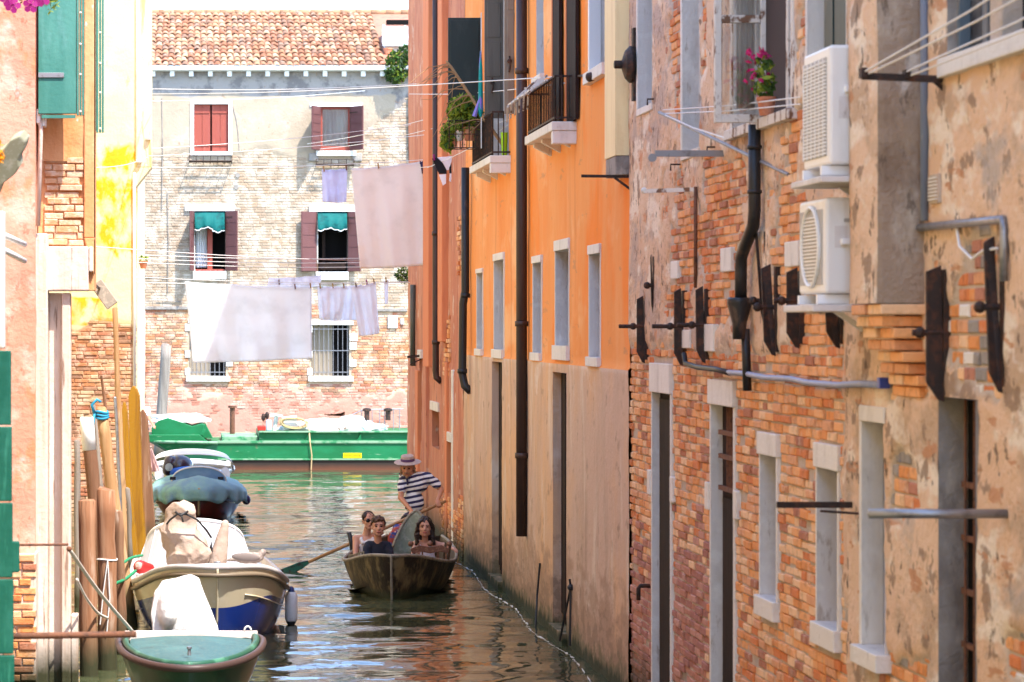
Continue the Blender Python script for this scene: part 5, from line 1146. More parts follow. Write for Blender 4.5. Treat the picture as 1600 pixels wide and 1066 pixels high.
c = MB(); x_ = P(17,0,Y)[0]; c.box(x_, x_+.05, Y+.0, Y+.04, ZZ(895,Y), ZZ(846,Y)); c.build('door_handle', M['brightgreen'], hL, bevel=.008)
mb = MB(); mb.box(XL-.06, P(7,0,16.5)[0], 16.5, 16.6, ZZ(545,16.5), ZZ(330,16.5)); mb.build('door_jamb', M['jamb'], hL, bevel=.01)
mb = MB()
for (y0, y1) in ((365, 382), (388, 408)): mb.tube([P(0, y0, 17.3), P(38, y1, 19.3)], .02, 8)
mb.build('white_rail', M['white'], hL, smooth=True)
# wooden sign-like board on the pier (tilted lamp arm)
c = Vector(P(163,460,30)); dv = Vector((.075,0,-.105)); mb = MB(); mb.obox(c, dv*1.15, Vector((.055,0,.04)), Vector((0,.05,0))); t = mb.build('tilted_board', mat('grey_tan_wood', (.34,.28,.22), .85, [dict(c=(.5,.4,.3), s=(20,20,20), lo=.5, hi=.65)], bump=.004), bevel=.008)
tag(t, 'short grey board tilted out from the wall in front of the yellow house', 'board')
mb = MB(); mb.bar((lx(140), YP+.4, lz(440)), (c.x-.05, 30, c.z+.06), .02); obj_ = mb.build('stay', M['iron'], t)
# flowers and leaf in the near window box
t = thing('window_flowers', 'magenta petunias with yellow-green leaves hanging into the top left corner', 'flowers', P(45,-30,20)); rl = random.Random(6); mb = MB(); leafcloud(mb, P(50,-12,20), (.22,.1,.10), 160, .03, rl, (0,1,1)); leafcloud(mb, P(80,8,20), (.05,.05,.06), 30, .025, rl, (1,)); mb.build('leaves', [M['leaf'], M['leaf2']], t, recalc=False)
for (x, y) in ((20,8), (48,8), (66,-2), (12,-2)):
    c = Vector(P(x, y, 19.9)); mb = MB(); 
    for k in range(5):
        a_ = k*1.2566+x; e1 = Vector((math.cos(a_), .15, math.sin(a_))); e2 = Vector((-math.sin(a_), .1, math.cos(a_))); mb.add([c, c+e1*.035-e2*.024, c+e1*.056-e2*.012, c+e1*.056+e2*.012, c+e1*.035+e2*.024], [(0,1,2,3,4)])
    mb.tube([c, c+Vector((0,.05,.03))], [.012,.005], 6); mb.build('blossom', M['purplefl'], t)
c = P(-10,-40,20); mb = MB(); mb.box(c[0]-.25, c[0]+.5, 19.9, 20.15, c[2]-.02, c[2]+.16); mb.build('box', M['terra'], t)
t = thing('broad_leaf', 'broad pale felted leaf with orange flowers at the left edge', 'plant', P(0,260,19)); rl = random.Random(16)
ol = [(-14,330),(2,290),(12,282),(22,274),(30,262),(28,250),(36,236),(40,222),(30,213),(16,219),(6,232),(-4,240),(-14,250)]
mb = MB(); mb.prism([P(x, y, 19+.002*(x+y-230)) for x, y in ol], (.03, .05, .05)); mb.build('leaf', mat('felted_leaf', (.36,.36,.26), .9, [dict(c=(.5,.5,.4), s=20, lo=.5, hi=.65)], trans=.2), t, bevel=.01)
mb = MB(); leafcloud(mb, P(-2,238,18.9), (.05,.04,.07), 60, .025, rl); mb.build('blossom', mat('orange_petal', (.7,.28,.01), .6, trans=.3), t, recalc=False)
mb = MB(); c = P(-14,300,19); mb.tube([(XL-.03, 19, c[2]-.1), c], .012, 6); mb.build('stem', M['leaf'], t)
# ================================================================== GREEN WORK BARGE
YB = 64.9; bs = F/YB
bx = lambda x: (x-VX)/bs
bz = lambda y: H-(y-VY)/bs
bar_ = thing('work_barge', 'long green steel work barge moored below the cream house', 'barge', (3, YB+1.5, 0))
gcol = (.006,.13,.042)
M['barge'] = mat('green_barge_paint', gcol, .45, [dict(c=(.008,.165,.06), s=(.8,.8,2), lo=.45, hi=.6), dict(c=(.17,.30,.18), s=(3,3,14), lo=.64, hi=.70, a=.7), dict(c=(.10,.10,.05), s=(6,6,3), lo=.68, hi=.74, a=.6)], bump=.004, bs=9)
M['bargeedge'] = mat('pale_green_edge', (.19,.32,.20), .6, [dict(c=(.03,.20,.08), s=(5,5,5), lo=.5, hi=.62)])
M['bargebot'] = mat('brown_antifouling', (.028,.018,.013), .8, [dict(c=(.12,.042,.02), z=(.02,.14), n=.08)])
XE = 8.5
mb = MB(); mb.prism([(bx(340), YB, -.5), (XE, YB, -.5), (XE, YB+3.4, -.5), (bx(340), YB+3.4, -.5), (bx(270), YB+2.5, -.5), (bx(270), YB+.9, -.5)], (0,0,.5+bz(718))); mb.build('bottom', M['bargebot'], bar_)
def ring(z, k): return [(bx(340)-k*.0, YB, z), (XE, YB, z), (XE, YB+3.4, z), (bx(340), YB+3.4, z), (bx(340-95*k), YB+3.0, z), (bx(340-115*k), YB+1.7, z), (bx(340-100*k), YB+.55, z)]
r0, r1 = ring(bz(718), .6), ring(bz(692), 1); n = len(r0); mb = MB(); mb.add(r0+r1, [tuple(range(n-1,-1,-1)), tuple(range(n, 2*n))]+[(i, (i+1) % n, n+(i+1) % n, n+i) for i in range(n)]); mb.build('hull', M['barge'], bar_)
for (y, xa, h_, yo) in ((718, 340, .035, .03), (691, 340, .06, .05), (675.5, 405, .04, .26)):
    mb = MB(); mb.box(bx(xa), XE, YB-.03+(yo-.05 if yo > .1 else 0), YB+.05+(yo if yo > .1 else 0), bz(y)-h_/2, bz(y)+h_/2); mb.build('rubbing_strake', M['bargeedge'], bar_, bevel=.008)
mb = MB(); mb.tube([Vector(p)+Vector((0,-.02,0)) for p in (r1[0], r1[6], r1[5])], .035, 8); mb.build('rubbing_strake', M['bargeedge'], bar_, smooth=True)
mb = MB(); mb.box(bx(405), XE, YB+.25, YB+3.0, bz(693), bz(676)); mb.build('coaming', M['barge'], bar_, bevel=.01)
mb = MB(); mb.box(bx(347), bx(404), YB+.5, YB+2.8, bz(693), bz(683)); mb.build('hatch', M['bargeedge'], bar_, bevel=.02)
for (x) in (484, 565): mb = MB(); mb.prism([(bx(x)-.1, YB+.2, bz(690)), (bx(x), YB+.2, bz(690)), (bx(x), YB+.2, bz(677))], (0,.06,0)); mb.build('bracket_plate', M['barge'], bar_)
mb = MB(); mb.prism([P2 for P2 in [(bx(228), YB+.5, bz(692)), (bx(325), YB+.5, bz(692)), (bx(312), YB+.5, bz(681)), (bx(228), YB+.5, bz(681))]], (0, 2.0, 0)); mb.build('bow_deck', M['barge'], bar_, bevel=.01)
mb = MB(); mb.prism([(bx(x), YB+.8, bz(y)) for x, y in ((236,682),(236,671),(246,660),(262,655),(284,662),(300,668),(316,664),(322,666),(333,687),(318,687))], (0, 1.3, 0)); mb.build('bow_bulwark', M['barge'], bar_, bevel=.01)
mb = MB(); mb.prism([(bx(314), YB+.62, bz(681)), (bx(321), YB+.62, bz(662)), (bx(323), YB+.62, bz(666)), (bx(319), YB+.62, bz(683))], (0, .1, 0)); mb.build('bow_bracket', M['barge'], bar_)
mb = MB(); mb.box(bx(536), bx(565), YB-.015, YB+.01, bz(716), bz(708)); pl = mb.build('number_plate', mat('yellow_plate', (.78,.52,.0), .5), bar_, bevel=.003)
mb = MB(); x = bx(538)
rk = random.Random(3)
while x < bx(562): w_ = rk.uniform(.012,.03); mb.box(x, x+w_, YB-.018, YB-.0145, bz(713.5), bz(710.5)); x += w_+.014
mb.build('lettering', mat('ochre_letters', (.40,.22,.0), .6), pl)
def lump(name, c, r, seed, m, parent=None, n=24, amp=.35):
    def fn(a, b):
        th = b*math.pi/2; ph = a*2*math.pi; k = 1+amp*(float(fbm(2+math.cos(ph)*1.5+b*3, 2+math.sin(ph)*1.5, seed))-.5)*2
        return (c[0]+r[0]*math.cos(ph)*math.sin(th)**.6*k, c[1]+r[1]*math.sin(ph)*math.sin(th)**.6*k, c[2]+r[2]*math.cos(th)*k)
    mb = MB(); mb.grid(fn, n, 10, closeu=True); return mb.build(name, m, parent, smooth=True)
M['tarp'] = mat('off_white_tarpaulin', (.62,.60,.56), .75, [dict(c=(.48,.46,.42), s=4, lo=.5, hi=.65)], bump=.02, bs=5)
tag(lump('tarpaulin', (bx(282), YB+1.5, bz(662)), (.68,.6,.17), 5, M['tarp']), 'crumpled white tarpaulin heaped on the barge bow', 'tarpaulin')
tag(lump('cargo_tarpaulin', (bx(520), YB+1.7, bz(676)), (1.3,.9,.24), 9, M['tarp'], n=40), 'long pale tarpaulin over the cargo amidships on the barge', 'tarpaulin')
tag(lump('sail_bag', (bx(556), YB+1.2, bz(676)), (.40,.5,.34), 12, mat('white_canvas', (.70,.69,.66), .8), n=28, amp=.15), 'rounded white canvas bag beside the plank on the barge', 'bag')
mb = MB(); mb.obox(((bx(450)+bx(462))/2, YB+1.4, bz(664)), Vector((.16,0,.02)), Vector((0,.3,0)), Vector((-.01,0,.14))); tag(mb.build('crate', M['white'], bevel=.01), 'small white crate behind the coiled rope on the barge', 'crate')
mb = MB(); mb.box(bx(404), bx(417), YB+1.0, YB+1.4, bz(676), bz(668)); tag(mb.build('red_box', mat('red_plastic', (.55,.03,.02), .5), bevel=.02), 'small red box on the barge deck', 'box')
t = thing('deck_winch', 'grey and white winch standing on the barge beside the red box', 'winch', (bx(424), YB+1.2, bz(676)))
mb = MB(); mb.box(bx(418), bx(427), YB+1.0, YB+1.4, bz(676), bz(659)); mb.build('housing', mat('pale_blue_paint', (.45,.52,.62), .5), t, bevel=.02); mb = MB(); mb.lathe([(.05,0),(.05,.34),(.14,.34),(.14,.38),(.05,.38)], (bx(431), YB+1.2, bz(676)), (.15,0,1), 14); mb.build('drum', M['ac'], t); mb = MB(); mb.bar((bx(424), YB+1.1, bz(652)), (bx(434), YB+1.1, bz(650)), .08, .06); mb.build('handle', M['jamb'], t)
for x, y0 in ((416,655), (422,652)): mb = MB(); mb.ball((bx(x)-.03, YB+1.35, bz(y0)), (.05,.05,.09), 8); mb.build('control_knob', M['iron'], t)
mb = MB(); mb.tube([(bx(365), YB+1.9, bz(690)), (bx(365), YB+1.9, bz(640))], .06, 10); mb.lathe([(.06,0),(.10,.0),(.10,.05),(.06,.05)], (bx(365), YB+1.9, bz(641)), (0,0,1), 12); tag(mb.build('bollard', M['rust'], smooth=False), 'rusty upright bollard on the barge deck near the bow', 'bollard')
mb = MB()
for k in range(9):
    pts = []; rx, rz = .30+.03*math.sin(k*2), .11+.015*math.cos(k*3)
    for q in range(19): a = q/18*2*math.pi; pts.append((bx(462)+rx*math.cos(a)+.02*math.sin(k), YB+.9+.03*k, bz(661)+rz*math.sin(a)-.05*abs(math.cos(a*.5))))
    mb.tube(pts, .012, 5)
mb.tube([(bx(478), YB+.9, bz(660)), (bx(484), YB+.3, bz(672)), (bx(484), YB-.05, bz(690)), (bx(487), YB-.06, bz(712)), (bx(486), YB-.06, bz(734))], .014, 5)
tag(mb.build('coiled_rope', mat('tan_rope', (.52,.36,.18), .9), recalc=False), 'tan rope coiled on the barge with its end hanging down the side', 'rope')
mb = MB(); mb.bar((bx(520), YB+.7, bz(674)), (bx(592), YB+.8, bz(665)), .05, .05); tag(mb.build('boat_hook', M['peel']), 'long wooden pole lying on top of the barge cargo', 'pole')
mb = MB()
for k in range(6): mb.bar((bx(514)+k*.07, YB+2.2, bz(652)-.02*(k % 2)), (bx(547), YB+2.2, bz(655)+.02*k), .05, .03)
tag(mb.build('rusty_scrap', M['rust']), 'bundle of rusty iron lying against the wall behind the cargo', 'scrap')
t = thing('barge_rail', 'thin metal guard rail with two mushroom posts at the right of the barge', 'rail', (bx(605), YB+1.9, bz(676)))
for x in (573,581,590,602,610,624,634): mb = MB(); mb.tube([(bx(x), YB+1.9, bz(676)), (bx(x), YB+1.9, bz(644))], .012, 5); mb.build('stanchion', M['greymetal'], t)
mb = MB(); mb.tube([(bx(552), YB+1.9, bz(655)), (bx(575), YB+1.9, bz(644)), (bx(640), YB+1.9, bz(643))], .014, 5); mb.build('handrail', M['greymetal'], t)
for x in (581, 615): mb = MB(); mb.lathe([(.06,-.2),(.06,.0),(.1,.02),(.1,.06),(.04,.09)], (bx(x), YB+1.8, bz(647)), (0,0,1), 10); mb.build('mushroom_post', M['iron'], t)

# ================================================================== MOORING POLES
def woodm(name, c, c2): return mat(name, c, .85, [dict(c=c2, s=(14,14,.8), lo=.45, hi=.62), dict(c=dk(c, .45), s=(28,28,1.2), lo=.60, hi=.70, a=.8), dict(c=mixc(c2, (.5,.42,.34), .5), s=(10,10,1.6), lo=.62, hi=.70, a=.7), dict(c=ALG, z=(.15,.5), n=.4)], bump=.008, bs=(26,26,2.5))
M['pole'] = woodm('orange_brown_pole', (.25,.11,.052), (.34,.18,.10)); M['pole2'] = woodm('brown_pole', (.17,.08,.042), (.25,.135,.075)); M['polegrey'] = woodm('grey_pole', (.19,.16,.135), (.27,.235,.20)); M['poletan'] = woodm('tan_pole', (.34,.185,.08), (.42,.26,.13))
def pole(label, top, bot, Y, r0, r1, m, extra=None, name='mooring_pole', n=12, zb=-1.0):
    a = Vector(P(top[0], top[1], Y)); b = Vector(P(bot[0], bot[1], Y)); d_ = b-a; e = a+d_*((a.z-zb)/(a.z-b.z))
    t = thing(name, label, 'pole', (e.x, e.y, 0), 'wooden mooring poles'); mb = MB(); rq = random.Random(int(top[0])); m_ = 12
    pts = [a+(e-a)*(k/m_)+Vector((rq.uniform(-.006,.006), rq.uniform(-.006,.006), 0)) for k in range(m_+1)]
    mb.tube([a+Vector((0,0,.012))]+pts, [r0*.82]+[r0+(r1-r0)*k/m_+rq.uniform(-.003,.003) for k in range(m_+1)], n); mb.build('shaft', m, t, smooth=True)
    return t, a, e
pole('thick orange-brown mooring pole with flat top nearest the stone pier', (136,783), (138,1000), 26.5, .080, .088, M['pole'])
t, a, e = pole('thickest orange-brown mooring pole, tied with a thin pale rope', (166,766), (168,1000), 26.9, .085, .095, M['pole'])
mb = MB(); c = Vector(P(167,874,26.9)); mb.tube([c+Vector((math.cos(q/12*2*math.pi)*.095, math.sin(q/12*2*math.pi)*.095, .006*math.sin(q))) for q in range(13)], .008, 5); mb.tube([c+Vector((.01,-.1,0)), c+Vector((-.03,-.1,-.3)), c+Vector((-.06,-.1,-.6))], .006, 5); mb.tube([c+Vector((.01,-.1,0)), c+Vector((.03,-.1,-.35)), c+Vector((.0,-.1,-.7))], .006, 5); mb.build('tie_rope', M['line'], t)
t, a, e = pole('leaning mooring pole with a white painted top', (135,654), (150,800), 30.0, .066, .085, M['pole2'])
mb = MB(); dd = (e-a).normalized(); mb.tube([a+Vector((0,0,.014)), a+Vector((0,0,.010)), a+dd*.33], [.058,.071,.073], 14); mb.build('painted_top', M['white'], t, smooth=True)
t, a, e = pole('tan mooring pole with blue rope knotted round its top', (158,640), (184,830), 31.0, .060, .085, M['poletan'])
M['bluerope'] = mat('blue_rope', (.02,.25,.42), .7); mb = MB()
for k in range(3): mb.tube([a+dd*(.03+.03*k)+Vector((math.cos(q/12*2*math.pi)*.068, math.sin(q/12*2*math.pi)*.068, .01*math.sin(q+k))) for q in range(13)], .014, 6)
mb.tube([a+Vector((-.07,-.05,-.04)), a+Vector((-.10,-.06,.05)), a+Vector((-.04,-.06,.11)), a+Vector((.0,-.06,.08))], .016, 6); mb.tube([a+Vector((-.07,-.05,-.04)), a+Vector((-.09,-.05,-.2)), a+Vector((-.07,-.05,-.3))], .014, 6); mb.build('knotted_rope', M['bluerope'], t, smooth=True)
pole('thin grey pole behind the blue-roped pole', (146,632), (158,760), 32.0, .024, .03, M['polegrey'], n=8)
pole('tall slim tan pole rising in front of the bare brick', (179,482), (196,880), 38.0, .036, .05, M['poletan'], n=10)
pole('slim grey metal pole beside the tall tan pole', (180,622), (193,880), 36.0, .022, .026, M['steel'], n=8)
pole('thin dark forked stick between the poles', (158,588), (180,760), 34.0, .018, .026, M['pole2'], n=8)
pole('short bent grey pole in front of the yellow boards', (200,764), (205,880), 36.5, .03, .036, M['polegrey'], n=8)
pole('dark brown pole in shade beside the thickest pole', (184,800), (190,1000), 28.2, .05, .06, M['pole2'])
pole('short weathered stake behind the flat-topped pole', (120,690), (122,900), 33, .035, .045, M['polegrey'], n=8)
pole('weathered grey pole standing behind the barge bow', (260,540), (252,660), 68.7, .12, .14, M['polegrey'])
# upright golden boards
M['gold'] = mat('golden_yellow_paint', (.30,.145,.006), .45, [dict(c=(.20,.085,.006), s=(9,9,.6), lo=.5, hi=.66), dict(c=(.3,.15,.03), s=(16,16,1), lo=.66, hi=.72, a=.6)], bump=.003)
def board(label, top, bot, w0, w1, Y, m, th=.07):
    a = Vector(P(top[0], top[1], Y)); b = Vector(P(bot[0], bot[1], Y)); e = a+(b-a)*((a.z+.6)/(a.z-b.z)); d_ = (e-a).normalized(); sx = Vector((1,0,0)); mb = MB()
    pr = [(0, .012), (.05, w0*.55), (.14, w0*.95), (.5, w0*1.05), (1, w1)]
    L_ = (e-a).length; pl = [a+d_*(s*L_ if s > .2 else s)-sx*w/2 for s, w in pr]; pr_ = [a+d_*(s*L_ if s > .2 else s)+sx*w/2 for s, w in pr]
    mb.prism(pl+pr_[::-1], (.02, th, 0)); tag(mb.build('upright_board', m, bevel=.012), label, 'board', 'boards stood on end among the mooring poles')
board('taller golden yellow board with pointed top among the poles', (208,603), (216,880), .15, .26, 40.0, M['gold']); board('narrower golden yellow board left of the taller one', (193,628), (208,890), .07, .19, 39.4, M['gold']); board('dark brown board leaning behind the golden boards', (222,640), (232,800), .12, .16, 41.0, M['pole2'])
# ropes at the left
M['rope'] = mat('pale_rope', (.66,.60,.52), .9)
def rope(label, pts, r, m=None, cat='rope'):
    q = [Vector(p) for p in pts]; out = []
    for i in range(len(q)-1):
        p0, p1, p2, p3 = q[max(i-1,0)], q[i], q[i+1], q[min(i+2,len(q)-1)]
        for k in range(6):
            s = k/6; out.append(.5*((2*p1)+(p2-p0)*s+(2*p0-5*p1+4*p2-p3)*s*s+(3*p1-p0-3*p2+p3)*s**3))
    out.append(q[-1]); mb = MB(); mb.tube(out, r, 6); return tag(mb.build('rope', m or M['rope'], smooth=True, recalc=False), label, cat)
rope('thicker white mooring rope running from the iron rod to the green boat', [P(108,858,22), P(145,912,23), P(175,950,24), P(207,987,25.2)], .016)
rope('thinner white rope sagging from the stone pier to the thickest pole', [P(120,905,25.6), P(135,935,25.9), P(152,957,26.4), P(168,966,26.8)], .013)
M['greenrope'] = mat('green_rope', (.01,.22,.09), .7)
rope('green rope from the thickest pole to the cream boat', [P(180,912,27.0), P(196,905,28.5), P(212,892,30)], .016, M['greenrope']); rope('dark green rope tied along the rail of the cream boat', [P(192,880,30), P(205,872,31), P(222,868,32)], .016, M['greenrope'])

# ================================================================== LAUNDRY AND LINES
def cloth(label, tl, tr, br, bl, Y, m, cat='cloth', folds=3, amp=.03, seed=1, name='hanging_cloth', over=.05, dy=0., sag=.02, group='laundry on the lines'):
    a, b, c_, d_ = [Vector(P(x, y, Y)) for x, y in (tl, tr, br, bl)]; rq = random.Random(seed); ph = rq.uniform(0, 6)
    def fn(u, v):
        p = (a*(1-u)+b*u)*(1-v)+(d_*(1-u)+c_*u)*v
        k = math.sin(u*folds*6.28+ph+v*1.3)+.5*math.sin(u*folds*14+2*ph-v*2)+.35*math.sin(v*9+u*5+ph)
        n_ = (float(fbm(u*4+seed, v*4, seed))-.5)
        return (p.x, p.y+amp*(.25+v)*k+amp*2.5*n_*v+dy*v, p.z-sag*math.sin(u*math.pi)*(1 if v < .02 else .6)-.012*abs(math.sin(u*9))*(1-v))
    mb = MB(); mb.grid(fn, 56, 40)
    def fb(u, v): p = Vector(fn(u, 0)); return (p.x, p.y+.025, p.z+.012-(over+.012)*v) if v > 0 else (p.x, p.y, p.z)
    mb.grid(fb, 56, 3); o = solid(mb.build(name, m, smooth=True, recalc=False), .004)
    tag(o, label, cat, group); return o
cw = lambda n, c: mat(n, c, .9, [dict(c=dk(c, .92), s=3, lo=.5, hi=.7)], trans=.5, spec=.1)
M['sheetw'] = cw('white_cotton', (.95,.95,.97)); M['sheetp'] = cw('pinkish_cotton', (.95,.90,.87)); M['lav'] = cw('lavender_cotton', (.76,.77,.95)); M['whi2'] = cw('lilac_white_cotton', (.93,.92,.97))
cloth('large white bed sheet half in sun on the lower line', (289,440), (487,448), (487,560), (301,567), 49.9, M['sheetw'], 'sheet', 2.2, .05, 3, 'bed_sheet')
cloth('tall pale pink sheet hanging in shade beside the red house', (549,263), (660,251), (667,414), (562,420), 46.0, M['sheetp'], 'sheet', 1.7, .034, 5, 'bed_sheet')
cloth('small lavender towel left of the pink sheet', (503,264), (543,262), (541,316), (504,315), 47.6, M['lav'], 'towel', 1.4, .03, 8, 'towel')
cloth('folded white cloth draped over the line above the big sheet', (420,434), (502,429), (500,447), (416,452), 50.6, M['whi2'], 'cloth', 3, .03, 11, over=.12); cloth('white pillowcase hanging over the barred window', (496,448), (541,446), (534,498), (499,498), 50.2, M['whi2'], 'pillowcase', 1.8, .03, 13)
cloth('white cloth hanging behind the pillowcase', (505,447), (566,444), (560,500), (500,501), 50.8, M['whi2'], 'cloth', 3, .03, 17); cloth('white trouser-like cloth hanging near the red corner', (549,447), (587,440), (593,521), (561,525), 50.1, M['whi2'], 'cloth', 1.5, .03, 19)
cloth('narrow white sock hanging alone near the red corner', (600,438), (607,436), (606,475), (601,474), 50.2, M['whi2'], 'sock', 1, .01, 23); cloth('dark blue sock beside the pink sheet', (656,251), (668,250), (666,271), (659,271), 45.9, mat('navy_cloth', (.03,.03,.09), .9), 'sock', 1, .01, 29)
t = thing('underwear', 'black and white briefs pegged on the line beside the red house', 'underwear', P(696,265,42))
def flat(poly, Y, m, nm, th=.012):
    mb = MB(); mb.prism([P(x, y, Y) for x, y in poly], (0, th, 0)); return mb.build(nm, m, t, bevel=.003)
M['blk'] = mat('black_cloth', (.012,.012,.016), .9)
flat([(675,248),(683,246),(692,255),(698,266),(698,272),(686,272)], 42.0, M['blk'], 'left_panel'); flat([(717,243),(716,256),(712,271),(702,271),(702,262),(708,250)], 42.0, M['blk'], 'right_panel'); flat([(683,246),(708,244),(705,254),(701,266),(697,266),(691,254)], 42.01, M['whi2'], 'white_panel'); flat([(686,273),(697,272),(697,287),(692,290)], 42.0, M['whi2'], 'white_panel'); flat([(703,271),(713,271),(709,287),(702,283)], 42.0, M['whi2'], 'white_panel')
# pegs
rg = random.Random(77)
PG = ((436,441,49.9,'near the sunlit left half of the large white sheet'),(461,448,49.9,'on the shaded half of the large white sheet'),(485,446,49.9,'at the right corner of the large white sheet'),(500,447,50.2,'at the left corner of the pillowcase'),(520,446,50.2,'in the middle of the pillowcase'),(537,446,50.2,'at the right corner of the pillowcase'),
  (556,445,50.1,'at the left of the trouser-like cloth'),(573,441,50.1,'in the middle of the trouser-like cloth'),(584,439,50.1,'at the right of the trouser-like cloth'),(603,437,50.2,'holding the narrow white sock'),(591,259,46,'on top of the pink sheet'),(541,262,47.6,'at the right corner of the lavender towel'),(506,264,47.6,'at the left corner of the lavender towel'),(678,246,42,'at the left of the briefs'),(714,242,42,'at the right of the briefs'))
for (x, y, Y, lab) in PG:
    c = P(x, y, Y); mb = MB(); mb.obox((c[0], Y-.012, c[2]), Vector((.010,0,.004)), Vector((0,.016,0)), Vector((-.006,0,.045))); tag(mb.build('clothes_peg', rg.choice((M['straw'], M['gold'], M['rust'], M['purplefl']))), 'small clothes peg '+lab, 'peg', 'clothes pegs')
# the lines themselves
LN = [((213,433,49.6),(668,441,49.9),'lower line carrying the white sheets'), ((213,441,50.4),(640,440,50.2),'second lower line behind the white sheets'), ((240,262,46),(690,248,45.4),'line carrying the pink sheet and lavender towel'), ((238,232,48),(642,195,49),'upper line above the lavender towel'),
      ((232,244,48.2),(690,208,45),'upper slanting line reaching the red pier'), ((145,262,34),(230,246,49.9),'short line in front of the yellow plaster'), ((140,385,32),(640,407,50),'bundle line crossing below the teal awnings'), ((212,398,50),(640,402,50),'upper line below the teal awnings'), ((212,404,50),(640,409,50),'middle line below the teal awnings'), ((212,410,50),(642,416,50),'lowest line below the teal awnings'),
      ((238,139,49.7),(655,131,46),'line crossing just under the tiled eaves'), ((238,147,49.7),(900,118,28.5),'long line from the yellow corner to the nearer balcony'), ((690,208,44),(820,178,34),'line between the red pier and the farther balcony'), ((668,262,44),(818,180,33.6),'lower line between the red pier and the farther balcony'), ((640,147,46),(905,127,28.4),'line passing in front of the dark shutter'), ((655,262,45),(730,240,41),'short line carrying the briefs'), ((238,158,49.7),(570,142,60),'slack line across the grey band of the far house'), ((480,225,60),(690,180,44),'line rising to the red pier past the curtained window'), ((500,233,60),(680,200,44),'lower line rising past the curtained window')]
for (a, b, lab) in LN:
    p, q = Vector(P(*a)), Vector(P(*b)); mb = MB(); mb.tube([p+(q-p)*(k/10)-Vector((0,0,.05*math.sin(math.pi*k/10))) for k in range(11)], .0055, 5); tag(mb.build('clothesline', M['line'], recalc=False), 'thin '+lab, 'clothesline', 'lines strung across the canal')
# ================================================================== BOATS
class Hull:
    def __init__(s, bow, dirv, L, w, sheer, keel, rake=.3, p=.6):
        s.o = Vector((bow[0], bow[1], 0)); s.d = Vector((dirv[0], dirv[1], 0)).normalized(); s.n = Vector((s.d.y, -s.d.x, 0)); s.L = L; s.w = w; s.sheer = sheer; s.keel = keel; s.rake = rake; s.p = p
    def pt(s, a, b, z): return s.o+s.d*a+s.n*b+Vector((0,0,z))
    def sk(s, t, q, side, inset=0.):
        w = max(0, s.w(t)-inset); p = s.p*(1 if t > .25 else 1+(1-t/.25)*.6)
        z = s.keel(t)+(s.sheer(t)-s.keel(t))*q
        return s.pt(t*s.L+s.rake*(1-q)*(1-t)**3+inset*(1-t)**2, side*w*q**p, z)
    def skin(s, mb, nt=48, nq=14, inset=0., lo=lambda t: 0., hi=lambda t: 1., mi=0):
        for side in (-1, 1):
            V = []
            for j in range(nq):
                for i in range(nt):
                    t = (i/(nt-1))**1.7; a, b = lo(t), hi(t); k = j/(nq-1); k = k**1.6 if a < .01 else k; V.append(s.sk(t, a+(b-a)*k, side, inset))
            o = len(mb.v); mb.v += [tuple(v) for v in V]
            for j in range(nq-1):
                for i in range(nt-1):
                    f = (o+j*nt+i, o+j*nt+i+1, o+(j+1)*nt+i+1, o+(j+1)*nt+i); mb.f.append(f if side < 0 else f[::-1]); mb.m.append(mi)
    def rim(s, nt=40, inset=0., dz=0., t1=1., q=1.):
        A = [s.sk((i/(nt-1))**1.5*t1, q, -1, inset)+Vector((0,0,dz)) for i in range(nt-1, -1, -1)]; B = [s.sk((i/(nt-1))**1.5*t1, q, 1, inset)+Vector((0,0,dz)) for i in range(1, nt)]
        return A+B
    def deck(s, mb, t0, t1, inset=.02, camber=.04, dz=0., n=30, m=9, mi=0):
        def fn(u, v):
            t = t0+(t1-t0)*u**1.4; a, b = s.sk(t, 1, -1, inset), s.sk(t, 1, 1, inset); p = a.lerp(b, v); return (p.x, p.y, p.z+dz+camber*(1-(2*v-1)**2)*(1 if t > .01 else 0))
        mb.grid(fn, n, m, mi)
    def transom(s, mb, inset=0., mi=0):
        A = [s.sk(1, j/9, -1, inset) for j in range(10)]; B = [s.sk(1, j/9, 1, inset) for j in range(9, 0, -1)]; mb.add(A+B, [tuple(range(len(A+B)))], mi)
def blunt(W, tb): return lambda t: W*math.sqrt(max(0, 1-(1-min(t/tb, 1))**2)) if t < tb else W*(1-.10*((t-tb)/(1-tb))**2)

# ---- nearest green boat
t1_ = thing('green_boat', 'small dark green boat with teal deck nearest the camera on the left', 'boat', (0, 25, 0))
h = Hull((0.0, 23.35), (0.01, 1), 2.15, blunt(.63, .86), lambda t: .45+.03*t, lambda t: -.16+.25*(1-min(t/.3,1))**2, .16, .28)
M['hullgreen'] = mat('dark_green_hull', (.004,.04,.018), .3, [dict(c=(.01,.065,.03), s=3, lo=.5, hi=.65)], coat=.4); M['teal'] = mat('teal_deck', (.035,.10,.10), .55, [dict(c=(.05,.14,.135), s=(3,3,3), lo=.45, hi=.65), dict(c=(.11,.15,.12), s=22, lo=.56, hi=.64, a=.6), dict(c=(.02,.05,.05), s=(6,6,6), lo=.58, hi=.64, a=.7), dict(c=(.14,.12,.07), s=40, lo=.64, hi=.68, a=.8)], bump=.004); M['ltgreen'] = mat('light_green_coaming', (.018,.085,.052), .45, [dict(c=(.06,.19,.12), s=3, lo=.5, hi=.6)]); M['rubber'] = mat('brown_rubber', (.06,.035,.03), .5); M['plankpink'] = mat('pinkish_white_plank', (.62,.54,.48), .7, [dict(c=(.5,.42,.38), s=(3,12,12), lo=.5, hi=.68)])
mb = MB(); h.skin(mb); h.transom(mb); mb.build('hull', M['hullgreen'], t1_, smooth=True, recalc=False)
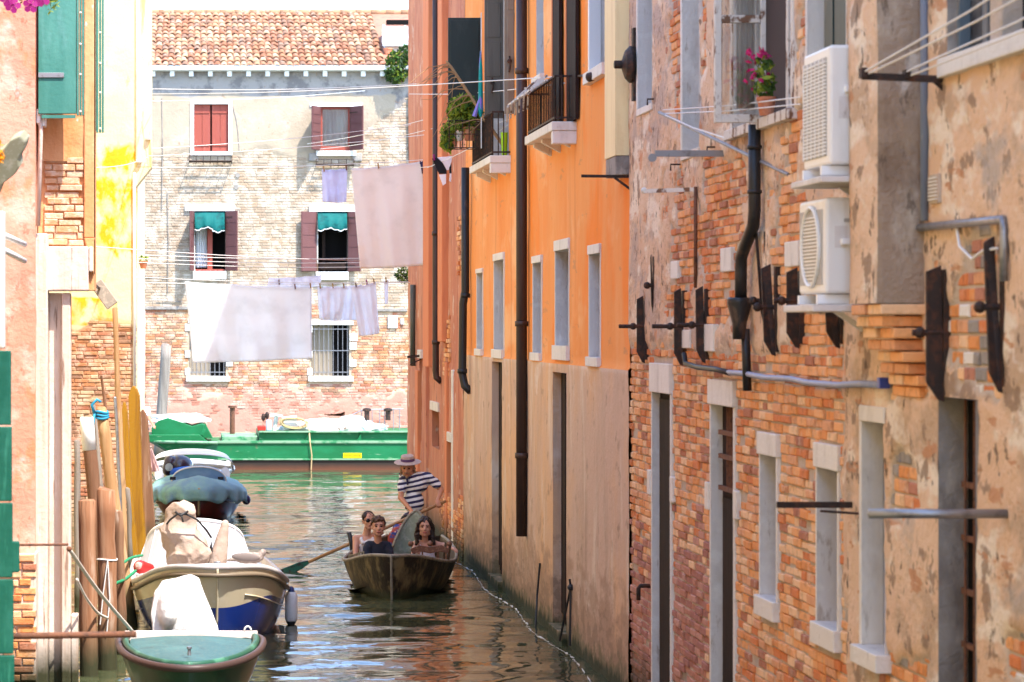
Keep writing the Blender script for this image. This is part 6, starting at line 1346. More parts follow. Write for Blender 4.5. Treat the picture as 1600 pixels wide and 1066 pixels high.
mb = MB(); h.skin(mb, inset=.05, lo=lambda t: .12); mb.build('inner_hull', M['ltgreen'], t1_, smooth=True, recalc=False)
mb = MB(); mb.tube(h.rim(dz=-.01), .032, 10); mb.build('rubbing_strake', M['rubber'], t1_, smooth=True)
mb = MB(); mb.tube(h.rim(inset=.06, dz=.012), .030, 8); mb.build('gunwale', M['ltgreen'], t1_, smooth=True)
mb = MB(); h.deck(mb, .05, .90, inset=.10, camber=.03, dz=-.005); mb.build('foredeck', M['teal'], t1_, smooth=True, recalc=False)
mb = MB(); a, b = h.sk(.93, 1, -1, -.02), h.sk(.93, 1, 1, -.02); L_ = (b-a)
def pk(u, v): p = a+L_*(.04+.92*u); return (p.x, p.y-.03+.12*v, p.z+.045+.012*math.sin(v*3.14))
mb.grid(pk, 30, 6); mb.grid(lambda u, v: (pk(u,0)[0], pk(u,0)[1]-.006*v, pk(u,0)[2]-(.055+.014*math.sin(u*26))*v), 60, 3); mb.build('cross_plank', M['plankpink'], t1_, smooth=False, recalc=False)
mb = MB(); c = h.sk(.92, 1, 1, .12); mb.tube([c+Vector((math.cos(q/10*math.pi)*.03, 0, .06+math.sin(q/10*math.pi)*.04)) for q in range(11)], .009, 6); mb.build('ring', M['line'], t1_, smooth=True)
c = h.pt(.42, .0, .50); mb = MB(); mb.lathe([(.016,0),(.012,.05),(.022,.055),(.022,.07),(.008,.075)], c, (0,0,1), 10); mb.build('cleat', M['steel'], t1_)
def remesh(o, vox, it=3, f=.6):
    m = o.modifiers.new('remesh', 'REMESH'); m.mode = 'VOXEL'; m.voxel_size = vox; m.use_smooth_shade = True
    s = o.modifiers.new('smooth', 'SMOOTH'); s.factor = f; s.iterations = it; return o
def crease(o, size=.12, st=.03, nm='creases'):
    tx = bpy.data.textures.new(nm, 'MUSGRAVE'); tx.noise_scale = size; tx.musgrave_type = 'RIDGED_MULTIFRACTAL'
    m = o.modifiers.new('creases', 'DISPLACE'); m.texture = tx; m.strength = st; m.mid_level = .8; m.texture_coords = 'LOCAL'; return o
# its outboard motor under a white cover
om = thing('covered_outboard', 'outboard motor under a bright white cover at the stern of the green boat', 'outboard motor', (0, 25.8, .3))
M['cover'] = mat('white_motor_cover', (.80,.80,.78), .6, [dict(c=(.68,.66,.62), s=4, lo=.55, hi=.7, a=.6)], bump=.025, bs=4)
YM = 25.8; ol = [(239,990),(236,960),(240,930),(252,913),(272,910),(296,904),(308,911),(318,935),(330,962),(341,988)]
mb = MB(); mb.prism([P(x, y, YM-.12) for x, y in ol], (.015,.34,.01)); mb.ball(P(262,950,YM-.1), (.10,.14,.20), 14)
crease(remesh(mb.build('cover', M['cover'], om, smooth=True), .011, 5, .6), .30, .013)
mb = MB(); mb.box(P(280,0,YM)[0], P(305,0,YM)[0], YM, YM+.16, -.5, .40); mb.build('leg', M['iron'], om, bevel=.02)

# ---- cream and blue boat
t2_ = thing('cream_boat', 'cream motorboat with blue lower hull and white windscreen, moored second on the left', 'boat', (.2, 31, 0))
def sh2(t): return .44+.34*math.exp(-(t/.22)**2*.9)+.0*t
h = Hull((.29, 29.0), (-.03, 1), 5.6, blunt(.85, .42), sh2, lambda t: -.20+.22*(1-min(t/.2,1))**2, .24, .15)
M['creamhull'] = mat('cream_gelcoat', (.54,.46,.32), .25, [dict(c=(.60,.52,.39), s=3, lo=.5, hi=.65)], coat=.5); M['bluehull'] = mat('royal_blue_gelcoat', (.008,.028,.19), .25, coat=.5); M['deckgrey'] = mat('white_grey_gelcoat', (.50,.47,.46), .35, [dict(c=(.40,.36,.36), s=3, lo=.5, hi=.65)])
mb = MB(); qb = lambda t: .46+.26*math.sin(min(1, t/.16)*math.pi/2)-.2*max(0, t-.25); h.skin(mb, lo=qb); h.skin(mb, hi=qb, mi=1); h.transom(mb); mb.build('hull', [M['creamhull'], M['bluehull']], t2_, smooth=True, recalc=False)
mb = MB(); mb.tube(h.rim(dz=-.07), .022, 10); mb.build('rubbing_strake', mat('tan_rubber', (.16,.12,.08), .5), t2_, smooth=True)
mb = MB(); mb.tube(h.rim(inset=.012, dz=.01), .03, 10); mb.build('gunwale', M['deckgrey'], t2_, smooth=True)
mb = MB(); mb.tube([h.sk(t, .66-.1*t, 1, -.006) for t in [k/20*.6 for k in range(1, 21)]], .008, 6); mb.tube([h.sk(0.0, q/10, 1, 0)+Vector((0,-.008,0)) for q in range(2, 11)], .012, 6); mb.build('spray_rail', M['creamhull'], t2_, smooth=True)
mb = MB(); h.deck(mb, .0, .30, inset=.02, camber=.03, dz=.015); mb.build('foredeck', M['deckgrey'], t2_, smooth=True, recalc=False)
mb = MB(); h.deck(mb, .30, .98, inset=.03, camber=0, dz=-.30); mb.build('cockpit_floor', M['deckgrey'], t2_, recalc=False)
mb = MB(); h.skin(mb, inset=.04, lo=lambda t: .4); mb.build('inner_hull', M['deckgrey'], t2_, smooth=True, recalc=False)
for (x, y) in ((258,890), (405,884)): c = P(x, y, 29.7); mb = MB(); mb.lathe([(.035,0),(.035,.015),(.02,.025)], c, (0,-.5,.8), 12); mb.build('deck_fitting', M['steel'], t2_)
c = h.pt(.1, 0, .80); mb = MB(); mb.tube([c+Vector((-.03,0,0)), c+Vector((-.03,0,.035)), c+Vector((.03,0,.035)), c+Vector((.03,0,0))], .01, 6); mb.build('bow_ring', M['steel'], t2_, smooth=True)
# windscreen: curved white frame with pale panels
wsx, wsy, wsr, wz0 = .075, 33.0, .72, .38
M['screen'] = mat('pale_blue_white_screen', (.42,.46,.54), .3, [dict(c=(.52,.54,.60), s=2, lo=.45, hi=.6)], spec=.5)
def wsf(u, v): a = math.pi*(.02+.96*u); k = 1-.22*v; return (wsx-math.cos(a)*wsr*k, wsy+.35-math.sin(a)*.75*k, wz0+.64*v*(.35+.65*math.sin(a)**.6))
mb = MB(); mb.grid(wsf, 48, 8); ws = solid(mb.build('windscreen', M['screen'], t2_, smooth=True, recalc=False), .01)
mb = MB(); mb.tube([wsf(k/47, 1) for k in range(48)], .022, 8); mb.tube([wsf(k/47, 0) for k in range(48)], .018, 8)
for u in (.07, .20, .80, .93): mb.tube([wsf(u, k/7) for k in range(8)], .014, 6)
mb.build('screen_frame', M['white'], ws, smooth=True)
# covered outboards lying in it
t = thing('motor_in_cover', 'beige fabric motor cover tied with a black cord aboard the cream boat', 'motor cover', P(295,880,31.4)); M['beigecov'] = mat('beige_fabric', (.38,.28,.22), .85, [dict(c=(.43,.34,.28), s=5, lo=.45, hi=.62)], bump=.03, bs=5)
q = lambda x, y, Y=31.4: P(x, y, Y)
mb = MB(); mb.caps(q(283,808), q(278,835), .17, .20); mb.caps(q(278,835), q(296,862), .20, .23); mb.ball(q(284,800), (.15,.2,.12), 14); mb.caps(q(270,800), q(263,850), .07, .08); mb.caps(q(300,850), q(320,862), .15, .08); mb.caps(q(290,868), q(290,885), .22, .2)
crease(remesh(mb.build('cover', M['beigecov'], t, smooth=True), .012, 6), .30, .035)
mb = MB(); mb.tube([P(x, y, Y) for x, y, Y in ((258,822,31.35),(266,812,31.2),(278,803,31.1),(292,804,31.1),(308,812,31.15),(322,828,31.25),(330,840,31.35))], .012, 6); mb.tube([P(274,800,31.08), P(282,806,31.05), P(294,799,31.08)], .014, 6); mb.tube([P(283,803,31.06), P(286,816,31.04)], .01, 6); mb.build('cord', M['cable'], t, smooth=True)
t = thing('upright_cover', 'narrow upright beige cover beside the tied motor cover', 'cover', P(341,880,31.5)); mb = MB(); mb.caps(q(352,818,31.5), q(342,868,31.5), .045, .10); mb.caps(q(342,868,31.5), q(338,885,31.5), .10, .11); remesh(mb.build('cover', M['beigecov'], t, smooth=True), .018, 4)
mb = MB(); mb.prism([P(320,880,31.45), P(333,880,31.45), P(331,846,31.45), P(327,858,31.45)], (0,.1,0)); mb.build('flap', M['blk'], t)
# seagull
t = thing('seagull', 'brown and grey seagull sitting on the rail of the cream boat', 'seagull', P(390,884,30.2)); YG = 30.2; g = lambda x, y, dy=0: Vector(P(x, y, YG+dy))
M['gull'] = mat('gull_plumage', (.22,.17,.15), .8, [dict(c=(.36,.30,.26), s=30, lo=.5, hi=.62)], bump=.004)
mb = MB(); mb.ball(g(390,872), (.155,.075,.062), 16, rot=Matrix.Rotation(R(-4), 3, 'Y')); mb.caps(g(405,870), g(410,864), .045, .034); mb.ball(g(411,863), (.040,.032,.034), 12); mb.caps(g(378,871), g(354,876), .045, .012); mb.caps(g(398,880), g(399,887), .014, .010); mb.caps(g(404,880), g(405,887), .014, .010)
remesh(mb.build('body', M['gull'], t, smooth=True), .009, 2)
mb = MB(); mb.caps(g(415,863), g(421,865), .012, .004); mb.build('beak', M['iron'], t)
for dy in (-.06, .06): mb = MB(); mb.ball(g(384,871,dy), (.15,.022,.045), 14, rot=Matrix.Rotation(R(4), 3, 'Y')); mb.build('wing', mat('gull_wing', (.16,.13,.12), .8), t, smooth=True)
# fender, buoy
t = thing('fender', 'white tubular fender with blue cap hanging from the cream boat', 'fender', P(455,975,31)); zt, zb_ = ZZ(922, 31), ZZ(978, 31); xf = P(455,0,31)[0]; Lf = zt-zb_
mb = MB(); mb.lathe([(.03,.06*Lf),(.06,.14*Lf),(.068,.22*Lf),(.068,.82*Lf),(.05,.93*Lf),(.03,.97*Lf)], (xf, 31, zb_), (0,0,1), 18); mb.build('body', mat('fender_white', (.62,.62,.62), .45, [dict(c=(.4,.4,.4), s=30, lo=.6, hi=.66)]), t, smooth=True); mb = MB(); mb.lathe([(.012,-.03*Lf),(.03,.0),(.058,.12*Lf),(.055,.15*Lf)], (xf, 31, zb_), (0,0,1), 18); mb.build('end_cap', M['cable'], t, smooth=True); mb = MB(); mb.lathe([(.052,.9*Lf),(.035,.97*Lf),(.03,1.05*Lf),(.012,1.1*Lf)], (xf, 31, zb_), (0,0,1), 18); mb.build('end_cap', mat('navy_plastic', (.01,.03,.12), .4), t, smooth=True)
mb = MB(); mb.tube([(xf, 31, zt), (xf-.06, 31, zt+.1), h.sk(.36, 1, 1)], .008, 6); mb.build('lanyard', M['line'], t)
t = thing('red_buoy', 'small red buoy on the left rail of the cream boat', 'buoy', P(224,885,30.6)); mb = MB(); mb.caps(P(219,886,30.6), P(234,888,30.7), .075, .05); mb.build('float', mat('red_buoy_plastic', (.55,.02,.02), .4), t, smooth=True); mb = MB(); c = P(217,884,30.53); mb.lathe([(.03,0),(.04,.0),(.04,.02),(.02,.03)], c, (-.5,-.8,.2), 12); mb.build('eye', mat('pink_plastic', (.7,.35,.3), .5), t)

# ---- boat under the scalloped blue-green cover
t3_ = thing('covered_boat', 'dark red boat under a scalloped blue-green cover, moored third on the left', 'boat', (.15, 49, 0))
h = Hull((.17, 47.5), (-.01, 1), 3.9, blunt(.80, .34), lambda t: .56-.10*min(1, t*3), lambda t: -.12+.22*(1-min(t/.2,1))**2, .25, .26)
M['redhull'] = mat('dark_red_hull', (.10,.014,.012), .35, [dict(c=(.05,.02,.018), s=4, lo=.5, hi=.65)], coat=.3); M['covblue'] = mat('faded_blue_green_cover', (.13,.25,.29), .75, [dict(c=(.19,.37,.31), z=(-.1,.35), ax='X', n=.5, a=.85), dict(c=(.13,.24,.32), s=2.5, lo=.45, hi=.6)], bump=.02, bs=5)
mb = MB(); h.skin(mb); h.transom(mb); mb.build('hull', M['redhull'], t3_, smooth=True, recalc=False)
mb = MB(); mb.tube([h.sk(0, q/10, 1)+Vector((0,-.01,0)) for q in range(11)], .022, 6); mb.build('stem', mat('tan_stem', (.30,.22,.14), .6), t3_, smooth=True)
mb = MB(); mb.tube([h.sk(t, .62, s_, -.005) for s_ in (-1,) for t in [k/16*.7 for k in range(16, -1, -1)]]+[h.sk(t, .62, 1, -.005) for t in [k/16*.7 for k in range(1, 17)]], .012, 6); mb.build('spray_rail', M['redhull'], t3_, smooth=True)
rim = h.rim(60, t1=.98); nr = len(rim); cen = h.pt(2.0, 0, 0)
def cov(u, v):
    i = u*(nr-1); k = min(int(i), nr-2); p = rim[k].lerp(rim[k+1], i-k)
    if v < .7:
        q_ = v/.7; sp = h.pt(max(.5, min((p-h.o).dot(h.d), 3.6)), 0, 0); x = sp.lerp(p, q_); return (x.x, x.y, p.z+.02+.17*(1-q_**2)+.014*math.sin(u*60)*q_)
    q_ = (v-.7)/.3; sc = .19+.065*abs(math.sin(u*27))+.03*math.sin(u*81+1); o_ = (p-cen).normalized(); f_ = .035+.04*math.sin(u*125)*q_
    return (p.x+o_.x*f_, p.y+o_.y*f_, p.z+.02-sc*q_)
mb = MB(); mb.grid(cov, 240, 14); cv = solid(mb.build('cover', M['covblue'], t3_, smooth=True, recalc=False), .006)
M['ltblue'] = mat('light_blue_cover', (.17,.30,.50), .7, [dict(c=(.22,.36,.55), s=3, lo=.45, hi=.6)], bump=.01, bs=5)
mb = MB(); c = P(311,752,48.7); mb.grid(lambda u, v: (c[0]-math.cos(math.pi*u)*.46, 48.7-math.sin(math.pi*u)*.12*(1-v)+v*.9, c[2]-.05+.30*math.sin(math.pi*u)**.7*(1-.1*v)), 32, 6); mb.add([(c[0]-math.cos(math.pi*k/31)*.46, 48.7-math.sin(math.pi*k/31)*.12, c[2]-.05+.30*math.sin(math.pi*k/31)**.7) for k in range(32)], [tuple(range(31,-1,-1))]); mb.build('screen_cover', M['ltblue'], t3_, smooth=False)
mb = MB(); mb.tube([(c[0]-math.cos(math.pi*k/31)*.46, 48.69-math.sin(math.pi*k/31)*.12, c[2]-.05+.30*math.sin(math.pi*k/31)**.7) for k in range(32)], .012, 6); mb.build('seam', M['jamb'], t3_)
for x in (270, 345): cc = P(x,747,48.3); mb = MB(); mb.box(cc[0]-.05, cc[0]+.05, 48.25, 48.35, cc[2]-.03, cc[2]+.02); mb.build('strap', M['blk'], t3_)
mb = MB(); cc = Vector(P(385,781,48.6)); mb.ball(cc, (.075,.075,.085), 14); mb.tube([cc, h.sk(.3,1,1)], .01, 6); tag(mb.build('ball_fender', mat('purple_navy_plastic', (.025,.015,.06), .4), smooth=True), 'dark purple ball fender on the side of the covered boat', 'fender')
t = thing('black_outboard', 'black outboard motor with a bright blue band behind the covered boat', 'outboard motor', P(280,740,51.7)); cc = P(280,728,51.7)
mb = MB(); mb.ball(cc, (.26,.24,.20), 18); mb.caps(P(262,735,51.6), P(266,722,51.6), .10, .12); remesh(mb.build('cowl', mat('black_purple_cowl', (.02,.012,.03), .3, coat=.5), t, smooth=True), .02, 2); mb = MB(); mb.ball(P(285,738,51.55), (.24,.14,.13), 16); mb.build('band', mat('bright_blue_cover', (.01,.10,.50), .4), t, smooth=True)
mb = MB(); p_ = Vector(P(264,730,51.4)); mb.lathe([(.05,0),(.07,.0),(.07,.03),(.05,.03)], p_, (0,-1,0), 14); mb.build('exhaust_ring', M['steel'], t); mb = MB(); mb.box(cc[0]-.08, cc[0]+.08, 51.65, 51.85, -.5, cc[2]); mb.build('leg', M['iron'], t, bevel=.02)
# ---- white boat behind
t4_ = thing('white_boat', 'white boat with a pale arched canopy behind the covered boat', 'boat', (.1, 55, 0)); h = Hull((.05, 53.0), (.0, 1), 4.2, blunt(.80, .35), lambda t: .55, lambda t: -.1+.3*(1-min(t/.2,1))**2, .3, .5)
mb = MB(); h.skin(mb); h.transom(mb); mb.build('hull', M['white'], t4_, smooth=True, recalc=False); mb = MB(); mb.tube(h.rim(), .03, 8); mb.build('gunwale', M['white'], t4_, smooth=True); mb = MB(); h.deck(mb, 0, 1, .02, .06); mb.build('deck', M['white'], t4_, smooth=True, recalc=False)
M['canopy'] = mat('greyish_white_canopy', (.56,.53,.54), .7, [dict(c=(.64,.62,.63), s=3, lo=.45, hi=.6)], bump=.01, bs=6)
mb = MB(); mb.grid(lambda u, v: (.06-math.cos(math.pi*u)*.78*(1-.05*v), 53.9-.5*math.sin(math.pi*u)*(1-v)+1.5*v, .5+.36*math.sin(math.pi*u)**.45*(1+.05*v)), 36, 8); solid(mb.build('canopy', M['canopy'], t4_, smooth=True, recalc=False), .01)
for x in (249, 352): cc = P(x,742,53.3); mb = MB(); mb.lathe([(.05,0),(.09,.0),(.09,.03),(.05,.03)], cc, (0,-1,.2), 12, sy=1.6); mb.build('canopy_window', M['screen'], t4_)
cloth('pink cloth draped over the left side of the white boat', (230,702), (237,700), (250,735), (232,738), 53.0, cw('pink_cotton', (.70,.50,.50)), 'cloth', 1.5, .03, 41, group=None)
# ================================================================== ROWING BOAT WITH PASSENGERS
tb = thing('rowing_boat', 'dark weathered rowing boat carrying four people towards the camera', 'boat', (2.7, 36.5, 0))
dv = Vector((.125, 1, 0)).normalized()
def wP(t): return .70*(math.sin(min(t/.34, 1)*math.pi/2)**.66) if t < .34 else .70*(1-.45*((t-.34)/.66)**1.8)
hb = Hull((2.37, 33.75), dv, 6.0, wP, lambda t: .34+.19*math.exp(-(t/.16)**2)+.0*t, lambda t: -.14+.10*(1-min(t/.15, 1))**2, .14, .20)
M['boatwood'] = mat('dark_tarred_wood', (.020,.014,.010), .5, [dict(c=(.19,.145,.07), s=(5,5,3), lo=.47, hi=.60, a=.85), dict(c=(.02,.016,.012), s=(4,4,2), lo=.55, hi=.66), dict(c=(.03,.04,.02), z=(.04,.12), n=.05)], bump=.008, bs=20, spec=.25)
M['boatrim'] = mat('worn_grey_rim', (.24,.21,.16), .6, [dict(c=(.14,.11,.08), s=20, lo=.5, hi=.65)], bump=.003)
M['boatin'] = mat('brown_boat_inside', (.07,.045,.028), .6, [dict(c=(.11,.075,.05), s=8, lo=.5, hi=.65)])
mb = MB(); hb.skin(mb, 50, 14); hb.transom(mb); mb.build('hull', M['boatwood'], tb, smooth=True, recalc=False)
mb = MB(); hb.skin(mb, inset=.03, lo=lambda t: .1); hb.transom(mb, .03); mb.build('inner_hull', M['boatin'], tb, smooth=True, recalc=False)
mb = MB(); mb.tube(hb.rim(inset=.01), .022, 8); mb.build('gunwale', M['boatrim'], tb, smooth=True)
mb = MB(); mb.tube([hb.sk(0, q/10, 1)+Vector((0,-.012,.012)) for q in range(11)], .014, 8); mb.build('stem', M['boatrim'], tb, smooth=True)
mb = MB(); h_ = hb; hb.deck(mb, .01, .10, inset=.04, camber=.02, dz=-.01); mb.build('foredeck', M['boatrim'], tb, smooth=True, recalc=False)
mb = MB(); hb.deck(mb, .10, .98, inset=.05, camber=0, dz=-.36); mb.build('floor', M['boatin'], tb, recalc=False)
mb = MB()
for k in range(12):
    t = .12+.0*k; s_ = -1; a = hb.sk(.10+k*.012, 1, -1, .05); mb.tube([a+Vector((0,0,-.01)), a+Vector((.0,0,.06))], .007, 5)
mb.tube([hb.sk(.10+k*.012, 1, -1, .05)+Vector((0,0,.06)) for k in range(12)], .008, 5); mb.build('low_rail', M['boatrim'], tb)
for t in (.30, .52, .75): a, b = hb.sk(t, .55, -1, .04), hb.sk(t, .55, 1, .04); mb = MB(); mb.bar(a, b, .22, .03); mb.build('thwart', M['boatin'], tb, bevel=.006)
M['sage'] = mat('sage_green_cushion', (.22,.25,.19), .8, [dict(c=(.30,.32,.26), s=12, lo=.5, hi=.62)], bump=.008, bs=40)
# curved seat back between the passengers
def sb(u, v):
    x = 613+(663-613)*u; yt = 856-58*math.sin(min(1, u*1.15)*math.pi*.5)**.9 if u < .8 else 798+(u-.8)*60
    p = Vector(P(x, 868+(yt-868)*v, 36.35)); return (p.x, p.y+.10*math.sin(u*math.pi), p.z)
mb = MB(); mb.grid(sb, 24, 10); solid(mb.build('seat_back', M['sage'], tb, smooth=True, recalc=False), .05)
mb = MB(); mb.tube([Vector(sb(k/23, 1))+Vector((0,-.02,0)) for k in range(24)], .018, 8); mb.build('seat_piping', M['boatrim'], tb, smooth=True)
M['carved'] = mat('carved_brown_wood', (.14,.055,.03), .5, [dict(c=(.24,.11,.06), s=26, lo=.5, hi=.62)], bump=.01, bs=30)
mb = MB(); pc = [P(x, y, 34.9) for x, y in ((641,858),(655,852),(672,855),(690,852),(702,858),(700,865),(688,862),(672,865),(656,862),(645,866))]; mb.prism(pc, (0,.035,0))
for x in (648, 660, 684, 697): mb.tube([P(x,858,34.92), P(x,880,34.92)], .012, 6)
for x in (642, 672, 702): mb.ball(P(x,850,34.9), .035, 10)
mb.build('carved_rail', M['carved'], tb, bevel=.004)
for (x, y) in ((700,858), (693,858)): c = P(x, y, 35.0); mb = MB(); mb.tube([(c[0], c[1], c[2]-.14), (c[0]+.03, c[1], c[2]+.08)], .018, 6); mb.build('rib_end', M['boatin'], tb)
# oar lock and oar
mb = MB(); mb.tube([P(553,872,37.2), P(550,850,37.2), P(545,832,37.2)], [.04,.035,.028], 8); mb.build('oar_post', M['cable'], tb, smooth=True)
oa, ob = Vector(P(697,783,37.95)), Vector(P(447,894,37.75)); od = (ob-oa).normalized()
t = thing('oar', 'long wooden oar with a dark green blade end held by the standing rower', 'oar', tuple(ob)); M['oarwood'] = mat('oar_wood', (.30,.15,.06), .5, [dict(c=(.40,.23,.11), s=(10,10,10), lo=.5, hi=.65)])
oe = oa+od*((oa-ob).length*.86); mb = MB(); mb.tube([oa, oa+od*.5, oa+od*1.2, oe], [.019,.022,.024,.021], 10); mb.build('shaft', M['oarwood'], t, smooth=True)
mb = MB(); e2 = ob+od*.3; px_ = od.cross(Vector((0,1,0))).normalized(); mb.prism([oe-px_*.022, oe+px_*.022, oe+od*.12+px_*.05, e2+px_*.07, e2-px_*.07, oe+od*.12-px_*.05], (0,.022,0)); mb.build('blade', mat('green_black_blade', (.01,.09,.055), .4, [dict(c=(.02,.02,.015), s=14, lo=.5, hi=.6)]), t, bevel=.006)
t = MB(); rl = random.Random(8)
tag(lump('folded_blanket', P(634,850,37.3), (.24,.25,.26), 31, mat('red_blue_blanket', (.30,.05,.04), .9, [dict(c=(.04,.06,.22), s=(9,9,14), lo=.5, hi=.56), dict(c=(.5,.42,.36), s=(16,16,16), lo=.60, hi=.64)])), 'folded red and blue blanket behind the boy', 'blanket')

# ================================================================== PEOPLE
def frame(fwd, up=(0,0,1)):
    f = Vector(fwd).normalized(); u = Vector(up); r = f.cross(u).normalized(); u = r.cross(f).normalized()
    return r, f, u
def skinm(n, c): return mat(n, c, .5, [dict(c=mixc(c, (.5,.12,.08), .35), s=9, lo=.5, hi=.7, a=.6)], spec=.35)
M['skin'] = skinm('skin_tone', (.54,.27,.18)); M['skin2'] = skinm('tanned_skin', (.46,.20,.11))
M['eye'] = mat('dark_eye', (.02,.012,.01), .25); M['lip'] = mat('lip', (.36,.09,.08), .5)
def build_head(mb, c, fwd, up, s):
    r, f, u = frame(fwd, up); c = Vector(c); rot = Matrix((r, f, u)).transposed()
    W = lambda x, y, z: c+(r*x+f*y+u*z)*s
    mb.ball(W(0,-.012,.035), (.075*s,.092*s,.085*s), 18, rot=rot); mb.ball(W(0,.012,-.025), (.062*s,.075*s,.085*s), 16, rot=rot)
    mb.ball(W(0,.045,-.085), (.034*s,.032*s,.026*s), 12, rot=rot)                                   # chin
    mb.caps(W(-.035,.02,-.07), W(.035,.02,-.07), .03*s, .03*s)                                      # jaw
    mb.caps(W(0,.080,.012), W(0,.098,-.022), .009*s, .014*s); mb.ball(W(0,.094,-.026), (.016*s,.013*s,.010*s), 10, rot=rot)
    mb.caps(W(-.045,.070,.030), W(.045,.070,.030), .012*s, .012*s)                                  # brow
    for e in (-1, 1): mb.ball(W(e*.076,-.005,-.005), (.012*s,.022*s,.032*s), 10, rot=rot); mb.ball(W(e*.040,.055,-.025), (.022*s,.02*s,.02*s), 10, rot=rot)
    mb.caps(W(-.018,.082,-.058), W(.018,.082,-.058), .008*s, .008*s)
    return W, rot
def face(W, rot, s, parent, hairm, glasses=False):
    for e in (-1, 1):
        if not glasses:
            mb = MB(); mb.ball(W(e*.030,.077,.008), (.013*s,.007*s,.008*s), 10, rot=rot); mb.build('eye', M['eye'], parent, smooth=True)
        mb = MB(); mb.caps(W(e*.016,.086,.029), W(e*.048,.074,.031), .0055*s, .004*s, 6); mb.build('eyebrow', hairm, parent, smooth=True)
    mb = MB(); mb.caps(W(-.019,.089,-.057), W(.019,.089,-.057), .006*s, .006*s, 6); mb.build('mouth', M['lip'], parent, smooth=True)
    if glasses:
        mb = MB()
        for e in (-1, 1): mb.ball(W(e*.034,.090,.006), (.030*s,.010*s,.024*s), 12, rot=rot); mb.caps(W(e*.062,.078,.012), W(e*.08,-.01,.008), .004, .004, 6)
        mb.caps(W(-.01,.096,.012), W(.01,.096,.012), .005, .005, 6); mb.build('sunglasses', mat('dark_lenses', (.01,.01,.012), .1), parent, smooth=True)
def hand(mb, wrist, d, pn, s=1., curl=.8, target=None):
    """palm and five bent fingers: d along the hand, pn the way the palm looks"""
    d = Vector(d).normalized(); pn = (Vector(pn)-d*Vector(pn).dot(d)).normalized(); sd = d.cross(pn); w = Vector(wrist)
    mb.obox(w+d*.045*s, d*.045*s, sd*.038*s, pn*.013*s); mb.caps(w, w+d*.06*s, .025*s, .026*s)
    for k, L_ in enumerate((.068,.078,.073,.058)):
        b = w+d*.085*s+sd*(.030-.020*k)*s; a1 = (d*math.cos(curl*.6)+pn*math.sin(curl*.6)); a2 = (d*math.cos(curl*1.6)+pn*math.sin(curl*1.6)); a3 = (d*math.cos(curl*2.5)+pn*math.sin(curl*2.5))
        p1 = b+a1*L_*.45*s; p2 = p1+a2*L_*.35*s; p3 = p2+a3*L_*.28*s
        mb.caps(b, p1, .0098*s, .0090*s, 8); mb.caps(p1, p2, .009*s, .0083*s, 8); mb.caps(p2, p3, .0083*s, .007*s, 8)
    tb_ = w+d*.03*s+sd*.034*s; q1 = tb_+(sd*.6+d*.6+pn*.5).normalized()*.045*s; q2 = q1+(d*.6+pn*.8-sd*.2).normalized()*.035*s; mb.caps(tb_, q1, .013*s, .011*s, 8); mb.caps(q1, q2, .011*s, .008*s, 8)
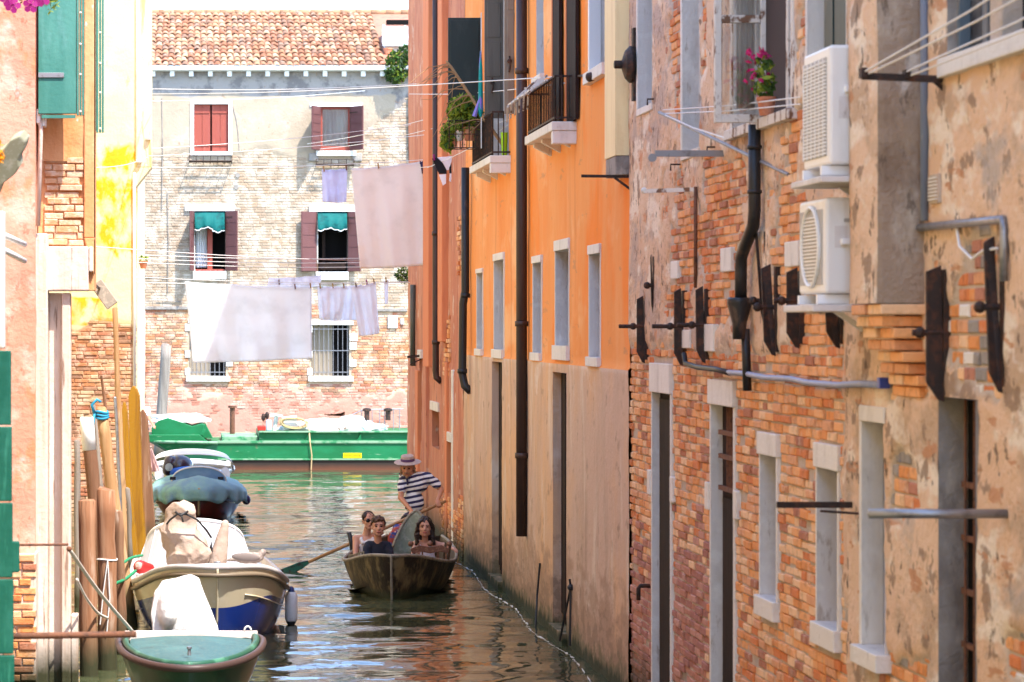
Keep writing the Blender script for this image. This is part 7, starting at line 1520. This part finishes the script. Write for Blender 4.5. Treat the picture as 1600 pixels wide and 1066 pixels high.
def person(label, J, s, fwd, skin, shirt, pants, hair, hairf, look=None, headup=(0,0,1), hs=1., sleeve=.55, glasses=False, palms=None, vox=.009, tuck=False, strap=False, thin=1.):
    """J: world joints pelvis, chest, head, el/er elbows, wl/wr wrists, kl/kr knees, al/ar ankles ('l' = -side on image left)"""
    J = {k: Vector(v) for k, v in J.items()}; r, f, u = frame(fwd); t = thing('person', label, 'person', (J['pelvis'].x, J['pelvis'].y, min(J['al'].z, J['ar'].z)))
    up = (J['chest']-J['pelvis']).normalized(); sw = .165*s*thin
    sl, sr = J['chest']+r*-sw*(1)+up*.06*s, J['chest']+r*sw+up*.06*s
    if (J['el']-sl).length+(J['er']-sr).length > (J['el']-sr).length+(J['er']-sl).length: sl, sr = sr, sl
    hipw = .09*s; hl, hr = J['pelvis']+r*-hipw, J['pelvis']+r*hipw
    if (J['kl']-hl).length+(J['kr']-hr).length > (J['kl']-hr).length+(J['kr']-hl).length: hl, hr = hr, hl
    rot = Matrix((r, f, r.cross(f).normalized())).transposed()
    def torso(mb, g):
        mb.ball(J['pelvis'], (.155*s*thin+g, .105*s+g, .115*s+g), 16, rot=rot); mid = J['pelvis'].lerp(J['chest'], .5); mb.ball(mid, (.135*s*thin+g, .092*s+g, .15*s+g), 16, rot=rot)
        mb.ball(J['chest']-up*.03*s, (.165*s*thin+g, .112*s+g, .14*s+g), 16, rot=rot); mb.caps(sl, sr, .055*s+g, .055*s+g); 
    nb = J['chest']+up*.08*s
    body = MB(); torso(body, 0); W, hrot = build_head(body, J['head'], look or fwd, headup, hs); body.caps(nb, W(0,-.02,-.06), .056*s, .050*s); body.caps(sl, nb, .05*s, .05*s); body.caps(sr, nb, .05*s, .05*s)
    for (S_, e, w_) in ((sl,'el','wl'), (sr,'er','wr')): body.caps(S_, J[e], .048*s, .038*s); body.caps(J[e], J[w_], .038*s, .025*s)
    for (h0, k, a) in ((hl,'kl','al'), (hr,'kr','ar')): body.caps(h0, J[k], .075*s, .052*s); body.caps(J[k], J[a], .050*s, .034*s); body.caps(J[a], J[a]+f*.14*s+Vector((0,0,-.03*s)), .034*s, .03*s)
    for (e, w_) in (('el','wl'), ('er','wr')):
        d = J[w_]-J[e]; pn = palms[w_] if palms and w_ in palms else Vector((0,0,-1)); hand(body, J[w_], (palms or {}).get('d'+w_, d), pn, s*.95, 1.1 if palms and w_ in palms else .5)
    remesh(body.build('body', skin, t, smooth=True), vox, 2, .5)
    sh = MB(); torso(sh, .014)
    if not strap: sh.caps(sl, nb, .062*s, .05*s); sh.caps(sr, nb, .062*s, .05*s)
    else:
        sh = MB(); mid = J['pelvis'].lerp(J['chest'], .5); g = .014
        sh.ball(J['pelvis'], (.155*s*thin+g, .105*s+g, .115*s+g), 16, rot=rot); sh.ball(mid, (.135*s*thin+g, .092*s+g, .15*s+g), 16, rot=rot); sh.ball(J['chest']-up*.05*s, (.15*s*thin+g, .112*s+g, .12*s+g), 16, rot=rot)
        for e in (-1, 1):
            b0 = J['chest']+r*e*.085*s+up*.10*s; sh.caps(J['chest']+r*e*.075*s+f*.105*s, b0, .022*s, .022*s, 8); sh.caps(J['chest']+r*e*.075*s-f*.10*s, b0, .022*s, .022*s, 8)
    if sleeve:
        for (S_, e) in ((sl,'el'), (sr,'er')): sh.caps(S_, S_.lerp(J[e], sleeve), .066*s, .062*s)
    crease(remesh(sh.build('shirt', shirt, t, smooth=True), vox*1.1, 3, .5), .16, .016)
    pa = MB(); pa.ball(J['pelvis']-up*.02*s, (.172*s*thin, .122*s, .12*s), 16, rot=rot)
    if tuck: pa.ball(J['pelvis']-up*.04*s, (.195*s*thin, .15*s, .16*s), 16, rot=rot)
    for (h0, k, a) in ((hl,'kl','al'), (hr,'kr','ar')): pa.caps(h0, J[k], .09*s, .066*s); pa.caps(J[k], J[k].lerp(J[a], .75), .064*s, .05*s)
    crease(remesh(pa.build('trousers', pants, t, smooth=True), vox*1.3, 3, .5), .16, .014)
    sho = MB()
    for a in ('al', 'ar'): sho.caps(J[a]-f*.03*s+Vector((0,0,-.02*s)), J[a]+f*.16*s+Vector((0,0,-.035*s)), .042*s, .036*s)
    sho.build('shoes', M['blk'], t, smooth=True)
    hm = MB(); hairf(hm, W, hrot, hs)
    if hm.v: crease(remesh(hm.build('hair', hair, t, smooth=True), .006, 1, .4), .045, .012)
    face(W, hrot, hs, t, hair, glasses); return t, W, hrot
def hairm(n, c): return mat(n, c, .45, [dict(c=dk(c, .5), s=(60,60,9), lo=.45, hi=.6)], bump=.008, bs=(90,90,14), spec=.4)
HB, HK, HG = hairm('brown_hair', (.085,.038,.018)), hairm('dark_brown_hair', (.03,.014,.009)), hairm('greying_hair', (.30,.19,.11))
cl = lambda n, c: mat(n, c, .85, [dict(c=dk(c, .8), s=7, lo=.5, hi=.68)], bump=.008, bs=14)
stripe = bpy.data.materials.new('striped_jersey'); stripe.use_nodes = True
def mkstripe():
    nt = stripe.node_tree; N = nt.nodes; L = nt.links; b = N['Principled BSDF']; b.inputs['Roughness'].default_value = .85
    g = N.new('ShaderNodeNewGeometry'); sp = N.new('ShaderNodeSeparateXYZ'); L.new(g.outputs['Position'], sp.inputs[0])
    nz = N.new('ShaderNodeTexNoise'); nz.inputs['Scale'].default_value = 5; L.new(g.outputs['Position'], nz.inputs['Vector'])
    a = N.new('ShaderNodeMath'); a.operation = 'MULTIPLY_ADD'; L.new(sp.outputs[0], a.inputs[0]); a.inputs[1].default_value = -.22; L.new(sp.outputs[2], a.inputs[2])
    c_ = N.new('ShaderNodeMath'); c_.operation = 'MULTIPLY_ADD'; L.new(nz.outputs['Fac'], c_.inputs[0]); c_.inputs[1].default_value = .04; L.new(a.outputs[0], c_.inputs[2])
    m_ = N.new('ShaderNodeMath'); m_.operation = 'MULTIPLY'; L.new(c_.outputs[0], m_.inputs[0]); m_.inputs[1].default_value = 1/.068
    fr = N.new('ShaderNodeMath'); fr.operation = 'FRACT'; L.new(m_.outputs[0], fr.inputs[0])
    gt = N.new('ShaderNodeMath'); gt.operation = 'GREATER_THAN'; gt.inputs[1].default_value = .52; L.new(fr.outputs[0], gt.inputs[0])
    mx = N.new('ShaderNodeMix'); mx.data_type = 'RGBA'; mx.inputs['A'].default_value = (.72,.70,.72,1); mx.inputs['B'].default_value = (.022,.022,.075,1); L.new(gt.outputs[0], mx.inputs['Factor']); L.new(mx.outputs['Result'], b.inputs['Base Color'])
mkstripe()
def h_short(mb, W, rot, s):
    mb.ball(W(0,-.022,.055), (.083*s,.092*s,.080*s), 16, rot=rot); mb.ball(W(0,-.05,.0), (.078*s,.06*s,.075*s), 14, rot=rot); mb.caps(W(-.055,.055,.082), W(.055,.06,.078), .022*s, .022*s); mb.caps(W(.0,.07,.085), W(.045,.066,.062), .018*s, .012*s)
    for e in (-1, 1): mb.caps(W(e*.074,.01,.05), W(e*.076,.005,-.005), .016*s, .009*s)
def h_back(mb, W, rot, s):
    mb.ball(W(0,-.022,.048), (.082*s,.094*s,.082*s), 16, rot=rot); mb.ball(W(0,-.095,.03), (.045*s,.045*s,.045*s), 12, rot=rot)
    for e in (-1, 1): mb.caps(W(e*.070,.03,.06), W(e*.076,-.01,-.01), .016*s, .010*s)
def h_long(mb, W, rot, s):
    mb.ball(W(0,-.022,.050), (.085*s,.096*s,.083*s), 16, rot=rot)
    for e in (-1, 1): mb.caps(W(e*.045,.055,.085), W(e*.078,.02,.03), .022*s, .024*s); mb.caps(W(e*.080,.0,.03), W(e*.092,-.015,-.09), .028*s, .034*s); mb.caps(W(e*.092,-.015,-.09), W(e*.098,-.01,-.19), .034*s, .026*s)
    mb.ball(W(0,-.07,-.06), (.09*s,.05*s,.13*s), 14, rot=rot)
def h_rower(mb, W, rot, s):
    mb.ball(W(0,-.03,.03), (.082*s,.085*s,.07*s), 14, rot=rot)
    for e in (-1, 1): mb.caps(W(e*.078,.0,.03), W(e*.085,-.01,-.06), .016*s, .02*s); mb.caps(W(e*.085,-.01,-.06), W(e*.09,-.015,-.10), .02*s, .012*s)
# --- rower (standing at the stern, both hands on the oar)
Yg = 38.35; q = lambda x, y, dy=0: P(x, y, Yg+dy)
hx1 = oa+od*((Vector(P(683,789,37.95))-oa).length); hx2 = oa+od*((Vector(P(644,806,37.95))-oa).length)
pt, Wg, rg_ = person('person standing at the stern in a striped jersey and straw hat, rowing', dict(pelvis=q(645,815), chest=q(649,752), head=q(637,731,-.05), el=q(626,778,-.10), wl=hx2+Vector((.0,.06,.05)), er=q(690,765,-.05), wr=hx1+Vector((.01,.06,.05)), kl=(2.93,38.25,.36), kr=(3.12,38.35,.36), al=(2.90,38.45,.06), ar=(3.10,38.6,.06)), 1.0, (-.30,-1,-.05), M['skin2'], stripe, cl('black_trousers', (.012,.012,.016)), HG, h_rower, look=(-.25,-1,-.22), hs=1.08, sleeve=.62,
    palms=dict(wl=(0,-.3,-1), wr=(0,-.3,-1), dwl=(-.25,-1,-.45), dwr=(.1,-1,-.5)), vox=.0085, tuck=True)
rr_, ff_, uu_ = frame((-.25,-1,-.22)); up_ = uu_
hc = Wg(0,-.012,.075); mb = MB(); M['straw2'] = mat('pale_straw_hat', (.40,.30,.27), .8, [dict(c=(.5,.40,.34), s=30, lo=.5, hi=.6)], bump=.003, bs=90); mb.lathe([(.084,-.02),(.09,.0),(.175,-.012),(.182,-.006),(.175,.0),(.092,.012),(.088,.07),(.080,.085),(.03,.088)], hc, up_, 28); hat = mb.build('hat', M['straw2'], pt, smooth=False)
mb = MB(); mb.lathe([(.0935,.012),(.0935,.045),(.090,.046)], hc, up_, 28); mb.build('hat_band', mat('violet_ribbon', (.10,.05,.13), .7), hat)
mb = MB(); W = Wg; mb.caps(W(-.03,.088,-.045), W(0,.10,-.040), .009, .009, 6); mb.caps(W(.03,.088,-.045), W(0,.10,-.040), .009, .009, 6); mb.caps(W(0,.075,-.10), W(0,.075,-.125), .022, .008, 8); mb.caps(W(-.035,.055,-.08), W(.035,.055,-.08), .016, .016, 8); mb.build('beard', HG, pt, smooth=True)
mb = MB(); c = Wg(0,.0,-.13); mb.tube([Wg(math.cos(k/12*6.28)*.075, -.01+math.sin(k/12*6.28)*.075, -.125+.02*math.sin(k/12*6.28)) for k in range(13)], .017, 6); mb.tube([Wg(0,.07,-.12), Wg(-.01,.10,-.19)], [.02,.012], 6); mb.build('neckerchief', mat('navy_cloth2', (.02,.02,.07), .8), pt, smooth=True)
# --- woman with sunglasses
q = lambda x, y, Y=36.75: P(x, y, Y)
person('person with sunglasses in a white sleeveless top seated on the left of the boat', dict(pelvis=q(577,886), chest=q(573,848), head=q(576,814,36.68), el=q(555,868,36.6), wl=q(548,878,36.25), er=q(596,870,36.6), wr=q(600,880,36.3), kl=q(562,888,36.25), kr=q(588,888,36.25), al=(2.26,36.0,.04), ar=(2.45,36.0,.04)), .90, (.12,-1,0), M['skin'], cl('white_top', (.74,.70,.70)), cl('denim', (.10,.12,.2)), HK, h_back, look=(.22,-1,.02), hs=.98, sleeve=0, glasses=True, strap=True, thin=.9)
# --- boy
q = lambda x, y, Y=35.75: P(x, y, Y)
person('person with short brown hair in a black t-shirt seated in the middle of the boat', dict(pelvis=q(592,890,35.8), chest=q(591,858), head=q(591,823,35.66), el=q(567,880,35.6), wl=q(578,886,35.35), er=q(614,880,35.6), wr=q(606,886,35.35), kl=q(578,892,35.35), kr=q(604,892,35.35), al=(2.30,35.2,.06), ar=(2.44,35.2,.06)), .86, (.03,-1,0), M['skin'], cl('black_tshirt', (.014,.016,.028)), cl('grey_shorts', (.10,.10,.11)), HB, h_short, look=(.02,-1,.0), hs=1.06, sleeve=.6, thin=.80)
# --- girl
q = lambda x, y, Y=35.95: P(x, y, Y)
person('person with long dark hair in a white vest seated on the right of the boat', dict(pelvis=q(667,888,36.0), chest=q(665,856), head=q(664,824,35.86), el=q(645,872,35.8), wl=q(655,882,35.5), er=q(694,852,35.9), wr=q(707,857,35.7), kl=q(652,890,35.5), kr=q(678,890,35.5), al=(2.86,35.3,.06), ar=(3.00,35.3,.06)), .82, (-.12,-1,0), M['skin'], cl('white_vest', (.74,.68,.74)), cl('pale_shorts', (.4,.36,.34)), HK, h_long, look=(-.10,-1,.02), hs=1.05, sleeve=0, strap=True, thin=.9)
# --- man sitting at the bow of the barge
Yq = YB+.45; q = lambda x, y, dy=0: P(x, y, Yq+dy)
person('person in a white t-shirt sitting on the bow of the green barge', dict(pelvis=q(222,670,.35), chest=q(221,644,.3), head=q(221,625,.22), el=q(233,655,.1), wl=q(239,664,-.1), er=q(208,655,.1), wr=q(205,666,-.1), kl=q(228,676,-.1), kr=q(214,676,-.1), al=(bx(228), YB+.25, bz(692)+.05), ar=(bx(214), YB+.25, bz(692)+.05)), .92, (.25,-1,0), M['skin2'], cl('white_tshirt', (.76,.76,.78)), cl('teal_shorts', (.02,.10,.13)), HK, h_short, look=(.5,-1,-.3), hs=1.0, sleeve=.55, vox=.012)
